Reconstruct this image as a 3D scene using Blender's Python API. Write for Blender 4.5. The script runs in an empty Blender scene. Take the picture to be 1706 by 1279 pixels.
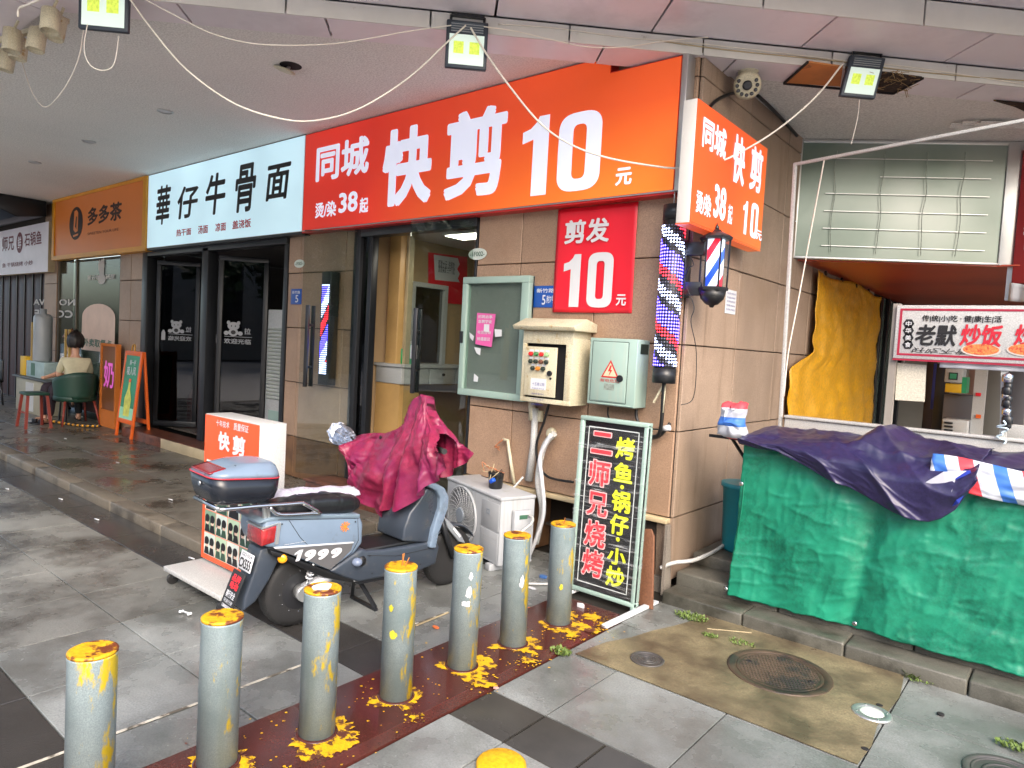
import bpy, bmesh, math, random
from mathutils import Vector, Matrix, noise
R_ = math.radians
random.seed(7)
scene = bpy.context.scene
COL = scene.collection

# ------------------------------------------------------------ camera
CAM = Vector((2.1288, -4.4033, 1.65))
yaw, pit, rol = R_(39.38211505), R_(-3.04883225), R_(3.18299668)
FPX = 1153.462
fw = Vector((-math.sin(yaw)*math.cos(pit), math.cos(yaw)*math.cos(pit), math.sin(pit)))
rt0 = Vector((math.cos(yaw), math.sin(yaw), 0)); up0 = rt0.cross(fw)
RT = math.cos(rol)*rt0 + math.sin(rol)*up0
UP = -math.sin(rol)*rt0 + math.cos(rol)*up0
cam_d = bpy.data.cameras.new('camera'); cam = bpy.data.objects.new('camera', cam_d); COL.objects.link(cam)
m = Matrix((RT, UP, -fw)).transposed().to_4x4(); m.translation = CAM
cam.matrix_world = m
cam_d.sensor_width = 36; cam_d.lens = FPX/1706*36; cam_d.clip_end = 500; cam_d.clip_start = 0.05
scene.camera = cam

# ------------------------------------------------------------ light
w = bpy.data.worlds.new('World'); scene.world = w; w.use_nodes = True
nt = w.node_tree; bg = nt.nodes['Background']
sky = nt.nodes.new('ShaderNodeTexSky'); sky.sky_type = 'NISHITA'; sky.sun_disc = False
SUN_EL, SUN_AZ = 40, 128      # azimuth: degrees clockwise from +y
sky.sun_elevation = R_(SUN_EL); sky.sun_rotation = R_(SUN_AZ)
sky.air_density = 1.0; sky.dust_density = 4.0; sky.ozone_density = 0.6
nt.links.new(sky.outputs[0], bg.inputs[0]); bg.inputs[1].default_value = 0.15
sd = bpy.data.lights.new('sun', 'SUN'); sd.energy = .5; sd.angle = R_(40); sd.color = (1, .98, .95)
so = bpy.data.objects.new('sun', sd); COL.objects.link(so)
az, el = R_(SUN_AZ), R_(SUN_EL)
sdir = Vector((math.sin(az)*math.cos(el), math.cos(az)*math.cos(el), math.sin(el)))
so.rotation_euler = sdir.to_track_quat('Z', 'Y').to_euler(); so.location = (0, -8, 12)
scene.view_settings.view_transform = 'Standard'; scene.view_settings.look = 'None'
scene.view_settings.gamma = 1; scene.view_settings.use_curve_mapping = False
scene.view_settings.exposure = 1.7
scene.cycles.max_bounces = 8; scene.cycles.diffuse_bounces = 4; scene.cycles.glossy_bounces = 4
scene.cycles.transparent_max_bounces = 16
scene.cycles.use_denoising = True
scene.cycles.sample_clamp_indirect = 6

# ------------------------------------------------------------ surveying: a point of the photo meets a plane of the place
def ray(px, py):
    return RT*((px-853)/FPX) - UP*((py-639.5)/FPX) + fw
def G(px, py, z=0.0):
    d = ray(px, py); return CAM + d*((z-CAM.z)/d.z)
class Pl:
    """a plane with axes u, v; n = u x v looks out of it"""
    def __init__(s, p0, u, v=(0, 0, 1)):
        s.p = Vector(p0); s.u = Vector(u).normalized(); s.v = Vector(v).normalized(); s.n = s.u.cross(s.v)
    def at(s, px, py):
        d = ray(px, py); q = CAM + d*((s.p-CAM).dot(s.n)/d.dot(s.n)); r = q - s.p
        return r.dot(s.u), r.dot(s.v)
    def pt(s, a, b, d=0.0):
        return s.p + s.u*a + s.v*b + s.n*d
    def w(s, px, py, d=0.0):
        a, b = s.at(px, py); return s.pt(a, b, d)
    def off(s, d):
        return Pl(s.p + s.n*d, s.u, s.v)

# ------------------------------------------------------------ materials
def srgb(r, g, b):
    f = lambda c: (c/255/12.92) if c/255 <= .04045 else ((c/255+.055)/1.055)**2.4
    return (f(r), f(g), f(b), 1)
MATS = {}
def mat(name, col, rough=.6, metal=0, var=.12, vscale=3, bump=.0, bscale=60, emit=None, estr=0, coat=0,
        col2=None, c2scale=2, c2lo=.5, c2hi=.6, spec=.5, rvar=0, rand=0, streak=None, coords='Object', c2detail=6, alpha=1, sss=0):
    if name in MATS: return MATS[name]
    m = bpy.data.materials.new(name); m.use_nodes = True; n = m.node_tree.nodes; l = m.node_tree.links
    b = n['Principled BSDF']; MATS[name] = m
    b.inputs['Roughness'].default_value = rough; b.inputs['Metallic'].default_value = metal
    b.inputs['Specular IOR Level'].default_value = spec; b.inputs['Coat Weight'].default_value = coat
    b.inputs['Coat Roughness'].default_value = .08
    if alpha < 1: b.inputs['Alpha'].default_value = alpha
    tc = n.new('ShaderNodeTexCoord'); geo = n.new('ShaderNodeNewGeometry')
    src = geo.outputs['Position'] if coords == 'World' else tc.outputs['Object']
    def noi(scale, detail=5, rough_=.6, s=src):
        t = n.new('ShaderNodeTexNoise'); t.inputs['Scale'].default_value = scale; t.inputs['Detail'].default_value = detail
        t.inputs['Roughness'].default_value = rough_; l.new(s, t.inputs['Vector']); return t.outputs['Fac']
    def ramp(f, lo, hi):
        r = n.new('ShaderNodeMapRange'); r.inputs[1].default_value = lo; r.inputs[2].default_value = hi; l.new(f, r.inputs[0]); return r.outputs[0]
    def mix(f, a, c, mode='MIX'):
        x = n.new('ShaderNodeMix'); x.data_type = 'RGBA'; x.blend_type = mode
        if isinstance(f, float): x.inputs[0].default_value = f
        else: l.new(f, x.inputs[0])
        for i, v in ((6, a), (7, c)):
            if hasattr(v, 'is_linked'): l.new(v, x.inputs[i])
            else: x.inputs[i].default_value = v
        return x.outputs[2]
    c = tuple(col[:3]) + (1,)
    if var: 
        c_out = mix(ramp(noi(vscale), .3, .7), tuple(max(0, v*(1-var)) for v in c[:3])+(1,), tuple(min(1, v*(1+var)) for v in c[:3])+(1,))
    else:
        r = n.new('ShaderNodeRGB'); r.outputs[0].default_value = c; c_out = r.outputs[0]
    if bscale and bump:
        fine = ramp(noi(bscale*2.5, 3), .3, .7)
        c_out = mix(fine, c_out, mix(.8, c_out, tuple(v*.52 for v in c[:3])+(1,)))
    if rand:
        oi = n.new('ShaderNodeObjectInfo')
        hs = n.new('ShaderNodeHueSaturation'); mr = n.new('ShaderNodeMapRange')
        mr.inputs[3].default_value = 1-rand; mr.inputs[4].default_value = 1+rand
        l.new(oi.outputs['Random'], mr.inputs[0]); l.new(mr.outputs[0], hs.inputs['Value']); l.new(c_out, hs.inputs['Color']); c_out = hs.outputs[0]
    wet = None
    if col2:
        wet = ramp(noi(c2scale, c2detail, .65), c2lo, c2hi)
        c_out = mix(wet, c_out, tuple(col2[:3])+(1,))
    if streak:   # vertical grime runs
        mp = n.new('ShaderNodeMapping'); mp.inputs['Scale'].default_value = (9, 9, .7); l.new(src, mp.inputs[0])
        c_out = mix(ramp(noi(1.6, 5, .6, mp.outputs[0]), .55, .8), c_out, tuple(streak[:3])+(1,))
    l.new(c_out, b.inputs['Base Color'])
    if rvar:
        rr = n.new('ShaderNodeMapRange'); rr.inputs[1].default_value = .35; rr.inputs[2].default_value = .65
        rr.inputs[3].default_value = max(.02, rough-rvar); rr.inputs[4].default_value = min(1, rough+rvar)
        if wet is not None:      # damp patches are both darker and smoother
            rr.inputs[1].default_value = 1.0; rr.inputs[2].default_value = 0.0
            av = n.new('ShaderNodeMath'); av.operation = 'MULTIPLY_ADD'; av.inputs[1].default_value = .55; l.new(wet, av.inputs[0])
            nn = n.new('ShaderNodeMath'); nn.operation = 'MULTIPLY_ADD'; nn.inputs[1].default_value = 2.2; nn.inputs[2].default_value = -.88; l.new(noi(2.6, 5), nn.inputs[0]); l.new(nn.outputs[0], av.inputs[2])
            l.new(av.outputs[0], rr.inputs[0])
        else: l.new(noi(1.7, 5), rr.inputs[0])
        rr.clamp = True; l.new(rr.outputs[0], b.inputs['Roughness'])
    if bump:
        bp = n.new('ShaderNodeBump'); bp.inputs['Strength'].default_value = bump; bp.inputs['Distance'].default_value = .01
        l.new(noi(bscale, 4), bp.inputs['Height']); l.new(bp.outputs[0], b.inputs['Normal'])
    if emit:
        b.inputs['Emission Color'].default_value = tuple(emit[:3])+(1,); b.inputs['Emission Strength'].default_value = estr
    return m
def glass(name, tint=(.8, .85, .85), rough=0.0, refl=1.0):
    if name in MATS: return MATS[name]
    m = bpy.data.materials.new(name); m.use_nodes = True; n = m.node_tree.nodes; l = m.node_tree.links; n.clear()
    o = n.new('ShaderNodeOutputMaterial'); mx = n.new('ShaderNodeMixShader'); t = n.new('ShaderNodeBsdfTransparent'); g = n.new('ShaderNodeBsdfGlossy')
    t.inputs[0].default_value = tint+(1,); g.inputs['Roughness'].default_value = rough
    fr = n.new('ShaderNodeLayerWeight')       # Schlick: the same from either side of the pane
    pw = n.new('ShaderNodeMath'); pw.operation = 'POWER'; pw.inputs[1].default_value = 4.5; l.new(fr.outputs['Facing'], pw.inputs[0])
    mt = n.new('ShaderNodeMath'); mt.operation = 'MULTIPLY_ADD'; mt.inputs[1].default_value = .9*refl; mt.inputs[2].default_value = .045*refl; l.new(pw.outputs[0], mt.inputs[0])
    l.new(mt.outputs[0], mx.inputs[0]); l.new(t.outputs[0], mx.inputs[1]); l.new(g.outputs[0], mx.inputs[2]); l.new(mx.outputs[0], o.inputs[0])
    MATS[name] = m; return m

# ------------------------------------------------------------ mesh builder
class MB:
    def __init__(s): s.v = []; s.f = []; s.sm = []
    def add(s, vs, fs, smooth=False):
        o = len(s.v); s.v += [Vector(p) for p in vs]; s.f += [tuple(i+o for i in f) for f in fs]; s.sm += [smooth]*len(fs); return s
    def hexa(s, p):   # 8 points, bottom 4 then top 4
        return s.add(p, [(3, 2, 1, 0), (4, 5, 6, 7), (0, 1, 5, 4), (1, 2, 6, 5), (2, 3, 7, 6), (3, 0, 4, 7)])
    def box(s, x0, y0, z0, x1, y1, z1):
        return s.hexa([(x0, y0, z0), (x1, y0, z0), (x1, y1, z0), (x0, y1, z0), (x0, y0, z1), (x1, y0, z1), (x1, y1, z1), (x0, y1, z1)])
    def pbox(s, P, a0, a1, b0, b1, d0, d1):   # box on a plane: d out of it
        return s.hexa([P.pt(a0, b0, d1), P.pt(a1, b0, d1), P.pt(a1, b0, d0), P.pt(a0, b0, d0), P.pt(a0, b1, d1), P.pt(a1, b1, d1), P.pt(a1, b1, d0), P.pt(a0, b1, d0)])
    def bar(s, a, b, w, h=None, upv=(0, 0, 1)):
        a, b = Vector(a), Vector(b); h = h or w; t = (b-a).normalized(); u = Vector(upv)
        if abs(t.dot(u)) > .95: u = Vector((1, 0, 0))
        x = t.cross(u).normalized()*w/2; y = x.cross(t).normalized()*h/2
        return s.hexa([a-x-y, a+x-y, b+x-y, b-x-y, a-x+y, a+x+y, b+x+y, b-x+y])
    def prism(s, pts, vec, smooth=False):   # polygon swept along vec
        n = len(pts); vec = Vector(vec); A = [Vector(p) for p in pts]
        s.add(A + [p+vec for p in A], [tuple(range(n-1, -1, -1)), tuple(range(n, 2*n))] + [(i, (i+1) % n, (i+1) % n+n, i+n) for i in range(n)], smooth); return s
    def rings(s, rings, caps=True, smooth=True, closed=True):
        n = len(rings[0]); vs = [p for r in rings for p in r]; fs = []
        for k in range(len(rings)-1):
            for i in range(n if closed else n-1):
                j = (i+1) % n; fs.append((k*n+i, k*n+j, (k+1)*n+j, (k+1)*n+i))
        s.add(vs, fs, smooth)
        if caps and closed:
            o = len(s.v)-len(vs)
            s.f.append(tuple(o+i for i in range(n-1, -1, -1))); s.sm.append(False)
            s.f.append(tuple(o+len(vs)-n+i for i in range(n))); s.sm.append(False)
        return s
    def tube(s, pts, r, n=8, caps=True):
        pts = [Vector(p) for p in pts]; rs = r if isinstance(r, (list, tuple)) else [r]*len(pts); rings = []; ref = None
        for i, p in enumerate(pts):
            t = (pts[min(i+1, len(pts)-1)]-pts[max(i-1, 0)]).normalized()
            if ref is None: ref = Vector((0, 0, 1)) if abs(t.z) < .9 else Vector((1, 0, 0))
            x = t.cross(ref).normalized(); y = x.cross(t).normalized(); ref = y
            rings.append([p + (x*math.cos(a)+y*math.sin(a))*rs[i] for a in [2*math.pi*k/n for k in range(n)]])
        return s.rings(rings, caps)
    def cyl(s, p, axis, r, h, n=24, r2=None):
        p = Vector(p); a = Vector(axis).normalized(); return s.tube([p, p+a*h], [r, r if r2 is None else r2], n)
    def lathe(s, p, axis, prof, n=24):   # prof: (dist along axis, radius)
        p = Vector(p); a = Vector(axis).normalized(); ref = Vector((0, 0, 1)) if abs(a.z) < .9 else Vector((1, 0, 0))
        x = a.cross(ref).normalized(); y = x.cross(a)
        return s.rings([[p+a*d+(x*math.cos(t)+y*math.sin(t))*r for t in [2*math.pi*k/n for k in range(n)]] for d, r in prof])
    def ball(s, c, r, n=12, sc=(1, 1, 1)):
        c = Vector(c); rr = []
        for i in range(n//2+1):
            ph = math.pi*i/(n//2); q = max(math.sin(ph), .001)
            rr.append([c+Vector((r*sc[0]*q*math.cos(2*math.pi*k/n), r*sc[1]*q*math.sin(2*math.pi*k/n), -r*sc[2]*math.cos(ph))) for k in range(n)])
        return s.rings(rr)
    def grid(s, fn, nu, nv, smooth=True):
        vs = [fn(i/nu, j/nv) for j in range(nv+1) for i in range(nu+1)]; W = nu+1
        return s.add(vs, [(j*W+i, j*W+i+1, (j+1)*W+i+1, (j+1)*W+i) for j in range(nv) for i in range(nu)], smooth)
    def build(s, name, m, parent=None, bevel=0, seg=2, thick=0, fixn=False, **kw):
        me = bpy.data.meshes.new(name); me.from_pydata([tuple(v) for v in s.v], [], s.f)
        me.polygons.foreach_set('use_smooth', s.sm); me.update()
        if bevel or thick or fixn:
            bm = bmesh.new(); bm.from_mesh(me)
            bmesh.ops.recalc_face_normals(bm, faces=bm.faces)
            if bevel:
                es = [e for e in bm.edges if len(e.link_faces) == 2 and e.calc_face_angle(0) > .5]
                bmesh.ops.bevel(bm, geom=es, offset=bevel, segments=seg, affect='EDGES', profile=.5, clamp_overlap=True)
                if seg > 1:
                    for f in bm.faces: f.smooth = True
            if thick:
                bmesh.ops.solidify(bm, geom=bm.faces[:], thickness=thick)
            bm.to_mesh(me); bm.free()
            if bevel and seg > 1:
                try: me.set_sharp_from_angle(angle=R_(50))
                except Exception: pass
        me.materials.append(m)
        return obj(name, me, parent, **kw)
def obj(name, me, parent=None, label=None, cat=None, group=None, kind=None):
    o = bpy.data.objects.new(name, me); COL.objects.link(o)
    if parent is not None:
        o.parent = parent; o.matrix_parent_inverse = PINV.get(parent.name, Matrix.Identity(4))
    tag(o, label, cat, group, kind); return o
def tag(o, label=None, cat=None, group=None, kind=None):
    if label: o['label'] = label
    if cat: o['category'] = cat
    if group: o['group'] = group
    if kind: o['kind'] = kind
    return o
PINV = {}
def thing(name, loc, label, cat, group=None, kind=None):
    o = bpy.data.objects.new(name, None); COL.objects.link(o); o.location = loc; o.empty_display_size = .1
    PINV[o.name] = Matrix.Translation(Vector(loc)).inverted()
    return tag(o, label, cat, group, kind)
def copy_tree(o, parent=None):
    c = o.copy(); COL.objects.link(c)
    if parent is not None: c.parent = parent
    for ch in [x for x in bpy.data.objects if x.parent is o]: copy_tree(ch, c)
    return c
def smooth_path(pts, k=6):
    P = [Vector(p) for p in pts]; out = []
    for i in range(len(P)-1):
        a, b, c, d = P[max(i-1, 0)], P[i], P[i+1], P[min(i+2, len(P)-1)]
        for j in range(k):
            t = j/k; out.append(.5*((2*b)+(c-a)*t+(2*a-5*b+4*c-d)*t*t+(3*b-a-3*c+d)*t**3))
    return out+[P[-1]]
def fbm(p, s=1.0, o=4):
    return noise.fractal(Vector(p)*s, 1.0, 2.0, o)

# ------------------------------------------------------------ lettering
_tc = {}
def text_shape(body):
    if body not in _tc:
        cu = bpy.data.curves.new('t', 'FONT'); cu.body = body; cu.size = 1; cu.resolution_u = 3
        o = bpy.data.objects.new('t', cu); COL.objects.link(o)
        dg = bpy.context.evaluated_depsgraph_get(); dg.update()
        me = o.evaluated_get(dg).to_mesh()
        vs = [v.co.copy() for v in me.vertices]; fs = [tuple(p.vertices) for p in me.polygons]
        o.evaluated_get(dg).to_mesh_clear(); bpy.data.objects.remove(o); bpy.data.curves.remove(cu)
        x0, x1 = min(v.x for v in vs), max(v.x for v in vs); y0, y1 = min(v.y for v in vs), max(v.y for v in vs)
        _tc[body] = ([(v.x-x0, v.y-y0) for v in vs], fs, max(x1-x0, 1e-6), max(y1-y0, 1e-6))
    return _tc[body]
def letter(body, P, a0, b0, a1, b1, m, parent, bold=.012, d=.003, mirror=False, rot=0, name='lettering', mb=None, shear=0, n8=8):
    """print: the regular glyphs, and for bold weights copies of them shifted round a small circle, each .15 mm above the last"""
    vs, fs, w_, h_ = text_shape(body)
    ca, cb = (a0+a1)/2, (b0+b1)/2; q = mb or MB()
    sh = [(0, 0)]
    if bold > .038:      # rounded square, poster weight
        f = lambda c: math.copysign(abs(c)**.55, c)
        sh += [(bold*f(math.cos(2*math.pi*(k+.5)/20)), bold*f(math.sin(2*math.pi*(k+.5)/20))) for k in range(20)]
    elif bold > .004: sh += [(bold*math.cos(2*math.pi*k/n8), bold*math.sin(2*math.pi*k/n8)) for k in range(n8)]
    W_, H_ = w_+2*bold, h_+2*bold
    for i, (sx, sy) in enumerate(sh):
        out = []
        for x, y in vs:
            x, y = (x+sx+bold)/W_, (y+sy+bold)/H_
            if shear: x = x+shear*(y-.5)*.5
            if mirror: x = 1-x
            a, b = a0+(a1-a0)*x, b0+(b1-b0)*y
            if rot:
                da, db = a-ca, b-cb; a, b = ca+da*math.cos(rot)-db*math.sin(rot), cb+da*math.sin(rot)+db*math.cos(rot)
            out.append(P.pt(a, b, d+.0001*i))
        q.add(out, fs)
    if mb is None: return q.build(name, m, parent)
def lpx(body, P, bl, tr, m, parent, **kw):
    a0, b0 = P.at(*bl); a1, b1 = P.at(*tr); return letter(body, P, a0, b0, a1, b1, m, parent, **kw)
def disc(P, a, b, ra, rb, d, n=20, mb=None):
    mb = mb or MB(); mb.add([P.pt(a+ra*math.cos(2*math.pi*k/n), b+rb*math.sin(2*math.pi*k/n), d) for k in range(n)], [tuple(range(n))]); return mb
def poly(P, pts, d, mb=None):
    mb = mb or MB(); mb.add([P.pt(a, b, d) for a, b in pts], [tuple(range(len(pts)))]); return mb

def digit10(P, bl, tr, m, parent, which, d=.003):
    """heavy condensed poster digits drawn as outlines"""
    (a0, b0), (a1, b1) = P.at(*bl), P.at(*tr); W_, H_ = a1-a0, b1-b0; q = MB()
    if which == '1':
        pts = [(.42, 0), (1, 0), (1, 1), (.62, 1), (.52, .93), (.3, .86), (0, .83), (0, .68), (.42, .72)]
        q.add([P.pt(a0+W_*x, b0+H_*y, d) for x, y in pts], [tuple(range(len(pts)))])
    else:
        n = 40; hx = W_/2; ry = hx*.72
        def ring(ix, iy):
            out = []
            for k in range(n):
                t = 2*math.pi*k/n; c, s = math.cos(t), math.sin(t); w_ = hx-ix; h_ = H_/2-iy; r = min(w_, ry if ix == 0 else w_)
                out.append((a0+hx+w_*math.copysign(abs(c)**.62, c), b0+H_/2+math.copysign((h_-r)+r*abs(s)**.8, s) if abs(s) > 1e-6 else b0+H_/2))
            return out
        o_, i_ = ring(0, 0), ring(W_*.345, H_*.155)
        q.add([P.pt(a, b, d) for a, b in o_+i_], [(k, (k+1) % n, (k+1) % n+n, k+n) for k in range(n)])
    return q.build('lettering', m, parent)
# ------------------------------------------------------------ planes of the place
PF = Pl((0, 0, 0), (1, 0, 0))            # main facade
PS = Pl((0, 0, 0), (0, 1, 0))            # side facade
PSG = PF.off(.13)                        # faces of the sign boxes
ZC = 3.775                               # ceiling of the arcade
ZR = 3.655                               # lower soffit strip at the canopy edge
U45 = Vector((1, 1, 0)).normalized(); V45 = Vector((-1, 1, 0)).normalized()
# ------------------------------------------------------------ materials in use
M = {}
M['paving'] = mat('wet grey granite paving', srgb(142, 146, 144), .22, var=.34, vscale=1.0, bump=.16, bscale=46, rvar=.24, rand=.14,
                  col2=srgb(76, 76, 72), c2scale=1.3, c2lo=.40, c2hi=.70, coords='World')
M['paving2'] = mat('dirty wet granite paving', srgb(122, 123, 119), .23, var=.34, vscale=.9, bump=.16, bscale=46, rvar=.26, rand=.1,
                   col2=srgb(52, 50, 46), c2scale=1.5, c2lo=.42, c2hi=.66, coords='World')
M['darkslab'] = mat('dark wet basalt band', srgb(62, 60, 58), .18, var=.2, vscale=3, bump=.1, bscale=120, rvar=.12, rand=.1, coords='World')
M['joint'] = mat('damp mortar bed', srgb(38, 36, 32), .6, var=.3, vscale=5, coords='World')
M['walk'] = mat('damp brown walkway stone', srgb(104, 100, 91), .27, var=.34, vscale=1.1, bump=.14, bscale=50, rvar=.24, rand=.07,
                col2=srgb(64, 56, 47), c2scale=1.5, c2lo=.48, c2hi=.64, coords='World')
M['kerb'] = mat('worn kerb stone', srgb(114, 107, 95), .5, var=.2, vscale=5, bump=.3, bscale=70, col2=srgb(70, 64, 55), c2scale=5, c2lo=.5, c2hi=.65, coords='World', rand=.08)
M['asphalt'] = mat('wet asphalt', srgb(70, 70, 70), .35, var=.2, vscale=2, bump=.3, bscale=90, coords='World')
M['tile'] = mat('tan granite cladding', srgb(172, 142, 118), .42, var=.16, vscale=2.2, bump=.16, bscale=48, rand=.07, coords='World',
                col2=srgb(142, 112, 88), c2scale=2.0, c2lo=.52, c2hi=.75)
M['tile_side'] = mat('pale tan granite cladding', srgb(168, 146, 127), .5, var=.16, vscale=2.2, bump=.08, bscale=60, rand=.05, coords='World',
                     col2=srgb(138, 118, 98), c2scale=1.3, c2lo=.5, c2hi=.8, streak=srgb(118, 98, 80))
M['tile_low'] = mat('dark brown granite cladding', srgb(120, 88, 62), .35, var=.18, vscale=3, bump=.05, bscale=180, rand=.08, coords='World', col2=srgb(86, 62, 46), c2scale=4, c2lo=.5, c2hi=.65)
M['core'] = mat('dark mortar behind cladding', srgb(44, 36, 30), .9, var=.2)
M['stucco'] = mat('grey white ceiling stucco', srgb(238, 238, 234), .85, var=.05, vscale=.8, bump=.05, bscale=30, coords='World', col2=srgb(226, 222, 218), c2scale=.5, c2lo=.45, c2hi=.8)
M['lilac'] = mat('lilac grey metal panel', srgb(222, 215, 220), .32, metal=.0, var=.06, vscale=1.5, rand=.05, coords='World', col2=srgb(184, 176, 182), c2scale=1.4, c2lo=.5, c2hi=.85)
M['whitepanel'] = mat('white metal trim', srgb(206, 204, 200), .4, var=.06, vscale=3, rand=.04, coords='World', col2=srgb(170, 160, 145), c2scale=9, c2lo=.66, c2hi=.75)
M['gap'] = mat('black panel gap', srgb(26, 24, 26), .8, var=.1)
M['concrete'] = mat('raw concrete', srgb(140, 132, 122), .8, var=.2, vscale=2, bump=.3, bscale=40)
M['black'] = mat('black painted metal', srgb(30, 32, 36), .35, var=.1)
M['blackplastic'] = mat('black plastic', srgb(26, 27, 29), .42, var=.15, bump=.03, bscale=150)
M['silver'] = mat('brushed aluminium', srgb(196, 198, 198), .35, metal=.8, var=.06)
M['chrome'] = mat('bright steel tube', srgb(205, 206, 208), .18, metal=1, var=.03)
M['white'] = mat('white enamel', srgb(196, 197, 195), .4, var=.04, bump=.01, col2=srgb(190, 184, 168), c2scale=8, c2lo=.62, c2hi=.75)
M['ptext'] = mat('white print', srgb(206, 208, 212), .5, var=0)
M['redtext'] = mat('red print', srgb(190, 30, 36), .5, var=0)
M['blacktext'] = mat('black print', srgb(22, 20, 22), .5, var=0)
M['rubber'] = mat('black tyre rubber', srgb(40, 40, 41), .6, var=.15, vscale=8, bump=.1, bscale=120, coords='Object')
M['cream'] = mat('aged cream painted steel', srgb(214, 206, 178), .5, var=.06, vscale=5, bump=.04, col2=srgb(168, 140, 92), c2scale=9, c2lo=.62, c2hi=.7, streak=srgb(176, 158, 120))
M['mint'] = mat('pale green grey painted steel', srgb(148, 172, 163), .42, var=.04, vscale=4, streak=srgb(160, 172, 160))
M['brownmarble'] = mat('red brown polished stone', srgb(104, 62, 46), .3, var=.2, vscale=6, coords='World', col2=srgb(66, 38, 30), c2scale=9)
M['creamstone'] = mat('cream stone', srgb(176, 160, 128), .5, var=.15, vscale=4, coords='World')
M['wood'] = mat('golden wood panel', srgb(190, 152, 96), .45, var=.12, vscale=3)
M['interior'] = mat('tan interior wallpaper', srgb(176, 148, 112), .7, var=.08)
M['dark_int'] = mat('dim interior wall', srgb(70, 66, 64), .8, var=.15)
M['glass'] = glass('clear glass', (.86, .9, .88), 0, 1.0)
M['darkglass'] = glass('dark tinted glass', (.34, .35, .38), 0, 1.0)

def slab(x0, y0, x1, y1, z, m, parent, name='paving_slab', th=.04, g=.0035, ch=.0018, poly4=None, **kw):
    p = poly4 or [(x0+g, y0+g), (x1-g, y0+g), (x1-g, y1-g), (x0+g, y1-g)]
    cx = sum(a for a, b in p)/4; cy = sum(b for a, b in p)/4; dz = random.uniform(-.0015, .0015)
    def ins(a, b, k): d = Vector((cx-a, cy-b)); L = d.length; return (a+d.x/L*k*1.4, b+d.y/L*k*1.4)
    tx, ty = random.uniform(-.0012, .0012), random.uniform(-.0012, .0012)
    vs = [(a, b, z-th) for a, b in p]+[(a, b, z-ch+dz) for a, b in p]+[ins(a, b, ch)+(z+dz+tx*(i in (1, 2))+ty*(i > 1),) for i, (a, b) in enumerate(p)]
    fs = [(0, 1, 5, 4), (1, 2, 6, 5), (2, 3, 7, 6), (3, 0, 4, 7), (4, 5, 9, 8), (5, 6, 10, 9), (6, 7, 11, 10), (7, 4, 8, 11), (8, 9, 10, 11)]
    return MB().add(vs, fs).build(name, m, parent, **kw)

# ------------------------------------------------------------ ground
g_ = MB().box(-60, -60, -.3, 60, 60, -.05).build('ground', M['asphalt'], kind='structure')
pv = thing('pavement', (0, 0, 0), None, None, kind='structure')
MB().box(-18, -6.5, -.06, 6, .3, -.012).build('mortar_bed', M['joint'], pv)
ys = [-6.02, -5.45, -4.88, -4.31, -3.74, -3.42, -2.82, -2.25, -1.93, -1.36, -.79, -.22, .12]
xsl = [-.47, -.77, -1.33] + [-1.33-.57*k for k in range(1, 25)]
for i in range(len(ys)-1):
    y0, y1 = ys[i], ys[i+1]; dark = (y0, y1) in ((-2.25, -1.93), (-3.74, -3.42))
    off = .0 if i % 2 else 0
    for k in range(len(xsl)-1):
        x1, x0 = xsl[k], xsl[k+1]
        if x0 < -2.5 and y0 > -1.95: continue
        if x0 < -15: continue
        if dark and x0 > -1.0 and y0 > -3: mm = M['darkslab']
        else: mm = M['darkslab'] if dark else (M['paving'] if x0 > -2.2 else M['paving2'])
        if not dark and i % 2 == 0 and k > 2 and False: continue
        slab(x0, y0, x1, y1, 0, mm, pv)
yr = [-6.02, -5.2, -4.6, -4.0, -3.4, -2.8, -2.2, -1.9, -1.29, -.71, -.1, .1]
xr = [.06, .38, .97, 1.54, 2.11, 2.7, 3.3, 3.9, 4.5, 5.1]
for i in range(len(yr)-1):
    y0, y1 = yr[i], yr[i+1]
    if (y0, y1) == (-2.2, -1.9): continue
    for k in range(len(xr)-1): slab(xr[k], y0, xr[k+1], y1, 0, M['paving'], pv)
# ribbed dark paving band
M['rib'] = mat('ribbed black wet paver', srgb(58, 56, 52), .22, var=.2, vscale=3, rvar=.1, coords='World')
x = .06
while x < 5:
    b = MB().box(x+.003, -2.197, -.04, x+.317, -1.903, -.005)
    for r in range(18):
        yy = -2.192+r*.0161; b.add([(x+.006, yy, -.0055), (x+.314, yy, -.0055), (x+.006, yy+.008, .001), (x+.314, yy+.008, .001), (x+.006, yy+.0155, -.0055), (x+.314, yy+.0155, -.0055)], [(0, 1, 3, 2), (2, 3, 5, 4)])
    b.build('ribbed_paver', M['rib'], pv); x += .32
# stained concrete round the manhole
M['stain'] = mat('moss stained cement', srgb(130, 119, 92), .42, var=.4, vscale=4, bump=.3, bscale=40, rvar=.15, coords='World', col2=srgb(82, 72, 56), c2scale=3.0, c2lo=.42, c2hi=.64)
pa = [(.12, -1.284), (1.534, -1.284)] + [(1.534+.012*math.sin(k*2.1), -1.284+.2*k) for k in range(1, 6)] + [(1.5, -.13), (.37, -.15)] + [(.37-.05*k+.02*math.sin(k*3), -.35-.17*k) for k in range(0, 5)]
MB().prism([(a, b, .0035) for a, b in pa], (0, 0, .004)).build('cement_patch', M['stain'], pv)
# channel cover joint with worn white grout along x = -.77
cg = MB()
M['grout'] = mat('pale worn grout', srgb(190, 184, 170), .5, var=.4, vscale=8, coords='World', col2=srgb(90, 84, 74), c2scale=10, c2lo=.45, c2hi=.55)
cg.box(-.783, -4.3, .001, -.768, -2.26, .0035).box(-.776, -1.9, .001, -.766, -1.37, .0035).box(-.43, -1.6, 0, -.418, -1.2, .004)
cg.build('grout_line', M['grout'], pv)

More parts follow.
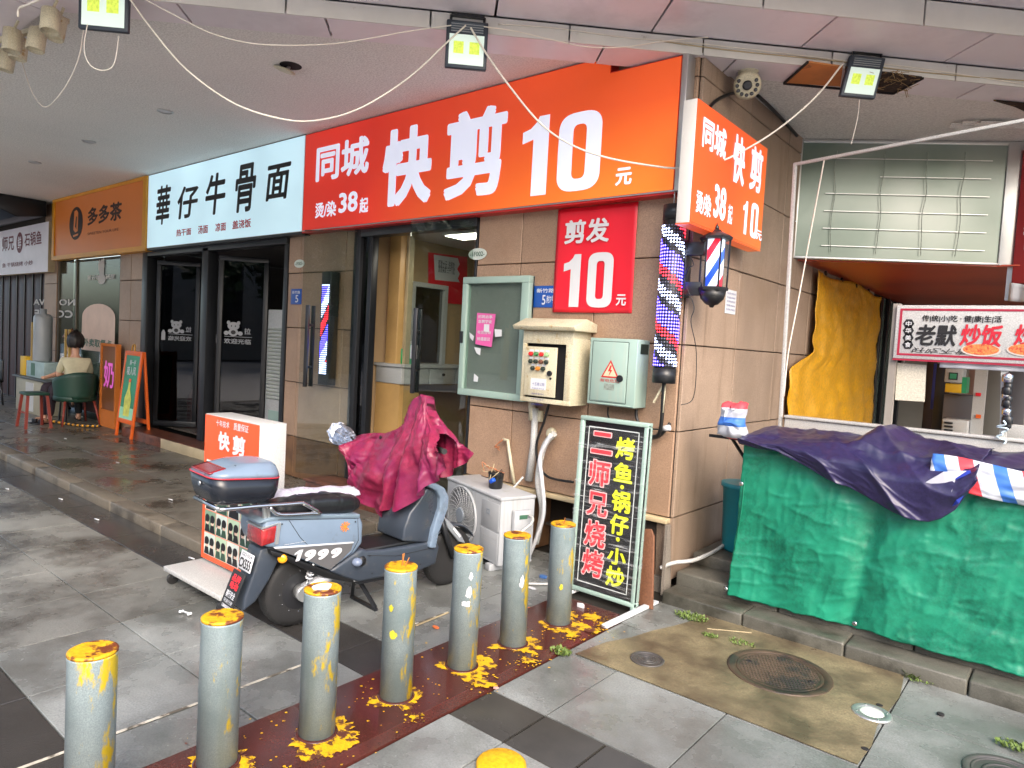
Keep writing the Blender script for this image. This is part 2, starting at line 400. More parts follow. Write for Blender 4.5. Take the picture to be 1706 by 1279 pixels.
# ------------------------------------------------------------ raised walkway under the arcade
wk = thing('walkway', (-2.4, -1.93, 0), None, None, kind='structure')
ZW = .078
wx = [-2.62-.6*k for k in range(0, 24)]; wy = [-1.76, -1.16, -.56, 0.02]
MB().box(-18, -1.75, -.2, -2.47, 1.5, ZW-.012).build('walkway_bed', M['joint'], wk)
for j in range(3):
    for k in range(len(wx)-1):
        slab(wx[k+1], wy[j], wx[k], wy[j+1], ZW, M['walk'], wk, ch=.002, g=.0015)
x = -2.45
while x > -16:
    L = 1.0; MB().box(x-L+.004, -1.93, -.05, x-.004, -1.765, ZW+.002).build('kerb_stone', M['kerb'], wk, bevel=.012, seg=2); x -= L
y = -1.76
while y < 0:
    MB().box(-2.615, y+.004, -.05, -2.45, y+.596, ZW+.002).build('kerb_stone', M['kerb'], wk, bevel=.012, seg=2); y += .6

# ------------------------------------------------------------ clad corner walls
def tiles(P, cols, rows, m, parent, t0=.0, th=.02, gap=.004, skip=(), name='wall_tile', lo=None):
    for i in range(len(cols)-1):
        for j in range(len(rows)-1):
            if (i, j) in skip: continue
            e = random.uniform(-.0025, .0025); a0, a1, b0, b1 = cols[i]+gap, cols[i+1]-gap, rows[j]+gap, rows[j+1]-gap; c = .004
            f, k = t0+th+e, t0
            vs = [P.pt(a0, b0, k), P.pt(a1, b0, k), P.pt(a1, b1, k), P.pt(a0, b1, k), P.pt(a0, b0, f-c), P.pt(a1, b0, f-c), P.pt(a1, b1, f-c), P.pt(a0, b1, f-c),
                  P.pt(a0+c, b0+c, f), P.pt(a1-c, b0+c, f), P.pt(a1-c, b1-c, f), P.pt(a0+c, b1-c, f)]
            MB().add(vs, [(0, 1, 5, 4), (1, 2, 6, 5), (2, 3, 7, 6), (3, 0, 4, 7), (4, 5, 9, 8), (5, 6, 10, 9), (6, 7, 11, 10), (7, 4, 8, 11), (8, 9, 10, 11)]).build(name, lo if lo and rows[j] < .5 else m, parent)
RZ = [.53, 1.13, 1.73, 2.33, 2.93, 3.53, ZC]
fwl = thing('corner_wall', (-.9, 0, 0), 'tan granite clad wall between the barber shop doorway and the building corner', 'wall')
MB().box(-1.93, .0, .53, -.001, .2, ZC).build('wall_core', M['core'], fwl)
tiles(PF, [-1.93, -1.45, -.72, -.002], RZ, M['tile'], fwl)
MB().box(-1.93, -.06, .49, .0, .2, .525).build('stone_ledge', M['creamstone'], fwl, bevel=.006)
MB().box(-1.93, .32, -.02, -.2, .42, .5).build('recess_wall', M['core'], fwl)
MB().box(-1.93, -.02, 0, -1.86, .32, .49).build('plinth_pier', M['tile_low'], fwl)
MB().box(-1.31, -.02, 0, -1.25, .32, .49).build('plinth_pier', M['tile_low'], fwl)
sw = thing('side_wall', (0, 2.6, 0), 'pale tan granite clad side wall running from the corner into the alley', 'wall')
MB().box(-.2, .2, .0, -.001, 9, ZC).build('wall_core', M['core'], sw)
MB().box(-.2, .001, .53, -.001, .199, ZC).build('wall_core', M['core'], sw)
SC = [.0, .88, 1.76, 2.64, 3.52, 4.4, 5.28]
tiles(PS, SC, RZ, M['tile_side'], sw, th=.022)
MB().box(-.2, .001, .0, -.1, .2, .5).build('wall_core', M['core'], sw)
q = [(0, .03, .09), (0, .876, .09), (0, .876, .525), (0, -.0, .525)]
MB().prism([(p[0]+.02, p[1], p[2]) for p in q], (-.12, 0, 0)).build('wall_tile', M['tile_side'], sw)
tiles(PS, SC[1:], [.09, .53], M['tile_side'], sw, th=.022)
# piers between the shops
pr = thing('shop_pier', (-4.2, 0, 0), 'tan granite pier with a lit pole, between the noodle shop and the barber shop', 'wall')
MB().box(-4.78, .0, .0, -3.6, .25, ZC).build('wall_core', M['core'], pr)
tiles(PF, [-4.78, -4.55, -3.75, -3.6], [ZW, .53]+RZ[1:], M['tile'], pr, lo=M['tile_low'])
pr2 = thing('shop_pier', (-8.9, 0, 0), 'tan granite pier between the tea shop window and the noodle shop doors', 'wall')
MB().box(-9.35, .0, .0, -8.5, .25, ZC).build('wall_core', M['core'], pr2)
tiles(PF, [-9.35, -8.95, -8.5], [ZW, .53]+RZ[1:], M['tile'], pr2)
pr3 = thing('shop_pier', (-12.4, 0, 0), 'narrow brown pier at the far left end of the tea shop window', 'wall')
MB().box(-12.75, .0, .0, -12.1, .25, ZC).build('wall_core', M['core'], pr3)
tiles(PF, [-12.75, -12.1], [ZW, .53]+RZ[1:], M['tile'], pr3)
# lintel behind the signs, left far shop
MB().box(-17, .0, 2.80, -1.93, .25, ZC).build('lintel_wall', M['core'], kind='structure')
# steps at shop doors
st = thing('noodle_shop_step', (-6.5, -.3, ZW), 'long low stone step at the noodle shop doors, brown left end, cream front', 'step')
MB().box(-8.35, -.33, ZW-.03, -7.12, .0, .2).build('step_block', M['brownmarble'], st, bevel=.004, label='dark brown end block of the step')
MB().box(-7.115, -.33, ZW-.03, -4.8, .0, .2).build('step_block', M['creamstone'], st, bevel=.004, label='cream front block of the step')
MB().box(-8.33, -.325, .2, -4.8, .0, .207).build('step_tread', M['brownmarble'], st)
st = thing('barber_shop_step', (-3, -.3, ZW), 'red brown stone step in front of the barber shop glass doors', 'step')
MB().box(-3.8, -.36, .0, -1.95, .0, .2).build('step_block', M['brownmarble'], st, bevel=.004)
MB().box(-3.82, -.38, .2, -1.94, .0, .222).build('step_tread', M['brownmarble'], st, bevel=.004)

# ------------------------------------------------------------ ceiling, stepped canopy edge
X9 = 3.2
T = [.26, -.03, -.49, -1.45]; D0 = T[0]*math.sqrt(2)
cpts = [(-18, -2.85), (-2.85-D0, -2.85), (-.2, -.2+D0), (-.2, 12), (-18, 12)]
MB().prism([(a, b, ZC) for a, b in cpts], (0, 0, .12)).build('ceiling', M['stucco'], kind='structure')
MB().prism([(a, b, 3.672) for a, b in [(-.2, -.2+D0-.05), (X9, X9+D0-.05), (X9, 4.6), (-.2, 4.6)]], (0, 0, .1)).build('ceiling', M['stucco'], kind='structure')
cn = thing('canopy_edge', (-1.5, -1, 4), None, None, kind='structure')
cn['kind'] = 'structure'
def rail(s, t, z): p = U45*s+V45*t; return Vector((p.x, p.y, z))
def s_at(t, y):  # s where the line t meets y
    return (y*math.sqrt(2) - t)
def strip_panels(t0, t1, z, m, L, s0, s1, name, g=.008, mitre=None):
    s = s0
    k = 0
    while s < s1:
        a0, a1 = s+g, min(s+L, s1)-g
        A, B, C_, D = rail(a0, t0, z), rail(a1, t0, z), rail(a1, t1, z), rail(a0, t1, z)
        if k == 0 and mitre:
            A, D = Vector((mitre[0], mitre[1], z)), Vector((mitre[0], mitre[2], z))
        MB().prism([A, B, C_, D], (0, 0, .02)).build(name, m, cn); s += L; k += 1
YL = [-2.85, -3.21, -3.86, -5.2]; XC = -3.22
strip_panels(T[0]-.0, T[1]+.004, ZR, M['lilac'], .9, YL[0]*1.41421-T[0]+.02, 4.8, 'soffit_panel', mitre=(XC, YL[0], YL[1]))
strip_panels(T[1]-.02, T[2]+.008, 3.765, M['lilac'], 1.03, YL[1]*1.41421-T[1]+.02, 4.6, 'soffit_panel', mitre=(XC, YL[1]-.02, YL[2]))
strip_panels(T[2]-.02, T[3]+.008, 3.92, M['lilac'], 1.5, YL[2]*1.41421-T[2]+.02, 4.0, 'soffit_panel', mitre=(XC, YL[2]-.02, YL[3]))
def riser(t, z0, z1, L, s0, s1, th=.012):
    s = s0
    while s < s1:
        a0, a1 = s+.006, min(s+L, s1)-.006
        MB().prism([rail(a0, t, z0), rail(a1, t, z0), rail(a1, t, z1), rail(a0, t, z1)], V45*th).build('fascia_strip', M['whitepanel'], cn); s += L
riser(T[1]-.014, ZR-.003, 3.757, .9, YL[1]*1.41421-T[1], 4.8)
riser(T[2]-.014, 3.762, 3.912, 1.03, YL[2]*1.41421-T[2], 4.6)
riser(T[3]-.014, 3.915, 4.6, 1.5, YL[3]*1.41421-T[3], 4.0)
riser(T[0]+.006, ZR+.021, ZC, 1.8, YL[0]*1.41421-T[0], .2)
x = XC-.01
while x > -17:
    L = 1.0
    MB().box(x-L+.012, YL[1], ZR, x-.004, YL[0], ZR+.02).build('soffit_panel', M['lilac'], cn)
    MB().box(x-L+.01, YL[2], 3.765, x-.004, YL[1]-.02, 3.785).build('soffit_panel', M['lilac'], cn)
    MB().box(x-L+.01, YL[3], 3.92, x-.004, YL[2]-.02, 3.94).build('soffit_panel', M['lilac'], cn)
    MB().box(x-L+.006, YL[1]-.018, ZR-.003, x-.0, YL[1]-.006, 3.757).build('fascia_strip', M['whitepanel'], cn)
    MB().box(x-L+.006, YL[2]-.018, 3.762, x-.0, YL[2]-.006, 3.912).build('fascia_strip', M['whitepanel'], cn)
    x -= L
MB().prism([(-18, -5.2, 4.0), (-3.2, -5.2, 4.0), (X9, X9-2.0, 4.0), (X9, 4.6, 4.0), (0, 4.6, 4.0), (0, 12, 4.0), (-18, 12, 4.0)], (0, 0, 9)).build('upper_building', M['lilac'], kind='structure')  # unseen mass of the upper floors, added to block the sky overhead
# missing soffit panels showing plywood and rubbish (right)
def gp(px, py, z=ZR-.014): q = G(px, py, z); return (q.x, q.y, q.z)
M['ply'] = mat('stained orange plywood', srgb(176, 112, 56), .6, var=.2, vscale=5, col2=srgb(80, 48, 26), c2scale=3.5, c2lo=.62, c2hi=.7, coords='World')
M['debris'] = mat('dark rotten ceiling void', srgb(52, 38, 28), .9, var=.5, vscale=20, bump=.8, bscale=25, col2=srgb(120, 92, 62), c2scale=18, c2lo=.58, c2hi=.65, coords='World')
op = thing('open_soffit_hole', G(1440, 130, ZR-.02), 'hole in the canopy soffit with orange plywood and dark debris behind the right floodlight', 'ceiling hole')
MB().prism([gp(1347, 104), gp(1404, 112), gp(1400, 144), gp(1309, 138)], (0, 0, .012)).build('plywood_sheet', M['ply'], op)
MB().prism([gp(1408, 113), gp(1536, 130), gp(1488, 154), gp(1404, 146)], (0, 0, .012)).build('dark_void', M['debris'], op)
frm = MB()
for a, b in (((1306, 139), (1488, 156)), ((1346, 103), (1306, 139)), ((1538, 130), (1488, 156))): frm.bar(gp(*a), gp(*b), .012, .014)
frm.build('metal_rim', M['gap'], op)
db = MB(); random.seed(3)
for k in range(70):
    px, py = random.uniform(1440, 1520), random.uniform(118, 150)
    a = Vector(gp(px, py)); b = a+Vector((random.uniform(-.07, .07), random.uniform(-.07, .07), random.uniform(-.05, .02))); db.bar(a, b, .003)
db.build('dry_straw', mat('dry straw', srgb(150, 124, 84), .8, var=.3), op, kind='stuff')
op2 = thing('broken_soffit_panel', G(1690, 165, ZR-.02), 'broken canopy soffit panel with peeling plaster at the right edge', 'ceiling hole')
MB().prism([gp(1655, 168), gp(1740, 176), gp(1740, 200), gp(1690, 178)], (0, 0, .01)).build('dark_void', M['debris'], op2)
pb = MB(); 
for k in range(16):
    px = 1585+k*10; a = Vector(gp(px, 205+random.uniform(-5, 5), ZR-.005)); 
    pb.add([a, a+Vector((.1, .03, -.01)), a+Vector((.06, .09, -.035+random.uniform(0, .03))), a+Vector((-.02, .06, -.015))], [(0, 1, 2, 3)])
pb.build('peeling_plaster', M['stucco'], op2, thick=.004)
# ------------------------------------------------------------ sign boxes
def lit(name, c1, c2, estr, axis='X', lo=0, hi=1, base=.6, c3=None):
    m = mat(name, c1, .38, var=0); n = m.node_tree.nodes; l = m.node_tree.links; b = n['Principled BSDF']
    g = n.new('ShaderNodeNewGeometry'); sx = n.new('ShaderNodeSeparateXYZ'); l.new(g.outputs['Position'], sx.inputs[0])
    a = n.new('ShaderNodeMapRange'); a.inputs[1].default_value = lo; a.inputs[2].default_value = hi; l.new(sx.outputs[axis], a.inputs[0])
    z = n.new('ShaderNodeMapRange'); z.inputs[1].default_value = 3.4; z.inputs[2].default_value = 2.8; z.inputs[3].default_value = .35; l.new(sx.outputs['Z'], z.inputs[0])
    mu = n.new('ShaderNodeMath'); mu.operation = 'MULTIPLY'; l.new(a.outputs[0], mu.inputs[0]); l.new(z.outputs[0], mu.inputs[1])
    x = n.new('ShaderNodeMix'); x.data_type = 'RGBA'; x.inputs[6].default_value = c1; x.inputs[7].default_value = c2; l.new(mu.outputs[0], x.inputs[0])
    nz = n.new('ShaderNodeTexNoise'); nz.inputs['Scale'].default_value = 1.1; nz.inputs['Detail'].default_value = 2; l.new(g.outputs['Position'], nz.inputs['Vector'])
    mr = n.new('ShaderNodeMapRange'); mr.inputs[3].default_value = estr*.82; mr.inputs[4].default_value = estr*1.15; mr.inputs[1].default_value = .3; mr.inputs[2].default_value = .7; l.new(nz.outputs['Fac'], mr.inputs[0])
    l.new(x.outputs[2], b.inputs['Base Color']); l.new(x.outputs[2], b.inputs['Emission Color']); l.new(mr.outputs[0], b.inputs['Emission Strength'])
    return m
M['orange_lit'] = lit('backlit orange sign face', srgb(206, 48, 34), srgb(240, 128, 44), .17, 'X', -3.4, -.2)
M['orange_lit2'] = lit('backlit orange side sign face', srgb(222, 84, 38), srgb(236, 116, 48), .15, 'Y', .2, 1.0)
M['white_lit'] = lit('backlit white sign face', srgb(190, 222, 234), srgb(200, 228, 238), .22)
M['white_letter'] = mat('backlit white letters', srgb(228, 234, 250), .4, var=0, emit=srgb(226, 234, 255), estr=.15)
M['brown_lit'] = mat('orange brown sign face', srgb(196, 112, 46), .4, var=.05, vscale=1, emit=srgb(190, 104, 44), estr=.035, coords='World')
M['yellow_trim'] = mat('yellow sign trim', srgb(214, 150, 34), .4, var=.08)
M['red_trim'] = mat('red sign return', srgb(196, 40, 38), .4, var=.1, coords='World')
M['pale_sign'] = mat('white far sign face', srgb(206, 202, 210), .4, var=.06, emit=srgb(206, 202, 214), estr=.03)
ZS0, ZS1 = 2.755, 3.765
def signbox(name, label, x0, x1, z0, z1, face, side, d=.13, frame=None):
    t = thing(name, ((x0+x1)/2, -d, z0), label, 'shop sign')
    if frame is None:
        MB().pbox(PF, x0+.004, x1-.004, z0, z1, .021, d-.006).build('sign_box', side, t)
        MB().pbox(PF, x0+.008, x1-.008, z0+.004, z1-.004, d-.005, d).build('sign_face', face, t)
    else:      # the box is notched under the canopy at its right end
        xn, zn = frame
        for i, (nm, m_, da, db) in enumerate((('sign_box', side, .021, d-.006), ('sign_face', face, d-.005, d))):
            e = .004*(i+1); pts = [(x0+e, z0+e*i), (x1-e, z0+e*i), (x1-e, zn-e*i), (xn-e, zn-e*i), (xn-e, z1-e*i), (x0+e, z1-e*i)]
            MB().prism([PF.pt(a, b, da) for a, b in pts], PF.n*(db-da)).build(nm, m_, t)
    return t
t = signbox('barber_sign', 'big orange backlit sign with white 10 and Chinese lettering over the barber shop', -4.385, -.075, ZS0, ZS1, M['orange_lit'], M['red_trim'], frame=(PSG.at(1018, 118)[0], PSG.at(1136, 91)[1]))
ZN = PSG.at(1136, 91)[1]
MB().pbox(PF, -.072, -.03, ZS0-.005, ZN, .021, .135).build('end_trim', M['silver'], t, bevel=.004)
MB().pbox(PF, -4.385, -.07, ZS0-.02, ZS0-.002, .021, .128).build('bottom_trim', M['red_trim'], t)
MB().pbox(PF, -4.385, -.07, ZS0-.006, ZS0+.003, .128, .136).build('front_edge', M['silver'], t)
P = PSG; W = M['white_letter']
lpx('同城', P, (526, 304), (617, 223), W, t, bold=.03)
lpx('烫/染', P, (525, 364), (561, 333), W, t, bold=.03)
lpx('38', P, (564, 355.5), (597, 317), W, t, bold=.03)
lpx('起', P, (598.7, 355.5), (614.5, 327.6), W, t, bold=.03)
lpx('快', P, (635, 347), (723.6, 200), W, t, bold=.042)
lpx('剪', P, (738.7, 335), (848, 168), W, t, bold=.0385)
digit10(P, (866, 329), (917, 190), W, t, '1')
digit10(P, (926, 322), (1006, 178), W, t, '0')
lpx('元', P, (1025, 310), (1054, 277), W, t, bold=.035)
t = signbox('noodle_sign', 'white backlit sign with black brush lettering over the noodle shop', -8.175, -4.39, ZS0, ZS1, M['white_lit'], M['whitepanel'])
MB().pbox(PF, -8.175, -4.39, ZS0-.03, ZS0-.002, .021, .125).build('bottom_trim', M['black'], t)
MB().pbox(PF, -8.175, -4.39, ZS1, ZS1+.008, .021, .125).build('top_trim', M['black'], t)
K = M['blacktext']
for ch, bl, tr in (('華', (260, 375.7), (284.7, 306)), ('仔', (295, 366), (330.8, 305.4)), ('牛', (342, 360), (377.4, 284)), ('骨', (391, 355.5), (427.5, 268.5)), ('面', (443, 336), (483.8, 268.5))):
    lpx(ch, P, bl, tr, K, t, bold=.022, shear=.22)
for s_, bl, tr in (('热干面', (294, 394), (319, 379)), ('汤面', (330, 390), (347, 374)), ('凉面', (359, 386), (377, 369.6)), ('盖浇饭', (387.4, 382), (418.7, 363.4))):
    lpx(s_, P, bl, tr, M['redtext'], t, bold=.025)
t = signbox('tea_sign', 'orange brown sign with yellow trim and round logo over the tea shop', -11.97, -8.18, 2.72, ZS1, M['brown_lit'], M['yellow_trim'])
for a0, a1, b0, b1 in ((-11.97, -8.18, 2.72, 2.79), (-11.97, -8.18, 3.72, ZS1), (-11.97, -11.87, 2.79, 3.72), (-8.30, -8.18, 2.79, 3.72)):
    MB().pbox(PF, a0, a1, b0, b1, .13, .15).build('trim', M['yellow_trim'], t)
BR = mat('dark brown print', srgb(44, 26, 24), .5, var=0)
a, b = PSG.at(127, 372); ra = .22; 
disc(P, a, b, .3, .27, .004, 32).build('logo_disc', BR, t)
q = MB(); poly(P, [(a-.1, b-.1), (a-.08, b+.2), (a+.02, b+.22), (a+.1, b+.17), (a+.09, b-.13), (a-.02, b-.15)], .006, q); q.build('logo_shape', M['brown_lit'], t)
poly(P, [(a-.03, b-.05), (a+.01, b+.12), (a+.05, b+.1), (a+.03, b-.1)], .008).build('logo_mark', BR, t)
poly(P, [(a-.12, b-.19), (a+.12, b-.17), (a+.11, b-.2), (a-.1, b-.22)], .006).build('logo_line', M['brown_lit'], t)
lpx('多多茶', P, (146, 376), (204, 334), BR, t, bold=.03)
lpx('·SWEETEN YOUR LIFE·', P, (145, 392), (199, 379), BR, t, bold=.0)
t = signbox('stone_pot_sign', 'white sign with dark red brush lettering at the far left under the dark awning', -17, -12.21, 2.53, 3.42, M['pale_sign'], M['creamstone'])
DR = mat('dark red print', srgb(110, 24, 48), .5, var=0)
lpx('师兄', P, (4, 419), (24, 391), DR, t, bold=.02); lpx('石锅鱼', P, (41, 411), (70, 383), DR, t, bold=.02)
a, b = P.at(33, 404); disc(P, a, b, .19, .2, .004).build('logo_disc', DR, t); letter('鲜', P, a-.1, b-.12, a+.1, b+.12, M['pale_sign'], t, d=.006)
lpx('鱼 干锅烧烤 小炒', P, (4, 446), (55, 433), DR, t, bold=.015)
aw = thing('dark_awning', (-14.6, -.5, 3.4), 'dark folded awning hanging over the white sign at the far left', 'awning')
MB().prism([(-17, -.15, 3.77), (-17, -1.0, 3.77), (-17, -1.05, 3.6), (-17, -.6, 3.42), (-17, -.15, 3.5)], (4.75, 0, 0)).build('awning_box', M['black'], aw, bevel=.02)
MB().box(-17, -1.06, 3.56, -12.3, -1.04, 3.62).build('awning_rail', mat('dark lilac rail', srgb(70, 62, 84), .4), aw)

# side orange sign
PSB = PS.off(.2)
y0, z0 = PSB.at(1148, 371); y1, z1 = PSB.at(1280, 247); yb, _ = PSB.at(1164, 168); y0 = yb
sdn = thing('side_barber_sign', (.15, (y0+y1)/2, 2.5), 'small orange backlit sign with white 10 on the side wall past the corner', 'shop sign')
SZ0, SZ1 = PSB.at(1271, 418)[1], PSB.at(1280, 247)[1]
MB().pbox(PS, y0, y1, SZ0, SZ1, .1, .19).build('sign_box', M['whitepanel'], sdn, bevel=.004)
MB().pbox(PS, y0+.004, y1-.004, SZ0+.004, SZ1-.004, .19, .197).build('sign_face', M['orange_lit2'], sdn)
MB().pbox(PS, y0, y1, SZ0-.008, SZ0, .1, .197).build('bottom_trim', M['orange_lit2'], sdn)
bk = MB(); 
for yy in (y0+.3, y1-.1):
    bk.bar((.0, yy, SZ1-.2), (.1, yy, SZ1-.2), .03).bar((.0, yy, SZ0+.2), (.1, yy, SZ0+.2), .03)
bk.build('bracket', M['silver'], sdn)
for s_, bl, tr, bo in (('同城', (1168.5, 243.5), (1211, 218), .03), ('快', (1218, 301), (1243, 234), .04), ('剪', (1247, 314), (1272, 253), .035), ('烫/染', (1158, 353), (1185, 327), .025),
                       ('38', (1187, 361), (1210.6, 315), .03), ('起', (1211, 372), (1220.4, 343), .02), ('元', (1259, 398), (1268.8, 386), .02)):
    lpx(s_, PS.off(.198), bl, tr, W, sdn, bold=bo)
digit10(PS.off(.198), (1235, 388), (1246, 336), W, sdn, '1'); digit10(PS.off(.198), (1248, 394), (1264, 342), W, sdn, '0')
# red banner on the corner wall
PB = PF.off(.03)
bn = thing('red_price_banner', PB.w(985, 520), 'bright red paper banner with white 10 on the tan wall above the grey boxes', 'banner')
M['banner'] = mat('bright red banner vinyl', srgb(222, 30, 48), .35, var=.04, vscale=1)
TL, BRc = PB.at(931, 345), PB.at(1050, 523)
a0, b0, a1, b1 = TL[0], PB.at(922, 520)[1], BRc[0]+.01, 2.73
MB().grid(lambda u, v: PB.pt(a0+(a1-a0)*u, b0+(b1-b0)*v, .004+.006*math.sin(u*5+v*3)*(1-v)+.003*math.sin(u*13)), 20, 20).build('banner_sheet', M['banner'], bn, thick=.002)
PB2 = PB.off(.012)
lpx('剪发', PB2, (940, 407), (1017, 361), M['ptext'], bn, bold=.03)
digit10(PB2, (936, 511), (969, 423), M['ptext'], bn, '1'); digit10(PB2, (976, 512), (1024, 419), M['ptext'], bn, '0')
lpx('元', PB2, (1026, 509), (1044, 490), M['ptext'], bn, bold=.03)
tp = MB()
for px, py in ((942, 350), (1032, 341), (795, 366)): 
    aa, bb = PB2.at(px, py); tp.pbox(PB2, aa-.06, aa+.06, 2.735, 2.755, .0, .004)
tp.build('tape_strip', M['whitepanel'], bn)

# ------------------------------------------------------------ notice cabinet, breaker boxes
PW = PF.off(.022)
def boxpx(P, x0, x1, z0, z1, d0, d1, name, m, parent, bevel=0, **kw): return MB().pbox(P, x0, x1, z0, z1, d0, d1).build(name, m, parent, bevel=bevel, **kw)
a0, b1 = PW.at(781, 463); a1 = PW.at(886, 560)[0]; b0 = PW.at(769, 656)[1]
nc = thing('notice_cabinet', PW.pt((a0+a1)/2, b0), 'glazed pale green notice cabinet with a pink flyer beside the barber doorway', 'cabinet')
boxpx(PW, a0, a1, b0, b1, 0, .02, 'back_panel', mat('grey cork board', srgb(132, 136, 132), .8, var=.08, vscale=1.5), nc)
fr = MB(); wf = .055
for q in ((a0, a1, b1-wf, b1), (a0, a1, b0, b0+wf), (a0, a0+wf, b0+wf, b1-wf), (a1-wf*1.4, a1, b0+wf, b1-wf)): fr.pbox(PW, *q, 0, .07)
fr.build('cabinet_frame', M['mint'], nc, bevel=.004)
boxpx(PW, a0+wf, a1-wf*1.4, b0+wf, b1-wf, .045, .05, 'glass_pane', M['glass'], nc)
PN = PW.off(.052)
M['pink'] = mat('pink flyer', srgb(214, 92, 160), .5, var=.05)
fl = [PN.at(*p) for p in ((795, 521), (826, 523), (819, 578), (792, 573))]
poly(PN, fl[::-1], .001).build('flyer', M['pink'], nc, label='pink flyer taped to the glass')
for k, (s_, bl, tr) in enumerate((('招聘启事', (797, 530), (821, 525)), ('急聘学徒', (797, 538), (820, 533)), ('电话咨询', (796, 556), (818, 551)), ('待遇面议', (795, 567), (817, 562)))): lpx(s_, PN, bl, tr, M['ptext'], nc, d=.003, bold=.01)
aa, bb = PN.at(811, 546); poly(PN, [(aa-.03, bb-.03), (aa+.03, bb-.035), (aa+.03, bb+.03), (aa-.03, bb+.03)], .003).build('paper_square', M['ptext'], nc)
sc = MB()
for pts in (((790, 578), (801, 580), (800, 592), (794, 588)), ((790, 622), (797, 628), (796, 636), (789, 635)), ((782, 553), (790, 560), (788, 568), (783, 562)), ((824, 548), (836, 549), (836, 560), (825, 561))):
    poly(PN, [PN.at(*p) for p in pts][::-1], .001, sc)
sc.build('torn_paper', M['ptext'], nc)
lk = MB(); aa, bb = PW.at(778, 560); lk.pbox(PW, aa-.01, aa+.02, bb-.06, bb+.04, .07, .082); lk.build('latch', M['black'], nc)
# cream control box with open hood and hanging roof
PC = PF.off(.24)
a0, b1 = PC.at(874, 549); a1 = PC.at(957, 560)[0]; b0 = PC.at(876, 668)[1]
cb = thing('control_box', PF.pt((a0+a1)/2, b0, .12), 'aged cream control box with little roof and rows of coloured push buttons', 'breaker box')
hull = MB(); w_ = .012
for q in ((a0, a1, b0, b0+w_), (a0, a1, b1-.05, b1), (a0, a0+w_, b0+w_, b1-.05), (a1-w_, a1, b0+w_, b1-.05)): hull.pbox(PF, *q, .022, .24)
hull.pbox(PF, a0+w_, a1-w_, b0+w_, b1-.05, .022, .03); hull.build('box_shell', M['cream'], cb, bevel=.003)
fr = MB()
for q in ((a0, a1, b0, b0+.035), (a0, a0+.04, b0+.035, b1-.1), (a1-.06, a1, b0+.035, b1-.1), (a0, a1, b1-.1, b1-.005)): fr.pbox(PF, *q, .241, .25)
fr.build('front_rim', M['cream'], cb, bevel=.002)
boxpx(PF, a0+w_, a1-w_, b0+w_, b1-.05, .19, .2, 'dark_inside', M['gap'], cb)
ra0, ra1 = a0-.06, a1+.05
rf = MB().prism([PF.pt(ra0, b1, .30), PF.pt(ra0, b1+.03, .32), PF.pt(ra0, b1+.095, .16), PF.pt(ra0, b1+.06, .0), PF.pt(ra0, b1, .0)], (ra1-ra0, 0, 0))
rf.build('little_roof', M['cream'], cb, bevel=.006)
da0, da1, db0, db1 = a0+.045, a1-.13, b0+.05, b1-.125
dr = boxpx(PF, da0, da1, db0, db1, .252, .266, 'door', M['cream'], cb, bevel=.003)
PD = PF.off(.266)
bc = [(866, 0)]
cols4 = [.2, .36, .52, .68]
BT = {'red': mat('red button', srgb(196, 40, 40), .3, var=0), 'green': mat('green button', srgb(70, 130, 80), .3, var=0), 'dk': mat('dark knob', srgb(40, 52, 46), .3, var=0), 'or': mat('amber button', srgb(206, 132, 48), .3, var=0), 'pl': mat('pale green button', srgb(150, 190, 140), .3, var=0), 'br': mat('brown button', srgb(110, 70, 54), .3, var=0)}
W4, H4 = da1-da0, db1-db0
for r, (vz, cs) in enumerate(((.85, (('red', .2), ('green', .37), ('red', .54), ('pl', .71))), (.70, (('dk', .2), ('dk', .37), ('br', .54), ('dk', .71))), (.56, (('dk', .28), ('or', .45), ('dk', .62))))):
    for c, u in cs:
        p = PD.pt(da0+W4*u, db0+H4*vz)
        MB().cyl(p, PD.n, .016, .018, 14).cyl(p+PD.n*.018, PD.n, .012, .01, 14).build('push_button', BT[c], cb)
        MB().pbox(PD, da0+W4*u-.018, da0+W4*u+.018, db0+H4*vz+.018, db0+H4*vz+.034, 0, .002).build('button_tag', M['ptext'], cb)
MB().cyl(PD.pt(da1-.05, db0+H4*.48), PD.n, .02, .015, 16).cyl(PD.pt(da1-.04, db0+H4*.38), PD.n, .008, .01, 10).build('door_lock', M['black'], cb)
pp = (da0+.13, da0+.13+W4*.46, db0+.035, db0+.035+H4*.27); pp = (da0+W4*.22, da0+W4*.72, db0+.05, db0+H4*.36)
boxpx(PD, *pp, 0, .0015, 'paper_notice', M['ptext'], cb)
bl = mat('blue print', srgb(50, 60, 140), .5, var=0)
for k, s_ in enumerate(('十五巷公厕', '开放时间 早六点', '管道疏通 维修电话', '如有问题请联系', '物业服务中心')):
    zz = pp[3]-.03-k*.04; letter(s_, PD, pp[0]+.015, zz-(.026 if k == 0 else .012), pp[1]-.015, zz, bl, cb, d=.002, bold=0)
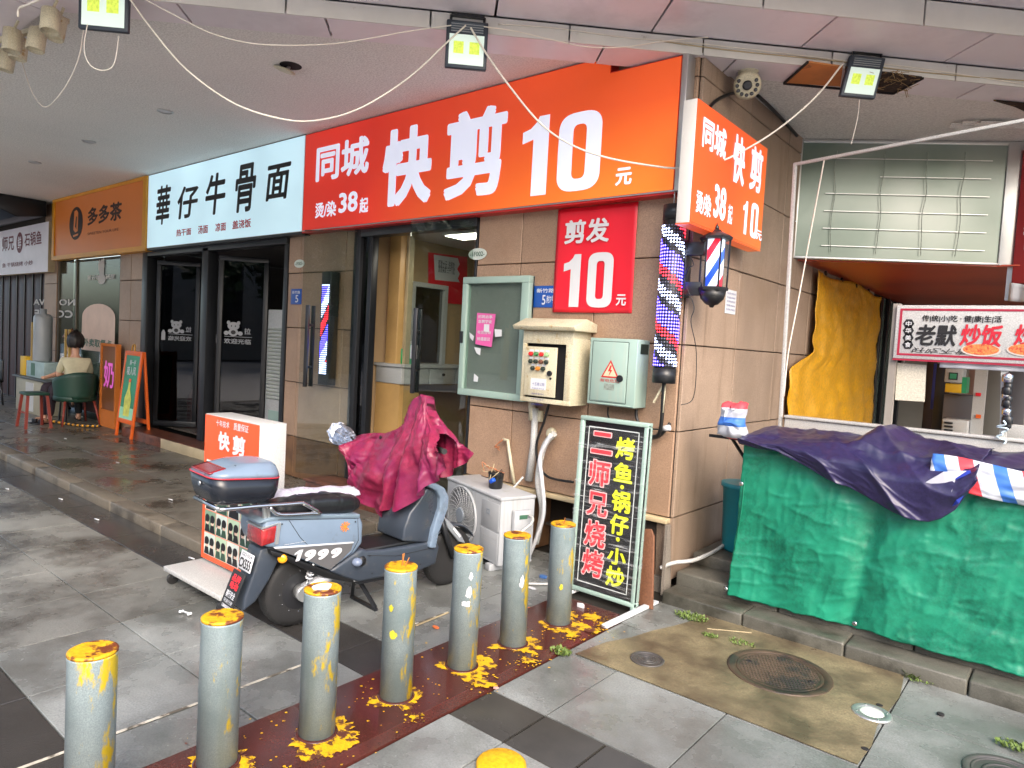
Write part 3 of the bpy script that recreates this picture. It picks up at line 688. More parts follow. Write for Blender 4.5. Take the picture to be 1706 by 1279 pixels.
# mint distribution box
PM = PF.off(.2)
a0, b1 = PM.at(983, 562); a1 = PM.at(1062, 567)[0]; b0 = PM.at(980, 672)[1]; b1 = PM.at(983, 562)[1]
mb_ = thing('distribution_box', PF.pt((a0+a1)/2, b0, .1), 'pale green electrical box with red lightning warning triangle, right of the control box', 'breaker box')
boxpx(PF, a0, a1, b0, b1, .022, .19, 'box_shell', M['mint'], mb_, bevel=.004)
rim = MB()
for q in ((a0+.006, a1-.006, b0+.006, b0+.012), (a0+.03, a1-.075, b0+.03, b1-.03)): rim.pbox(PF, *q, .19, .1955)
rim.build('door_panel', M['mint'], mb_, bevel=.002)
gl = MB()
x0_, x1_, z0_, z1_ = a0+.024, a1-.069, b0+.024, b1-.024
for q in ((x0_, x1_, z0_-.003, z0_), (x0_, x1_, z1_, z1_+.003), (x0_-.003, x0_, z0_, z1_), (x1_, x1_+.003, z0_, z1_)): gl.pbox(PF, *q, .1895, .1912)
gl.build('door_gap', M['gap'], mb_)
PM2 = PF.off(.196)
MB().cyl(PM2.pt(x1_-.05, (b0+b1)/2-.04), PM2.n, .024, .012, 18).build('door_lock', M['black'], mb_)
def tri(P, ca, cz, r, d, m, par, nm): return poly(P, [(ca-r*.87, cz-r*.5), (ca+r*.87, cz-r*.5), (ca, cz+r)], d).build(nm, m, par)
ca, cz = x0_+.16, b0+.24
tri(PM2, ca, cz, .085, .001, mat('warning red print', srgb(186, 44, 44), .5, var=0), mb_, 'warning_triangle'); tri(PM2, ca, cz, .064, .002, mat('pale warning ground', srgb(222, 190, 160), .5, var=0), mb_, 'warning_ground')
poly(PM2, [(ca-.002, cz+.045), (ca-.018, cz+.002), (ca, cz+.004), (ca-.012, cz-.034), (ca+.018, cz+.014), (ca+.003, cz+.013), (ca+.012, cz+.045)][::-1], .003).build('lightning_mark', MATS['warning red print'], mb_)
letter('有电危险', PM2, ca-.08, cz-.075, ca+.08, cz-.05, MATS['warning red print'], mb_, bold=.0)
poly(PM2, [(ca-.045, cz-.13), (ca+.04, cz-.13), (ca+.04, cz-.085), (ca-.045, cz-.085)], .001).build('grey_sticker', mat('grey sticker', srgb(130, 140, 132), .5, var=.4, vscale=40), mb_)
PMs = Pl((a1, 0, 0), (0, 1, 0)); 
poly(PMs, [(-.15, b1-.1), (-.04, b1-.1), (-.04, b1-.03), (-.15, b1-.03)], .002).build('black_stencil', mat('stencil black', srgb(30, 46, 38), .5, var=.5, vscale=30), mb_)
# number plates
def plate(name, label, c, w2, h2, rows, m, mt, P=PW, shape='rect', rot=0):
    aa, bb = P.at(*c); t = thing(name, P.pt(aa, bb), label, 'number plate')
    if shape == 'rect': MB().pbox(P, aa-w2, aa+w2, bb-h2, bb+h2, 0, .006).build('plate', m, t, bevel=.002)
    else:
        MB().prism([P.pt(aa+w2*math.cos(k*math.pi/12), bb+h2*math.sin(k*math.pi/12), .0) for k in range(24)], P.n*.005).build('plate', m, t)
    for s_, r in rows: letter(s_, P, aa+w2*r[0], bb+h2*r[1], aa+w2*r[2], bb+h2*r[3], mt, t, d=.007, bold=.01)
M['blueplate'] = mat('blue enamel plate', srgb(22, 76, 160), .35, var=.03)
plate('house_number_plate', 'blue house number plate 5 half hidden behind the red price banner', (909, 494), .115, .085, (('新竹路', (-.75, .35, .75, .75)), ('5', (-.25, -.75, .05, .15)), ('附7号', (.15, -.6, .8, .1))), M['blueplate'], M['ptext'])
plate('house_number_plate', 'small blue number plate 5 on the pier left of the barber doorway', (494, 494), .1, .085, (('新竹路', (-.75, .35, .75, .75)), ('5', (-.1, -.75, .45, .2))), M['blueplate'], M['ptext'])
M['paleplate'] = mat('pale number plate', srgb(206, 216, 208), .5, var=.05)
gt = mat('green print', srgb(60, 100, 80), .5, var=0)
plate('oval_number_plate', 'small pale oval plate high on the wall above the notice cabinet', (796, 423), .105, .05, (('-1F002-', (-.8, -.4, .8, .4)),), M['paleplate'], gt, shape='o')
plate('oval_number_plate', 'small pale oval plate on the pier beside the noodle shop opening', (499, 439), .095, .045, (('-1F003-', (-.8, -.4, .8, .4)),), M['paleplate'], gt, shape='o')
pn = thing('paper_notice', PS.w(1213, 502, .024), 'small white paper notice on the side wall below the barber lantern', 'notice')
aa, bb = PS.at(1212, 503); MB().pbox(PS, aa-.1, aa+.1, bb-.09, bb+.09, .024, .026).build('paper', M['ptext'], pn)
for k in range(5): letter('专业理发 烫发染发', PS, aa-.08, bb+.055-k*.03, aa+.08, bb+.07-k*.03, bl, pn, d=.028, bold=0)

# ------------------------------------------------------------ LED barber columns and lantern
def led(name, label, c, z0, z1, r, colfn, turns, cat='barber pole', half=False, box=False, est=3, nd=14, dzs=.02, ang0=0.0, span=math.pi):
    t = thing(name, (c[0], c[1], z0), label, cat)
    if box:
        w_ = r
        MB().box(c[0]-w_, c[1]-.06, z0, c[0]+w_, c[1]+.05, z1).build('housing', M['black'], t, bevel=.008)
    else:
        MB().lathe((c[0], c[1], z0), (0, 0, 1), [(.0, r*.8), (.01, r), (z1-z0-.01, r), (z1-z0, r*.8)], 28).build('housing', M['blackplastic'], t)
        for a, b in ((z0, z0+.1), (z1-.1, z1)): MB().lathe((c[0], c[1], a), (0, 0, 1), [(0, r*1.04), (b-a, r*1.04)], 28).build('end_cap', M['black'], t)
    q = {}
    n = int((z1-z0-.22)/dzs)
    for i in range(n):
        z = z0+.11+(i+.5)*dzs
        for k in range(nd):
            if box:
                x = c[0]-w_*.78+(k+.5)*w_*1.56/nd; p = Vector((x, c[1]-.0615, z)); nn = Vector((0, -1, 0)); u = k/nd
            else:
                th = ang0+span*(k+.5)/nd; nn = Vector((math.cos(th), math.sin(th), 0)); p = Vector((c[0], c[1], z))+nn*(r+.0008); u = k/nd
            cn_ = colfn(u, (z-z0)/(z1-z0))
            if not cn_: continue
            s = dzs*(.30 if box else .33); tx = nn.cross(Vector((0, 0, 1)))
            q.setdefault(cn_, MB()).add([p+tx*s, p+Vector((0, 0, s)), p-tx*s, p-Vector((0, 0, s)), p+nn*.003], [(0, 1, 4), (1, 2, 4), (2, 3, 4), (3, 0, 4)])
    for kx, mb in q.items(): mb.build('led_dots', LEDM[kx], t, kind='stuff')
    return t
LEDM = {'w': mat('white led', srgb(190, 200, 255), emit=srgb(190, 205, 255), estr=4.0, var=0), 'r': mat('red led', srgb(255, 40, 50), emit=srgb(255, 45, 60), estr=2.6, var=0), 'b': mat('blue led', srgb(90, 70, 255), emit=srgb(84, 72, 255), estr=6.0, var=0), 'd': mat('dim led', srgb(90, 92, 110), emit=srgb(60, 62, 90), estr=.1, var=0)}
def spiral(u, v):
    ph = (v*3.1+u*.55) % 1
    return 'r' if ph < .17 else 'b' if ph < .55 else 'd' if ph < .66 else 'w' if ph < .86 else 'd'
cxy = (-.045, -.145)
zt = PF.off(.145).at(1129, 342)[1]; zb = PF.off(.145).at(1119, 639)[1]
t = led('led_barber_pole', 'tall round LED barber pole hanging at the building corner with blue and red lights', cxy, zb, zt, .075, spiral, 3, ang0=-math.pi*.95, span=math.pi*1.25, nd=15, dzs=.022)
MB().tube(smooth_path([(-.045, -.14, zb), (-.045, -.14, zb-.08), (-.05, -.13, zb-.28), (-.09, -.1, zb-.37), (-.2, -.05, zb-.38)]), .014, 8).build('power_cable', M['blackplastic'], t)
MB().bar((-.11, -.145, zb-.14), (-.05, -.145, zb-.02), .012).tube([(-.035, -.145, zb-.2), (-.03, -.145, zb-.01)], .004, 6).build('cable_tie', M['cream'], t)
MB().tube([(-.06, -.14, zt), (-.07, -.12, zt+.14)], .004, 6).tube([(-.03, -.14, zt), (-.05, -.12, zt+.14)], .004, 6).build('hanging_wire', M['silver'], t)
def sp2(u, v):
    if v < .2 or v > .87: return 'w'
    ph = (v*2.1-u*.35+.1) % 1
    return 'r' if ph < .26 else 'd' if ph < .33 else 'w' if ph < .62 else 'b' if ph < .93 else 'd'
PL = PF.off(.1)
a0, zb2 = PL.at(532, 643); a1, zt2 = PL.at(563, 452); 
t = led('led_barber_sign', 'flat LED barber light glowing behind the open glass door on the pier', ((a0+a1)/2-.01, -.085), zb2+.02, zt2, .08, sp2, 2, box=True, nd=7, dzs=.0215)
# lantern
ln = thing('barber_lantern', (.20, -.03, 2.0), 'black wall lantern with blue and white barber stripes on the building corner', 'lantern')
LC = Vector((.205, -.03, 0)); lz0 = PF.off(.03).at(1187, 512)[1]; lz1 = PF.off(.03).at(1188, 372)[1]
H_ = lz1-lz0; r_ = .088
def hexr(z, r, n=6): return [LC+Vector((r*math.cos(2*math.pi*k/n+.26), r*math.sin(2*math.pi*k/n+.26), z)) for k in range(n)]
MB().rings([hexr(lz0+H_*.80, r_*1.18), hexr(lz0+H_*.83, r_*1.22), hexr(lz0+H_*.86, r_*.95), hexr(lz0+H_*.90, r_*.4), hexr(lz0+H_*.92, r_*.3)], smooth=False).build('lantern_roof', M['black'], ln)
MB().lathe(LC+Vector((0, 0, lz0+H_*.92)), (0, 0, 1), [(0, .012), (.015, .016), (.03, .006), (H_*.08, .002)], 10).build('finial', M['black'], ln)
MB().rings([hexr(lz0+H_*.20, r_*1.12), hexr(lz0+H_*.225, r_*1.15), hexr(lz0+H_*.24, r_*1.08)], smooth=False).build('base_ring', M['black'], ln)
MB().lathe(LC+Vector((0, 0, lz0)), (0, 0, 1), [(0, .012), (.015, .02), (.02, .04), (H_*.1, .075), (H_*.2, r_)], 24).build('base_bowl', M['blackplastic'], ln)
fr = MB()
for k in range(6):
    a, b = hexr(lz0+H_*.235, r_)[k], hexr(lz0+H_*.81, r_*1.03)[k]; fr.bar(a, b, .009)
fr.build('lantern_frame', M['black'], ln)
sm = bpy.data.materials.new('lit barber stripes'); sm.use_nodes = True; MATS['lit barber stripes'] = sm; n = sm.node_tree.nodes; l = sm.node_tree.links; b = n['Principled BSDF']
tc = n.new('ShaderNodeNewGeometry'); sp = n.new('ShaderNodeSeparateXYZ'); l.new(tc.outputs['Position'], sp.inputs[0])
m1 = n.new('ShaderNodeMath'); m1.operation = 'MULTIPLY_ADD'; m1.inputs[1].default_value = -1.6; l.new(sp.outputs['X'], m1.inputs[0]); l.new(sp.outputs['Z'], m1.inputs[2])
m3 = n.new('ShaderNodeMath'); m3.operation = 'MULTIPLY_ADD'; m3.inputs[1].default_value = -1.0; l.new(sp.outputs['Y'], m3.inputs[0]); l.new(m1.outputs[0], m3.inputs[2])
m2 = n.new('ShaderNodeMath'); m2.operation = 'MULTIPLY'; m2.inputs[1].default_value = 1/.36; l.new(m3.outputs[0], m2.inputs[0])
fr_ = n.new('ShaderNodeMath'); fr_.operation = 'FRACT'; l.new(m2.outputs[0], fr_.inputs[0])
cr = n.new('ShaderNodeValToRGB'); cr.color_ramp.interpolation = 'CONSTANT'; e = cr.color_ramp.elements
e[0].position = 0; e[0].color = srgb(225, 235, 250); e[1].position = .28; e[1].color = srgb(40, 80, 190)
for ps_, c_ in ((.5, srgb(225, 235, 250)), (.78, srgb(205, 40, 60))): x_ = e.new(ps_); x_.color = c_
l.new(fr_.outputs[0], cr.inputs[0]); l.new(cr.outputs[0], b.inputs['Base Color']); l.new(cr.outputs[0], b.inputs['Emission Color']); b.inputs['Emission Strength'].default_value = .45
MB().lathe(LC+Vector((0, 0, lz0+H_*.235)), (0, 0, 1), [(0, .058), (H_*.57, .058)], 32).build('striped_cylinder', sm, ln)
MB().rings([hexr(lz0+H_*.24, r_*.97), hexr(lz0+H_*.80, r_*.99)], caps=False, smooth=False).build('glass_panes', glass('lantern glass', (.93, .95, .96)), ln)
MB().bar((.02, -.06, lz0+H_*.70), (.14, -.04, lz0+H_*.70), .06, .09).bar((.02, -.06, lz0+H_*.22), (.13, -.04, lz0+H_*.22), .05, .09).box(-.0, -.09, lz0+H_*.12, .03, -.0, lz0+H_*.80).build('wall_bracket', M['black'], ln, bevel=.004)
wr = MB().tube(smooth_path([(.05, -.08, lz0+H_*.62), (.09, -.1, lz0+H_*.5), (.06, -.11, lz0+H_*.45), (.03, -.08, lz0+H_*.3), (.11, -.09, lz0+H_*.0), (.1, -.1, lz0-.1), (.13, -.05, lz0-.3), (.12, -.02, lz0-.6), (.06, -.08, lz0-.66)]), .003, 5)
wr.build('loose_wire', M['blackplastic'], ln)
# ------------------------------------------------------------ rooms behind the doors
def room(nm, x0, x1, y0, y1, z0, z1, mw, mf, mc, th=.03):
    t = thing(nm, ((x0+x1)/2, y1, z0), None, None, kind='structure')
    MB().box(x0, y1, z0, x1, y1+th, z1).build('back_wall', mw, t)
    MB().box(x0-th, y0, z0, x0-.001, y1, z1).build('end_wall', mw, t)
    MB().box(x1+.001, y0, z0, x1+th, y1, z1).build('end_wall', mw, t)
    MB().box(x0, y0, z0-.02, x1, y1, z0).build('room_floor', mf, t)
    MB().box(x0, y0, z1, x1, y1, z1+.02).build('room_ceiling', mc, t)
    return t
M['floor_int'] = mat('dim room floor', srgb(84, 78, 72), .4, var=.1)
room('barber_room', -3.58, -.35, .26, 2.6, .2, 2.76, M['interior'], M['floor_int'], M['whitepanel'])
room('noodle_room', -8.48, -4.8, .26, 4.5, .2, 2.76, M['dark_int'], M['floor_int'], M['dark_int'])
room('tea_room', -12.08, -9.37, .26, 2.2, .2, 2.76, mat('grey green tiled interior', srgb(140, 150, 142), .5, var=.1), M['floor_int'], M['dark_int'])
M['lamp_on'] = mat('lit ceiling lamp', srgb(255, 250, 235), emit=srgb(255, 248, 230), estr=4.5, var=0)
PBk = Pl((-3.575, 0, 0), (0, 1, 0))      # left wall of the barber room
lt = thing('ceiling_lamp', (-2.6, .7, 2.72), 'lit flat lamp on the ceiling inside the barber shop', 'lamp')
MB().box(-2.95, .55, 2.735, -2.35, .85, 2.755).build('lamp_tray', M['white'], lt)
MB().box(-2.93, .57, 2.728, -2.37, .83, 2.734).build('lamp_diffuser', M['lamp_on'], lt)
po = thing('red_poster', PBk.w(745, 460), 'red poster with torn white sheet on the back wall inside the barber shop', 'poster')
A = [PBk.at(*p) for p in ((713, 502), (778, 508), (778, 428), (713, 420))]
poly(PBk, A, .004).build('poster_sheet', M['banner'], po)
A = [PBk.at(*p) for p in ((724, 466), (722, 424), (762, 430), (765, 440), (761, 448), (765, 456), (762, 464), (765, 470))]
poly(PBk, A, .007).build('white_sheet', M['ptext'], po)
lpx('剪发十元  洗剪吹', PBk, (729, 445), (757, 437), K, po, d=.01, bold=0); lpx('烫发染发 三十八起', PBk, (729, 453), (757, 447), K, po, d=.01, bold=0)
wc = thing('wood_door_post', (-3.45, .5, .2), 'golden wood post standing just inside the barber shop doorway', 'post')
MB().box(-3.5, .34, .2, -3.33, .5, 2.74).build('post_board', M['wood'], wc, bevel=.006)
MB().box(-3.33, .42, .2, -3.30, .5, 2.74).build('post_edge', M['creamstone'], wc)
cu = thing('styling_counter', (-2.4, 2.1, .2), 'white styling counter with drawers and a tall mirror inside the barber shop', 'counter')
P2 = PBk.off(.42)
ca0, cz1 = P2.at(668, 607); ca1 = P2.at(790, 607)[0]; cz0 = P2.at(700, 640)[1]
ca1 = min(ca1, 2.5)
MB().pbox(PBk, ca0, ca1, cz1-.03, cz1, 0, .43).build('counter_top', M['white'], cu)
for k in range(3): MB().pbox(PBk, ca0+.02+k*.4, ca0+.40+k*.4, cz0, cz1-.035, .01, .41).build('drawer', M['white'], cu, bevel=.004)
for k in range(3): MB().cyl(P2.pt(ca0+.21+k*.4, (cz0+cz1)/2, -.01), P2.n, .015, .02, 12).build('drawer_knob', M['black'], cu)
MB().pbox(PBk, ca0+.03, ca0+.3, .2, cz0-.005, .01, .38).build('cabinet_leg', M['wood'], cu)
ma0, mz1 = PBk.at(682, 468); ma1, mz0 = PBk.at(735, 600)
fr = MB()
for q in ((ma0, ma1, mz1-.05, mz1), (ma1-.05, ma1, cz1, mz1-.05), (ma0, ma0+.05, cz1, mz1-.05)): fr.pbox(PBk, *q, .01, .06)
fr.build('mirror_frame', M['white'], cu)
MB().pbox(PBk, ma0+.05, ma1-.05, cz1+.01, mz1-.05, .01, .02).build('mirror_glass', mat('dim mirror', srgb(150, 150, 150), .08, metal=1, var=0), cu)
for nm, lb, px, r, h, mm in (('bottle', 'green bottle on the barber shop counter behind the door handle', 689, .035, .22, mat('green plastic', srgb(30, 160, 100), .3)),
                             ('bottle', 'pale green bottle on the barber shop counter right of the handle', 704, .04, .24, mat('mint plastic', srgb(90, 200, 150), .3)),
                             ('bottle', 'pink bottle on the barber shop counter further right', 716, .03, .16, M['pink'])):
    bq = P2.w(px, 607, -.2); t = thing(nm, (bq.x, bq.y, cz1), lb, 'bottle')
    MB().lathe((bq.x, bq.y, cz1), (0, 0, 1), [(0, r), (h*.7, r), (h*.8, r*.4), (h*.85, r*.4)], 14).build('bottle_body', mm, t); MB().lathe((bq.x, bq.y, cz1+h*.85), (0, 0, 1), [(0, r*.5), (h*.15, r*.5)], 12).build('cap', M['ptext'], t)
# barber chair and hanging striped towels
bc_ = thing('barber_chair', (-2.15, 1.4, .2), 'black barber chair standing inside the barber shop', 'chair')
MB().box(-2.4, 1.15, .62, -1.9, 1.6, .74).build('seat', M['blackplastic'], bc_, bevel=.03)
MB().box(-2.4, 1.55, .76, -1.9, 1.68, 1.3).build('backrest', M['blackplastic'], bc_, bevel=.03)
MB().cyl((-2.15, 1.4, .2), (0, 0, 1), .22, .03).cyl((-2.15, 1.4, .23), (0, 0, 1), .035, .38).build('pedestal', M['chrome'], bc_)
tw = thing('striped_cape', (-1.93, 1.0, 1.0), 'black and grey striped hair cutting cape hanging just inside the right door jamb', 'cape')
M['stripe'] = mat('striped cape cloth', srgb(40, 40, 44), .8, var=.9, vscale=22)
MB().grid(lambda u, v: Vector((-2.12+.3*u*(.6+.4*v), .75+.05*math.sin(u*16), 1.65-.75*v)), 24, 8).build('cape_cloth', M['stripe'], tw, thick=.006)
# door frame of the barber shop
df = thing('barber_door_frame', (-2.8, 0, .22), 'black metal door frame round the barber shop entrance', 'door frame')
MB().box(-3.6, -.04, .222, -3.5, .08, 2.75).build('jamb', M['black'], df, bevel=.003)
MB().box(-3.42, -.0, .222, -3.36, .08, 2.70).build('jamb', M['black'], df, bevel=.003)
MB().box(-3.5, .0, .222, -3.42, .05, 2.70).build('side_pane', M['darkglass'], df)
MB().box(-3.5, -.04, 2.66, -1.94, .08, 2.752).build('header', M['black'], df, bevel=.003)
MB().box(-1.96, -.02, .222, -1.935, .08, 2.70).build('jamb', M['black'], df, bevel=.002)
def glassdoor(name, label, h, e, z0, z1, mg, handle=True, frame=None, hz=(.95, 1.85)):
    h, e = Vector((h[0], h[1], 0)), Vector((e[0], e[1], 0)); u = (e-h); L = u.length; u.normalize()
    D = Pl(h, u); 
    if (CAM-D.p).dot(D.n) < 0: D = Pl(e, -u); flip = True
    else: flip = False
    t = thing(name, (h.x, h.y, z0), label, 'door')
    if frame:
        f = frame
        MB().pbox(D, f, L-f, z0+f, z1-f, -.005, .005).build('glass_pane', mg, t)
        for nm, q in (('bottom_rail', (0, L, z0, z0+f*1.3)), ('top_rail', (0, L, z1-f, z1)), ('stile', (0, f, z0+f*1.3, z1-f)), ('stile', (L-f, L, z0+f*1.3, z1-f))): MB().pbox(D, *q, -.025, .025).build(nm, M['black'], t, bevel=.003)
    else:
        MB().pbox(D, 0, L, z0, z1, -.006, .006).build('glass_pane', mg, t)
    if handle:
        aa = .1 if flip else L-.1
        for s in (1, -1):
            MB().pbox(D, aa-.018, aa+.018, hz[0], hz[1], s*.055-.014, s*.055+.014).build('handle', M['black'], t, bevel=.003)
        for zz in (hz[0]+.2, hz[1]-.2): MB().cyl(D.pt(aa, zz, -.055), D.n, .014, .11, 10).build('handle_bolt', M['black'], t)
    return t, D, L
gl_, gD, gL = glassdoor('glass_door', 'left glass door of the barber shop, swung open in front of the pier', (-3.55, -.05), (-4.07, -.3), .235, 2.71, M['glass'], hz=(1.13, 1.96))
MB().pbox(gD, 0, gL, 2.712, 2.72, -.008, .008).build('top_rail', mat('bronze edge', srgb(90, 70, 60), .4, metal=.6), gl_)
gl_, gD, gL = glassdoor('glass_door', 'right glass door of the barber shop with black bar handles, slightly ajar', (-1.97, -.03), (-2.48, -.29), .235, 2.71, M['glass'], hz=(1.2, 1.94))
q = gD.at(690, 590)
MB().pbox(gD, q[0]-.03, q[0]+.03, 1.50, 1.62, .008, .02).build('lock_box', M['silver'], gl_)
# noodle shop doors
nf = thing('noodle_door_frame', (-6.6, 0, .2), 'black metal frame with transom across the noodle shop opening', 'door frame')
MB().box(-8.5, -.05, .21, -8.34, .08, 2.735).build('jamb', M['black'], nf, bevel=.003)
MB().box(-6.72, -.05, .21, -6.56, .08, 2.70).build('jamb', M['black'], nf, bevel=.003)
MB().box(-4.86, -.03, .21, -4.79, .08, 2.70).build('jamb', M['black'], nf, bevel=.003)
MB().box(-8.34, -.05, 2.66, -4.79, .08, 2.735).build('header', M['black'], nf, bevel=.003)
e1, e2 = G(337, 424, 2.66), G(446, 430, 2.66)
n1, D1, L1 = glassdoor('noodle_shop_door', 'left black framed glass door of the noodle shop, folded inward, with white mascot print', (-8.32, .09), (-7.85, .5), .215, 2.62, M['darkglass'], handle=False, frame=.06)
n2, D2, L2 = glassdoor('noodle_shop_door', 'right black framed glass door of the noodle shop, folded inward, with white welcome print', (-6.54, .09), (-6.12, .55), .215, 2.62, M['darkglass'], handle=False, frame=.06)
M['fadeprint'] = mat('faded glass print', srgb(150, 152, 156), .6, var=0)
def mascot(t, D, cx, cy, s, chars, tag_, mir=False):
    q = MB(); d = .008
    pc = D.at(cx, cy); a, b = pc
    for da, db, ra, rb in ((0, .10, .12, .085), (-.1, .17, .035, .04), (.1, .17, .035, .04), (0, -.03, .1, .08), (-.14, -.05, .05, .045), (.14, -.05, .05, .045)): disc(D, a+da*s, b+db*s, ra*s, rb*s, d, 16, q); d += .0003
    q.build('mascot_print', M['fadeprint'], t)
    ey = MB(); 
    for da in (-.04, .04): disc(D, a+da*s, b+.1*s, .012*s, .018*s, .0105, 8, ey)
    disc(D, a, b-.03*s, .05*s, .045*s, .0105, 12, ey); ey.build('mascot_marks', M['blacktext'], t)
    poly(D, [(a-.18*s, b-.125*s), (a+.38*s, b-.125*s), (a+.38*s, b-.115*s), (a-.18*s, b-.115*s)], .008).build('underline', M['fadeprint'], t)
    letter(chars, D, a-.18*s, b-.27*s, a+.36*s, b-.16*s, M['fadeprint'], t, d=.008, bold=.02, mirror=mir)
    letter(tag_, D, a+.22*s, b-.06*s, a+.35*s, b+.07*s, M['fadeprint'], t, d=.008, bold=.02, mirror=mir)
    poly(D, [(a-.34*s, b-.27*s), (a-.25*s, b-.27*s), (a-.25*s, b-.1*s), (a-.28*s, b-.03*s), (a-.31*s, b-.03*s), (a-.34*s, b-.1*s)], .008).build('bottle_print', M['fadeprint'], t)
mascot(n1, D1, 294, 548, .62, '欢迎光临', '拉', True); mascot(n2, D2, 389, 551, .62, '欢迎光临', '拉')
lv = thing('louvred_cooler', (-5.2, .4, .2), 'tall white louvred air cooler standing behind the noodle shop doorway', 'air cooler')
la0, la1 = -5.78, -5.3
MB().box(la0, .35, .2, la1, .7, 1.95).build('cabinet', M['white'], lv, bevel=.01)
for k in range(20): MB().prism([(la0+.04, .35, 1.72-k*.045), (la0+.04, .325, 1.705-k*.045), (la0+.04, .35, 1.69-k*.045)], (la1-la0-.08, 0, 0)).build('slat', mat('grey louvre', srgb(170, 176, 168), .5, var=.05), lv)
MB().box(la0+.1, .34, .35, la1-.1, .35, .7).build('panel', M['mint'], lv)
for k, px in enumerate((296, 308)):
    lb = ('left', 'right')[k]
    t = thing('fire_extinguisher', (-8.3+.2*k, .66, .2), 'red fire extinguisher on the dim noodle shop floor, %s one of two' % lb, 'fire extinguisher')
    x0 = -8.3+.2*k; MB().lathe((x0, .66, .2), (0, 0, 1), [(0, .08), (.02, .085), (.42, .085), (.5, .04), (.54, .03)], 16).build('cylinder', M['banner'], t); MB().box(x0-.03, .63, .74, x0+.07, .69, .78).build('valve', M['black'], t)
dp = thing('wall_lamp', (-5.9, 1.8, 2.0), 'small lit lamp glimpsed through the noodle shop glass', 'lamp')
MB().ball((-5.9, 1.8, 2.05), .05).build('lamp_globe', M['lamp_on'], dp)

# ------------------------------------------------------------ tea shop window and what is around it
tw_ = thing('tea_shop_window', (-10.7, 0, .2), 'large glass tea shop window with arched sticker and mirrored coffee lettering', 'window')
MB().box(-12.09, .02, .5, -9.37, .03, 2.71).build('glass_pane', glass('shop glass', (.72, .8, .76)), tw_)
MB().box(-12.09, -.02, .2, -9.37, .1, .5).build('sill_wall', mat('dark red sill', srgb(70, 30, 34), .5), tw_)
PT = PF.off(-.018)
for x0 in (-12.09, -11.25, -9.41): MB().box(x0, .0, .5, x0+.04, .05, 2.73).build('mullion', mat('bronze mullion', srgb(96, 88, 74), .5), tw_)
a0, b0 = PT.at(136, 582); a1, b1 = PT.at(193, 506)
pts = [(a0, b0), (a1, b0), (a1, b1-.22)] + [((a0+a1)/2+(a1-a0)/2*math.cos(k*math.pi/12), b1-.22+.22*math.sin(k*math.pi/12)) for k in range(1, 12)] + [(a0, b1-.22)]
poly(PT, pts, .004).build('arched_sticker', mat('pale pink sticker', srgb(206, 178, 160), .5, var=.1, emit=srgb(206, 178, 160), estr=.02), tw_)
lpx('外卖取餐点', PT, (139.6, 576), (187, 567), gt, tw_, d=.006, bold=.03)
cr_ = mat('faded white film', srgb(200, 196, 190), .6, var=0)
lpx('NOWWA', PT, (56, 508), (126, 498), cr_, tw_, d=.006, bold=.03, mirror=True); lpx('COFFEE', PT, (58, 527), (122, 517), cr_, tw_, d=.006, bold=.03, mirror=True)
lpx('星云咖啡 研磨', PT, (146, 467), (192, 456), cr_, tw_, d=.006, bold=.02)
q = MB(); 
for dx, dy, ra, rb in ((170, 465, .16, .1), (170, 452, .1, .25), (166, 442, .035, .12), (173, 440, .045, .13)): aa, bb = PT.at(dx, dy); disc(PT, aa, bb, ra, rb*.8, .006+.0004*ra, 16, q)
q.build('hand_print', cr_, tw_)
gr = thing('white_wire_grid', (-10, 1.4, .2), 'wire grid panel standing inside the tea shop window', 'rack')
for k in range(12): MB().bar((-10.6+k*.1, 1.4, .5), (-10.6+k*.1, 1.4, 1.9), .008).build('grid_rod', M['black'], gr)
for k in range(12): MB().bar((-10.6, 1.4, .55+k*.12), (-9.5, 1.4, .55+k*.12), .008).build('grid_rod', M['black'], gr)
bm_ = thing('blue_menu_board', (-9.9, .5, 1.9), 'blue menu board hanging inside the tea shop window', 'menu board')
MB().box(-10.25, .5, 1.6, -9.6, .53, 2.35).build('board', mat('dim blue print', srgb(34, 46, 96), .5), bm_)
for k in range(4): letter('鲜奶 果茶 咖啡', Pl((0, .498, 0), (1, 0, 0)), -10.2, 1.68+k*.15, -9.65, 1.76+k*.15, cr_, bm_, bold=0)
# far left shop: brown shutter
sh = thing('brown_shutter', (-14.8, .1, 0), 'dark brown folding shutter of the far left shop', 'shutter')
M['shut'] = mat('dark brown shutter', srgb(62, 42, 42), .5, var=.15, coords='World')
for k in range(9): MB().box(-17+k*.48, .05, .08, -16.53+k*.48, .1, 2.55).build('shutter_leaf', M['shut'], sh, bevel=.01)
for k in range(9): MB().box(-16.97+k*.48, .03, .08, -16.93+k*.48, .05, 2.55).build('shutter_rib', M['black'], sh)
# table with dispenser etc
PY = Pl((0, -.55, 0), (1, 0, 0))
tb = thing('side_table', (-11.8, -.45, ZW), 'low grey cabinet table carrying the dispenser beside the seated people', 'table')
MB().box(-12.3, -.55, ZW, -11.0, -.15, .66).build('cabinet', mat('grey tan laminate', srgb(150, 146, 128), .5, var=.1), tb, bevel=.008)
MB().box(-12.35, -.6, .66, -10.5, -.1, .69).build('table_top', mat('dark table top', srgb(60, 62, 60), .4), tb, bevel=.005)
MB().box(-11.75, -.56, .12, -11.35, -.551, .6).build('door', M['white'], tb)
ds = thing('drinks_dispenser', (-11.6, -.35, .69), 'tall grey cylinder drinks dispenser on the low table', 'dispenser')
MB().lathe((-11.65, -.35, .96), (0, 0, 1), [(0, .13), (.02, .14), (.75, .14), (.8, .11), (.82, .05), (.9, .05)], 20).build('cylinder', mat('frosted grey plastic', srgb(150, 156, 160), .3, var=.05), ds)
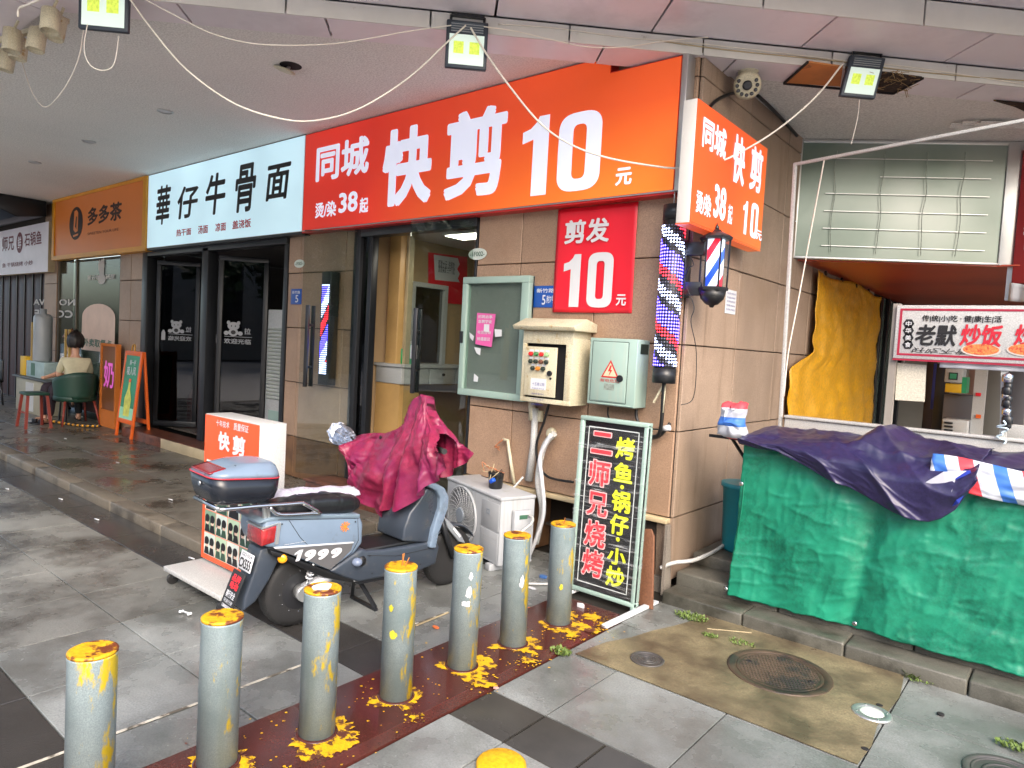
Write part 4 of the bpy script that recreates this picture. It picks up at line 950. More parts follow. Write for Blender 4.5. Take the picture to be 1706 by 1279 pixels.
MB().box(-11.95, -.5, .69, -11.05, -.2, .96).build('base_box', mat('pale blue carton', srgb(150, 172, 172), .5, var=.15, vscale=8), ds, bevel=.004)
MB().box(-11.7, -.503, .72, -11.5, -.5, .93).build('label', gt, ds)
yb = thing('yellow_box', (-12.1, -.4, .69), 'yellow box at the left end of the low table', 'box')
MB().box(-12.28, -.5, .69, -12.0, -.3, 1.02).build('carton', mat('yellow carton', srgb(214, 170, 30), .5, var=.05), yb, bevel=.004)
for k, (x0, lb) in enumerate(((-11.85, 'left of the grey dispenser'), (-10.25, 'above the seated people'))):
    t = thing('golden_rods', (x0, -.45, .9), 'pair of upright golden rods '+lb, 'rods')
    for j in (0, 1): MB().bar((x0+j*.16, -.45, .69), (x0+j*.16, -.45, 1.62-k*.08), .03).build('rod', mat('gold wood', srgb(178, 148, 84), .4), t)
nb = thing('neon_board', (-9.35, -.1, ZW), 'orange framed board with pink neon character behind the green sandwich board', 'sign board')
MB().box(-9.62, -.14, .32, -9.1, -.1, 1.32).build('panel', mat('brown glow panel', srgb(110, 70, 40), .4, emit=srgb(120, 60, 30), estr=.03), nb)
for q in ((-9.66, -9.62, .3, 1.36), (-9.1, -9.06, .3, 1.36), (-9.62, -9.1, 1.32, 1.36), (-9.62, -9.1, .3, .34)): MB().pbox(PF, q[0], q[1], q[2], q[3], .09, .16).build('frame_bar', mat('orange wood', srgb(196, 110, 40), .5), nb)
MB().box(-9.66, -.16, ZW, -9.06, -.09, .3).build('foot', MATS['orange wood'], nb)
letter('奶', PF, -9.55, .68, -9.17, 1.1, mat('pink neon', srgb(200, 100, 180), emit=srgb(225, 90, 190), estr=.12, var=0), nb, d=.143, bold=.02)
# green sandwich board
PA = Pl((0, -.30, 0), (1, 0, 0))
ab = thing('sandwich_board', (-9.0, -.4, ZW), 'orange framed green sandwich board with a drink bottle picture', 'sandwich board')
M['orangewood'] = mat('orange painted wood', srgb(224, 98, 32), .45, var=.08)
A0 = PA.at(200, 718)[0]; A1 = PA.at(228, 700)[0]; tz = PA.at(215, 596)[1]
LEAN = Pl((0, -.36, ZW), (1, 0, 0), (0, .10, 1))
LEAN2 = Pl((0, -.12, ZW), (1, 0, 0), (0, -.08, 1))
H = 1.22
for Q, nm in ((LEAN, 1), (LEAN2, -1)):
    for q in ((A0, A0+.05, 0, H), (A1-.05, A1, 0, H), (A0+.05, A1-.05, H-.06, H), (A0+.05, A1-.05, .2, .26)): MB().pbox(Q, *q, -.015, .015).build('frame_bar', M['orangewood'], ab, bevel=.003)
MB().pbox(LEAN, A0+.05, A1-.05, .26, H-.06, -.008, .008).build('green_panel', mat('green poster', srgb(30, 132, 96), .4, var=.25, vscale=2), ab)
MB().pbox(LEAN, A0+.05, A1-.05, .26, .42, .008, .010).build('pale_print', mat('pale green print', srgb(150, 216, 180), .4, var=.1), ab)
mx = (A0+A1)/2
poly(LEAN, [(mx-.1, .3), (mx+.1, .3), (mx+.11, .55), (mx+.04, .68), (mx+.03, .78), (mx-.03, .78), (mx-.04, .68), (mx-.11, .55)], .012).build('bottle_print', mat('yellow drink print', srgb(206, 206, 90), .4, var=.3, vscale=9), ab)
poly(LEAN, [(mx-.035, .78), (mx+.035, .78), (mx+.035, .83), (mx-.035, .83)], .012).build('cap_print', M['orangewood'], ab)
letter('鲜一杯', LEAN, mx-.08, 1.02, mx+.12, 1.1, M['ptext'], ab, d=.012, bold=.01); letter('吸入风', LEAN, mx-.14, .88, mx+.15, 1.0, M['ptext'], ab, d=.012, bold=.015)
MB().tube(smooth_path([(mx-.05, -.26, ZW+H), (mx-.03, -.25, ZW+H+.08), (mx+.03, -.25, ZW+H+.08), (mx+.05, -.26, ZW+H)]), .012, 8).build('top_clip', mat('gold clip', srgb(190, 140, 60), .4, metal=.5), ab)
# yellow black chain on floor posts
yc = thing('striped_chain', (-9.5, -.35, .15), 'yellow and black plastic chain lying by the chair legs', 'chain')
pth = smooth_path([(-10.1, -.75, .14), (-9.8, -.6, .11), (-9.5, -.45, .10), (-9.2, -.3, .12)], 8)
for i in range(0, len(pth)-1): MB().tube([pth[i], pth[i+1]], .02, 6).build('chain_link', (M['yellow_trim'], M['black'])[i % 2], yc)

# ------------------------------------------------------------ people
def skin_mesh(joints, edges, sub=2, root=0):
    me = bpy.data.meshes.new('s'); me.from_pydata([j[0] for j in joints], edges, [])
    o = bpy.data.objects.new('s', me); COL.objects.link(o)
    sk = o.modifiers.new('k', 'SKIN'); sk.use_smooth_shade = True
    for i, j in enumerate(joints):
        r = j[1]; me.skin_vertices[0].data[i].radius = (r if isinstance(r, tuple) else (r, r)); me.skin_vertices[0].data[i].use_root = (i == root)
    o.modifiers.new('s', 'SUBSURF').levels = sub
    dg = bpy.context.evaluated_depsgraph_get(); dg.update()
    r = bpy.data.meshes.new_from_object(o.evaluated_get(dg)); bpy.data.objects.remove(o); bpy.data.meshes.remove(me)
    for p in r.polygons: p.use_smooth = True
    return r
M['skin'] = mat('skin', srgb(206, 158, 132), .55, var=.04)
M['hair'] = mat('dark hair', srgb(26, 20, 20), .45, var=.3, vscale=30)
def seated(name, label, base, face, shirt, trousers, hairm, seat=.46, cross=False, s=1.0, arms=None, upper_only=False):
    """base: point on the floor under the hips; face: direction looked at (degrees)"""
    t = thing(name, base, label, 'person'); ca, sa = math.cos(R_(face)), math.sin(R_(face))
    def L(x, y, z): return Vector((base[0]+s*(x*ca-y*sa), base[1]+s*(x*sa+y*ca), base[2]+s*z))   # x forward, y left
    h = seat+.1
    J = [(L(0, 0, h), (.12, .14)), (L(.0, 0, h+.18), (.1, .13)), (L(.02, 0, h+.38), (.1, .15)), (L(.03, 0, h+.50), (.055, .07)), (L(.05, 0, h+.58), .045), (L(.07, 0, h+.69), (.075, .085)), (L(.07, 0, h+.78), (.07, .075))]
    E = [(0, 1), (1, 2), (2, 3), (3, 4), (4, 5), (5, 6)]
    arm = arms or ((.30, .22, .12), (.32, -.2, .14))
    for sd_, hp in ((1, arm[0]), (-1, arm[1])):
        i = len(J); J += [(L(.02, .17*sd_, h+.44), .052), (L(.10, .22*sd_, h+.20), .042), (L(hp[0], hp[1], h+hp[2]), .03), (L(hp[0]+.08, hp[1]*.9, h+hp[2]), (.022, .035))]; E += [(2, i), (i, i+1), (i+1, i+2), (i+2, i+3)]
    bodyM = skin_mesh(J, E); bodyM.materials.append(M['skin']); obj('body', bodyM, t)
    # shirt over torso and upper arms
    k = 1.13
    JS = [(J[0][0], (.135, .155)), (J[1][0], (.115, .145)), (J[2][0], (.118, .165)), (J[3][0]-Vector((0, 0, .01)), (.07, .085))]; ES = [(0, 1), (1, 2), (2, 3)]
    for o_ in (7, 11): i = len(JS); JS += [(J[o_][0], .066), (J[o_][0].lerp(J[o_+1][0], .85), .056)]; ES += [(2, i), (i, i+1)]
    q = skin_mesh(JS, ES); q.materials.append(shirt); obj('shirt', q, t)
    # trousers and legs
    if not upper_only:
        lf = [[L(0, .09, h-.02), L(.42, .1, h+.02), L(.46, .1, .1), L(.58, .1, .05)], [L(0, -.09, h-.02), L(.42, -.08, h+.02), L(.40, -.1, .1), L(.54, -.1, .05)]]
        if cross: lf[0] = [L(0, .09, h-.02), L(.42, .0, h+.10), L(.74, -.06, .30), L(.90, -.07, .24)]
        JT = [(J[0][0]-Vector((0, 0, .03)), (.13, .15))]; ET = []
        for l_ in lf: i = len(JT); JT += [(l_[0], .095), (l_[1], .075), (l_[2], .052)]; ET += [(0, i), (i, i+1), (i+1, i+2)]
        q = skin_mesh(JT, ET); q.materials.append(trousers); obj('trousers', q, t)
        for l_ in lf:
            q = skin_mesh([(l_[2]+(l_[1]-l_[2])*.1, .034), (l_[2]-(l_[1]-l_[2])*.12, .036), (l_[3]-(l_[3]-l_[2])*.1, (.03, .042)), (l_[3]+(l_[3]-l_[2])*.25, (.02, .04))], [(0, 1), (1, 2), (2, 3)]); q.materials.append(M['skin']); obj('foot', q, t)
            d_ = (l_[3]-l_[2]); d_.z = 0; d_.normalize(); MB().bar(l_[3]-d_*.16-Vector((0, 0, .045)), l_[3]+d_*.12-Vector((0, 0, .045)), .085, .02).build('sandal', M['black'], t, bevel=.006)
            MB().bar(l_[3]-d_*.0+Vector((0, 0, -.01)), l_[3]+d_*.04+Vector((0, 0, -.01)), .09, .06).build('sandal_strap', M['black'], t, bevel=.01)
    hc = L(.06, 0, h+.76)
    # face
    fc = MB(); fc.ball(L(.15, .033, h+.765), .012, 8).ball(L(.15, -.033, h+.765), .012, 8); fc.build('eyes', M['blacktext'], t)
    MB().ball(L(.158, 0, h+.735), .014, 8, (1, 1, 1.6)).build('nose', M['skin'], t)
    MB().ball(L(.148, 0, h+.70), .018, 8, (.6, 1.2, .35)).build('mouth', mat('lips', srgb(160, 84, 80), .5, var=0), t)
    for sd_ in (1, -1): MB().ball(L(.07, .088*sd_, h+.745), .022, 8, (.6, .5, 1.2)).build('ear', M['skin'], t)
    hr = MB(); hd = L(.045, 0, h+.775)
    def hf(u, v):
        th = u*2*math.pi; ph = v*math.pi*.72; fx = math.cos(th)   # fx forward
        cut = 1.0 if fx < .35 else .62
        p2 = ph*cut; r = .108+.006*math.sin(th*9)
        return hd+Vector((ca*math.cos(th)-sa*math.sin(th), sa*math.cos(th)+ca*math.sin(th), 0))*(r*math.sin(p2)*s) + Vector((0, 0, (r*1.12*math.cos(p2)-(.04*v*v if fx < .3 else 0))*s))
    hr.grid(hf, 32, 12).build('hair', hairm, t, thick=-.012*1)
    return t
ch = thing('green_armchair', (-9.3, -.8, ZW), 'dark green tub armchair with red brown legs holding the seated woman', 'chair')
_q = G(124, 706, ZW); cxx, cyy = _q.x, _q.y
M['gch'] = mat('dark green upholstery', srgb(26, 62, 50), .5, var=.1); M['rleg'] = mat('red brown leg', srgb(130, 52, 40), .5, var=.1)
def tub(u, v):
    th = R_(-115+230*u); r = .29+.03*v; return Vector((cxx+r*math.cos(th), cyy+r*math.sin(th)*.95, ZW+.40+v*(.30+.12*math.cos(th))))
MB().grid(tub, 28, 6).build('backrest', M['gch'], ch, thick=.05)
MB().lathe((cxx, cyy, ZW+.36), (0, 0, 1), [(0, .26), (.02, .29), (.08, .29), (.1, .25)], 24).build('seat', M['gch'], ch)
for dx, dy in ((-.2, -.2), (.2, -.2), (-.2, .2), (.2, .2)): MB().tube([(cxx+dx, cyy+dy, ZW+.37), (cxx+dx*1.45, cyy+dy*1.3, ZW)], [.02, .014], 8).build('leg', M['rleg'], ch)
seated('person', 'seated woman with dark bob hair, cream top and dark trousers, legs crossed', (cxx, cyy, ZW), 168, mat('cream cotton top', srgb(196, 190, 160), .8, var=.1, vscale=10), mat('black trousers', srgb(22, 28, 34), .8), M['hair'], cross=True, s=.98, arms=((.36, .1, .2), (.34, -.12, .22)))
_o = len(bpy.data.objects); ch2 = thing('red_leg_stool', (-9.75, -1.0, ZW), 'stool with splayed red legs left of the green armchair', 'stool')
MB().box(-9.92, -1.15, .56, -9.58, -.85, .60).build('seat', M['gch'], ch2, bevel=.01)
for dx, dy in ((-1, -1), (1, -1), (-1, 1), (1, 1)): MB().bar((-9.75+dx*.13, -1.0+dy*.12, .57), (-9.75+dx*.2, -1.0+dy*.16, ZW), .035).build('leg', M['rleg'], ch2)
MB().bar((-9.9, -1.13, .3), (-9.6, -1.13, .3), .02).build('stretcher', M['rleg'], ch2)
st2 = thing('stool', (-10.35, -.3, ZW), 'small dark stool under the person facing the street', 'stool')
MB().box(-10.52, -.46, .5, -10.18, -.14, .54).build('seat', M['black'], st2, bevel=.01)
for dx, dy in ((-1, -1), (1, -1), (-1, 1), (1, 1)): MB().bar((-10.35+dx*.13, -.3+dy*.12, .5), (-10.35+dx*.15, -.3+dy*.14, ZW), .025).build('leg', M['black'], st2)
seated('person', 'seated person with brown hair and white patterned shirt facing the street', (-10.35, -.3, ZW), -70, mat('white patterned shirt', srgb(206, 192, 188), .8, var=.3, vscale=40), mat('dark skirt', srgb(40, 30, 40), .8), mat('brown hair', srgb(96, 58, 44), .5, var=.2), s=.98)
t = seated('person', 'person in yellow shirt behind the tea shop glass', (-10.5, .9, .35), -110, mat('yellow shirt', srgb(206, 190, 70), .8, var=.06), mat('grey apron', srgb(96, 92, 90), .8), M['hair'], s=1.02, seat=.62)
bs = thing('back_stool', (-10.5, .9, .2), 'bar stool behind the tea shop glass', 'stool')
MB().cyl((-10.5, .9, .98), (0, 0, 1), .17, .04).cyl((-10.5, .9, .2), (0, 0, 1), .03, .78).cyl((-10.5, .9, .2), (0, 0, 1), .18, .03).build('stool_frame', M['black'], bs)
bk2 = thing('black_leg_chair', (-12.6, -1.3, ZW), 'chair with thin black legs cut by the left edge of the photo', 'chair')
bx, by = PY.at(4, 690)[0], -.75
MB().box(bx-.3, by-.2, .5, bx+.05, by+.2, .54).build('seat', M['blackplastic'], bk2, bevel=.01)
for dx, dy in ((-.26, -.16), (.02, -.16), (-.26, .16), (.02, .16)): MB().tube([(bx+dx, by+dy, .5), (bx+dx*1.3+.03, by+dy*1.2, ZW)], .016, 8).build('leg', M['black'], bk2)
MB().box(bx-.3, by+.17, .54, bx+.05, by+.2, .9).build('backrest', M['blackplastic'], bk2, bevel=.01)
# ------------------------------------------------------------ steps and alley floor on the right
sp_ = thing('alley_steps', (1.5, 0, 0), None, None, kind='structure')
M['stepstone'] = mat('mossy grey step stone', srgb(106, 104, 95), .42, var=.25, vscale=3, bump=.3, bscale=60, rvar=.12, coords='World', col2=srgb(58, 57, 50), c2scale=3, c2lo=.45, c2hi=.65, rand=.08)
for (y0, y1, z0, z1, L, x0) in ((-.2, .02, -.05, .082, .59, .07), (.0, .29, .04, .168, .75, .07), (.27, 1.2, .1, .25, .9, .06)):
    x = x0; k = 0
    while x < 5.5:
        l2 = L*(1.0 if k else .93); MB().box(x+.003, y0, z0, x+l2-.003, y1, z1+random.uniform(-.003, .003)).build('step_stone', M['stepstone'], sp_, bevel=.012 if k < 6 else .008); x += l2; k += 1
MB().box(.07, 1.2, -.1, 6, 9, .248).build('alley_floor', M['asphalt'], kind='structure')
MB().prism([(.0, -.07, 0), (.0, .03, 0), (.0, .03, .1), (.0, -.03, .49), (.0, -.07, .49)], (.02, 0, 0)).build('corner_trim', M['concrete'], fwl)
MB().box(-.1, .0, -.02, .018, .045, .1).build('plinth_stone', M['concrete'], fwl)

# ------------------------------------------------------------ blank light box of the next shop and its orange soffit
bd = Vector((.854, .521, 0))
PLB = Pl((0, 2.09, 0), bd)
lb = thing('blank_light_box', (.7, 2.5, 2.6), 'unlit pale green light box with thin frame rods above the food stall', 'light box')
M['acrylic'] = mat('green film with painted reflections', srgb(112, 128, 118), .22, metal=.2, var=.16, vscale=1.0, coords='World', col2=srgb(160, 168, 162), c2scale=1.1, c2lo=.4, c2hi=.65, c2detail=1)  # large pale blotches in the colour stand for blurred reflections
bw = 1.73
MB().pbox(PLB, .03, bw, 2.62, 3.635, -.05, .0).build('front_film', M['acrylic'], lb)
for q, nm in (((.0, .03, 2.6, 3.665), 'edge_frame'), ((bw, bw+.16, 2.6, 3.665), 'edge_frame'), ((.03, bw, 3.635, 3.665), 'edge_frame'), ((.03, bw, 2.6, 2.62), 'edge_frame')): MB().pbox(PLB, *q, -.06, .015).build(nm, M['silver'], lb, bevel=.003)
for k in range(6): 
    z = 2.72+.155*k; x0 = .25 if k != 4 else .7; MB().bar(PLB.pt(x0, z, .02), PLB.pt(bw-.12, z, .02), .006).build('cross_rod', M['silver'], lb)
for a in (.32, .72, 1.08, 1.38):
    MB().tube(smooth_path([PLB.pt(a+.012*math.sin(j*2.3+a*9), 3.56-.18*j, .028) for j in range(6)], 3), .003, 5).build('hanging_wire', MATS['grey sticker'], lb)
MB().prism([(0, 2.2, 2.59), (PLB.pt(bw, 0).x, PLB.pt(bw, 0).y, 2.59), (3.2, 3.1, 2.59), (3.2, 7.3, 2.59), (0, 7.3, 2.59)], (0, 0, .015)).build('orange_soffit', mat('weathered orange red soffit', srgb(186, 76, 46), .35, var=.12, vscale=2, coords='World', col2=srgb(150, 50, 40), c2scale=1, c2lo=.45, c2hi=.7), lb)
MB().prism([(0, 2.26, 2.62), (PLB.pt(bw, 0).x, PLB.pt(bw, 0).y+.08, 2.62), (3.2, 3.2, 2.62), (3.2, 7.3, 2.62), (0, 7.3, 2.62)], (0, 0, .02)).build('soffit_deck', M['gap'], lb)
rs = thing('red_shop_sign', (1.9, 2.9, 2.6), 'red shop sign with white lettering cut by the right edge of the photo', 'shop sign')
PR = Pl((1.585, 3.02, 0), (1, -.35, 0))
MB().pbox(PR, 0, 1.2, 2.44, 3.6, -.25, 0).build('sign_box', mat('faded red sign', srgb(176, 52, 58), .45, var=.08), rs, bevel=.01)
letter('酱', PR, .06, 2.72, .3, 3.02, M['ptext'], rs, bold=.03); letter('香', PR, .08, 3.1, .3, 3.35, M['yellow_trim'], rs, bold=.0)
MB().grid(lambda u, v: PR.pt(.0+.5*u, 2.45-.16*v*(1-u*.3)-.1*u, .01+.01*math.sin(u*30)), 24, 4).build('white_fringe', M['ptext'], rs, thick=.004)
MB().bar(PR.pt(-.03, 2.3, -.05), PR.pt(-.03, 3.66, -.05), .05).build('edge_post', M['silver'], rs)
MB().bar(PR.pt(.02, 2.45, -.1), PR.pt(.35, 2.05, -.1), .12, .05).build('grey_brace', mat('grey brace', srgb(110, 108, 110), .5), rs)

# yellow tarp on the side wall
yt = thing('yellow_tarp', (.05, 3.8, .3), 'golden yellow plastic tarp hanging over the side wall of the alley', 'tarp')
M['ytarp'] = mat('golden yellow plastic', srgb(232, 172, 34), .32, var=.1, vscale=3, bump=.25, bscale=14, coords='World')
PY0 = PS.off(.05)
def ytf(u, v):
    y = 2.67+2.75*u; z = 2.56-1.9*v
    if v > .42: y -= .62*(1-u)*min(1, (v-.42)*12)*(1.0 if v < .62 else 1-(v-.62)*1.2)
    d = .009*math.sin(u*34+2*math.sin(v*5))*(.3+v)+.02*fbm((u*3, v*4, 2), 2)+.012*(1-abs(fbm((u*6, v*7, 9), 1.5, 2)))**3
    return PY0.pt(y, z-.03*math.sin(u*9), d+.02)
MB().grid(ytf, 70, 60).build('tarp_sheet', M['ytarp'], yt, thick=.004)
for k in range(4): MB().bar(PY0.pt(2.9+k*.6, 2.57, .03), PY0.pt(2.94+k*.6, 2.545, .03), .02).build('tie', M['black'], yt)
# glass shopfront farther along the wall
PG_ = PS.off(.06)
gs = thing('alley_glass_front', (.06, 6.3, .25), 'dark framed glass shopfront in the alley beyond the yellow tarp', 'shopfront')
ga = 5.42
MB().pbox(PG_, ga, 7.3, .25, 2.56, -.04, -.02).build('dim_pane', mat('dim greenish glass front', srgb(96, 110, 104), .08, var=.2, vscale=2, coords='World'), gs)
for a in (ga, ga+.42, ga+.95, ga+1.5): MB().pbox(PG_, a, a+.09, .25, 2.56, -.02, .03).build('mullion', M['black'], gs, bevel=.004)
# back of the alley and what shows through the stall opening
def pxbox(Y, x0, y0, x1, y1, dep, name, m, par, bevel=0):
    Q = Pl((0, Y, 0), (1, 0, 0)); a0, b1 = Q.at(x0, y0); a1, b0 = Q.at(x1, y1); return MB().pbox(Q, a0, a1, b0, b1, -dep, 0).build(name, m, par, bevel=bevel), (a0, a1, b0, b1, Q)
al = thing('alley_end_wall', (1.5, 7.3, .25), None, None, kind='structure')
MB().box(-.2, 7.32, .0, 4.5, 7.4, 2.7).build('wall', mat('alley end plaster', srgb(150, 146, 138), .7, var=.15, vscale=1), al)
for Y, c, nm, lab, cat, mm, dep in (
    (5.2, (1573, 656, 1626, 740), 'steel_cabinet', 'dark grey steel cabinet seen through the stall opening', 'cabinet', mat('dark grey steel', srgb(96, 94, 98), .4, var=.06), .5),
    (6.2, (1637, 606, 1668, 745), 'grey_door', 'tall plain grey door panel behind the stall opening', 'door', mat('warm grey panel', srgb(112, 110, 104), .5, var=.05), .06),
    (6.0, (1545, 600, 1549, 745), 'dark_post', 'thin brown post behind the cream board', 'post', mat('dark brown post', srgb(62, 46, 40), .5), .1),
    (5.6, (1561, 605, 1573, 745), 'dark_post', 'wide black post left of the steel cabinet', 'post', M['black'], .1),
    (5.9, (1556, 605, 1560, 682), 'blue_strip', 'narrow blue hanging strip behind the stall opening', 'strip', bl, .03),
    (6.6, (1616, 606, 1632, 668), 'brick_pillar', 'pinkish pillar above the steel cabinet', 'pillar', mat('pinkish plaster', srgb(170, 136, 122), .6, var=.1), .1),
    (6.5, (1682, 606, 1702, 735), 'grey_door', 'dark grey door panel right of the hanging keys', 'door', MATS['dark grey steel'], .06)):
    t = thing(nm, Pl((0, Y, 0), (1, 0, 0)).w((c[0]+c[2])/2, c[3]), lab, cat); pxbox(Y, *c, dep, 'panel', mm, t, .004)
t = thing('ticket_machine', Pl((0, 5.0, 0), (1, 0, 0)).w(1592, 655), 'white machine with green screen and yellow base on the steel cabinet', 'machine')
_, q = pxbox(5.0, 1575, 613, 1603, 638, .3, 'upper_body', M['white'], t, .01); pxbox(5.0, 1575, 638.3, 1602, 655, .3, 'yellow_base', MATS['yellow carton'], t, .006)
pxbox(4.99, 1581, 620, 1595, 633, .02, 'screen_frame', M['black'], t); pxbox(4.97, 1583, 622, 1593, 631, .01, 'green_screen', mat('green screen', srgb(60, 150, 110), .3), t)
pxbox(5.0, 1603.5, 628, 1609, 655, .25, 'green_side', mat('green panel', srgb(40, 150, 100), .4), t)
t = thing('small_condenser', Pl((0, 4.9, 0), (1, 0, 0)).w(1590, 722), 'white condenser box with dark slots low behind the stall opening', 'air conditioner')
_, q = pxbox(4.9, 1570, 697, 1611, 730, .35, 'housing', M['white'], t, .01)
for k in range(4): pxbox(4.88, 1573, 702+k*6, 1587, 706.5+k*6, .01, 'slot', M['black'], t)
t = thing('striped_post', Pl((0, 5.0, 0), (1, 0, 0)).w(1629, 735), 'white post with red marks between the cabinet and the grey door', 'post')
pxbox(5.0, 1626, 606, 1634, 745, .05, 'post_tube', M['white'], t); pxbox(4.98, 1625.5, 654, 1634, 660, .01, 'red_mark', M['banner'], t); pxbox(4.98, 1626, 690, 1634, 697, .01, 'red_mark', M['orangewood'], t)

# ------------------------------------------------------------ food stall
YF = .85
PFR = Pl((0, YF, 0), (1, 0, 0))
fs = thing('food_stall', (1.3, YF, .25), 'white framed food stall with counter, thin corner pole and slanting top rail', 'stall')
pA, pB = PFR.w(1303, 716), PFR.w(1325, 273)
MB().bar((pA.x, YF, .25), (pB.x, YF, pB.z), .026).build('corner_pole', M['white'], fs, bevel=.004)
MB().bar(PFR.w(1322, 274), PFR.w(1760, 190), .022, .022).build('top_rail', M['white'], fs, bevel=.004)
b0 = PFR.at(1306, 716)[1]-.03; b1 = PFR.at(1306, 695)[1]
MB().box(pA.x+.02, YF-.03, b0, 4.2, YF+.03, b1).build('counter_beam', M['white'], fs, bevel=.006)
MB().box(pA.x+.02, YF-.045, b1, 4.2, YF+.045, b1+.02).build('beam_lip', M['white'], fs, bevel=.004)
xs = PFR.at(1488, 600)[0]
MB().bar((xs, YF, b1+.02), (xs, YF, PFR.at(1497, 506)[1]), .045).build('sign_post', mat('weathered grey post', srgb(140, 134, 126), .5, var=.1), fs)
MB().box(.42, .08, 1.10, 4.2, YF-.04, 1.13).build('table_board', M['wood'], fs)
for x, y in ((.5, .12), (.5, .75), (2.2, .12), (2.2, .75), (3.9, .12), (3.9, .75)): MB().bar((x, y, .2), (x, y, 1.1), .035).build('leg', M['silver'], fs)
MB().bar((.36, .1, 1.12), (.5, .25, .85), .018).bar((.2, .1, 1.125), (.5, .1, 1.125), .02).build('folding_arm', M['black'], fs)
sb = thing('fried_rice_sign', PFR.w(1600, 600), 'white stall sign board with black and red fried rice lettering in a red frame', 'sign board')
a0, b1 = PFR.at(1497, 509); b0 = PFR.at(1497, 597)[1]; a1 = 3.2
PQ = PFR.off(.06)
MB().pbox(PFR, a0, a1, b0, b1, -.02, .045).build('board_box', M['white'], sb, bevel=.004)
M['winered'] = mat('wine red print', srgb(150, 30, 56), .45, var=0)
i_ = .022
for q in ((a0+i_, a1, b1-i_-.014, b1-i_), (a0+i_, a1, b0+i_, b0+i_+.014), (a0+i_, a0+i_+.014, b0+i_+.014, b1-i_-.014)): MB().pbox(PFR, *q, .0452, .047).build('red_border', M['winered'], sb)
MB().pbox(PFR, a0, a1, b0-.012, b0-.001, -.02, .05).build('bottom_edge', M['winered'], sb)
PQ = PFR.off(.046)
lpx('传|统|小|吃 · 健|康|生|活', PQ, (1536, 536.5), (1670, 526), K, sb, bold=.02)
lpx('老默', PQ, (1524, 575), (1596, 541), K, sb, bold=.03, shear=.1); rd = mat('deep red print', srgb(180, 24, 44), .5, var=0)
lpx('炒饭', PQ, (1599, 576), (1672, 541), rd, sb, bold=.03, shear=.1); lpx('炒面', PQ, (1689, 576), (1762, 541), rd, sb, bold=.03, shear=.1)
for k, (ch_, px, py) in enumerate((('中', 1514, 539), ('华', 1513.5, 550.5), ('美', 1513, 562.5), ('食', 1512.5, 574))):
    a, b = PQ.at(px, py); disc(PQ, a, b, .033, .033, .001, 6).build('hexagon_badge', K, sb); letter(ch_, PQ, a-.017, b-.017, a+.017, b+.017, M['ptext'], sb, d=.003, bold=.01)
lpx('好吃不贵', PQ, (1542, 589), (1590, 580), K, sb, bold=-1, shear=.4)
M['noodle'] = mat('orange fried noodles print', srgb(206, 120, 64), .5, var=.5, vscale=60, col2=srgb(170, 60, 40), c2scale=50, c2lo=.5, c2hi=.6)
for px in (1634, 1712):
    a, b = PQ.at(px, 583); disc(PQ, a, b, .105, .04, .0035, 24).build('dish_print', mat('plate print', srgb(190, 180, 170), .5, var=0), sb); disc(PQ, a, b+.003, .095, .034, .0045, 24).build('food_print', M['noodle'], sb)
cbd = thing('cream_board', PFR.w(1517, 668), 'square cream board hanging under the left end of the stall sign', 'board')
Q = PFR.off(-.01); A = [Q.at(*p) for p in ((1491, 666), (1540, 669), (1543, 608), (1495, 604))]
MB().prism([Q.pt(a, b, 0) for a, b in A], Vector((0, .012, 0))).build('board_sheet', mat('stained cream board', srgb(214, 208, 190), .5, var=.06, vscale=6, bump=.1, bscale=40), cbd)
MB().tube([Q.pt(A[3][0]+.04, A[3][1]), Q.pt(A[3][0]+.04, A[3][1]+.06)], .004).build('hanger', M['silver'], cbd)
ws = thing('white_valance', PFR.w(1640, 606), 'white plastic strip hanging along under the stall sign', 'valance')
a, b = PFR.at(1566, 612); a2, b2 = PFR.at(1566, 600)
MB().grid(lambda u, v: Vector((a+(3.2-a)*u, YF-.02+.006*math.sin(u*60), b2-.0+(b-b2)*v)), 60, 3).build('strip_sheet', M['ptext'], ws, thick=.003)
kc = thing('hanging_keys', PFR.w(1676, 620), 'bunch of dark keys and clips hanging from a white rod in the stall', 'keys')
MB().bar(PFR.w(1674, 606), PFR.w(1671, 735), .035).build('white_rod', M['white'], kc)
for k in range(12):
    p = PFR.w(1678+random.uniform(-2, 3), 630+k*7, .04); MB().ball(p, .022+random.uniform(0, .012), 6, (1, .6, 1.2)).build('key', M['black'] if k % 4 else M['chrome'], kc)
rp = thing('blue_rope', PFR.w(1672, 715), 'pale blue rope tied in loops round the white rod of the stall', 'rope')
random.seed(5)
MB().tube(smooth_path([PFR.w(1671+random.uniform(-9, 9), 700+k*3.2, .05+random.uniform(0, .03)) for k in range(13)], 5), .006, 6).build('rope_strand', mat('pale blue rope', srgb(190, 210, 220), .7), rp)
wb2 = thing('white_bin', PFR.w(1694, 735), 'low white panel at the far right behind the stall counter', 'panel')
pxbox(1.0, 1676, 706, 1760, 745, .04, 'panel', M['white'], wb2, .004)

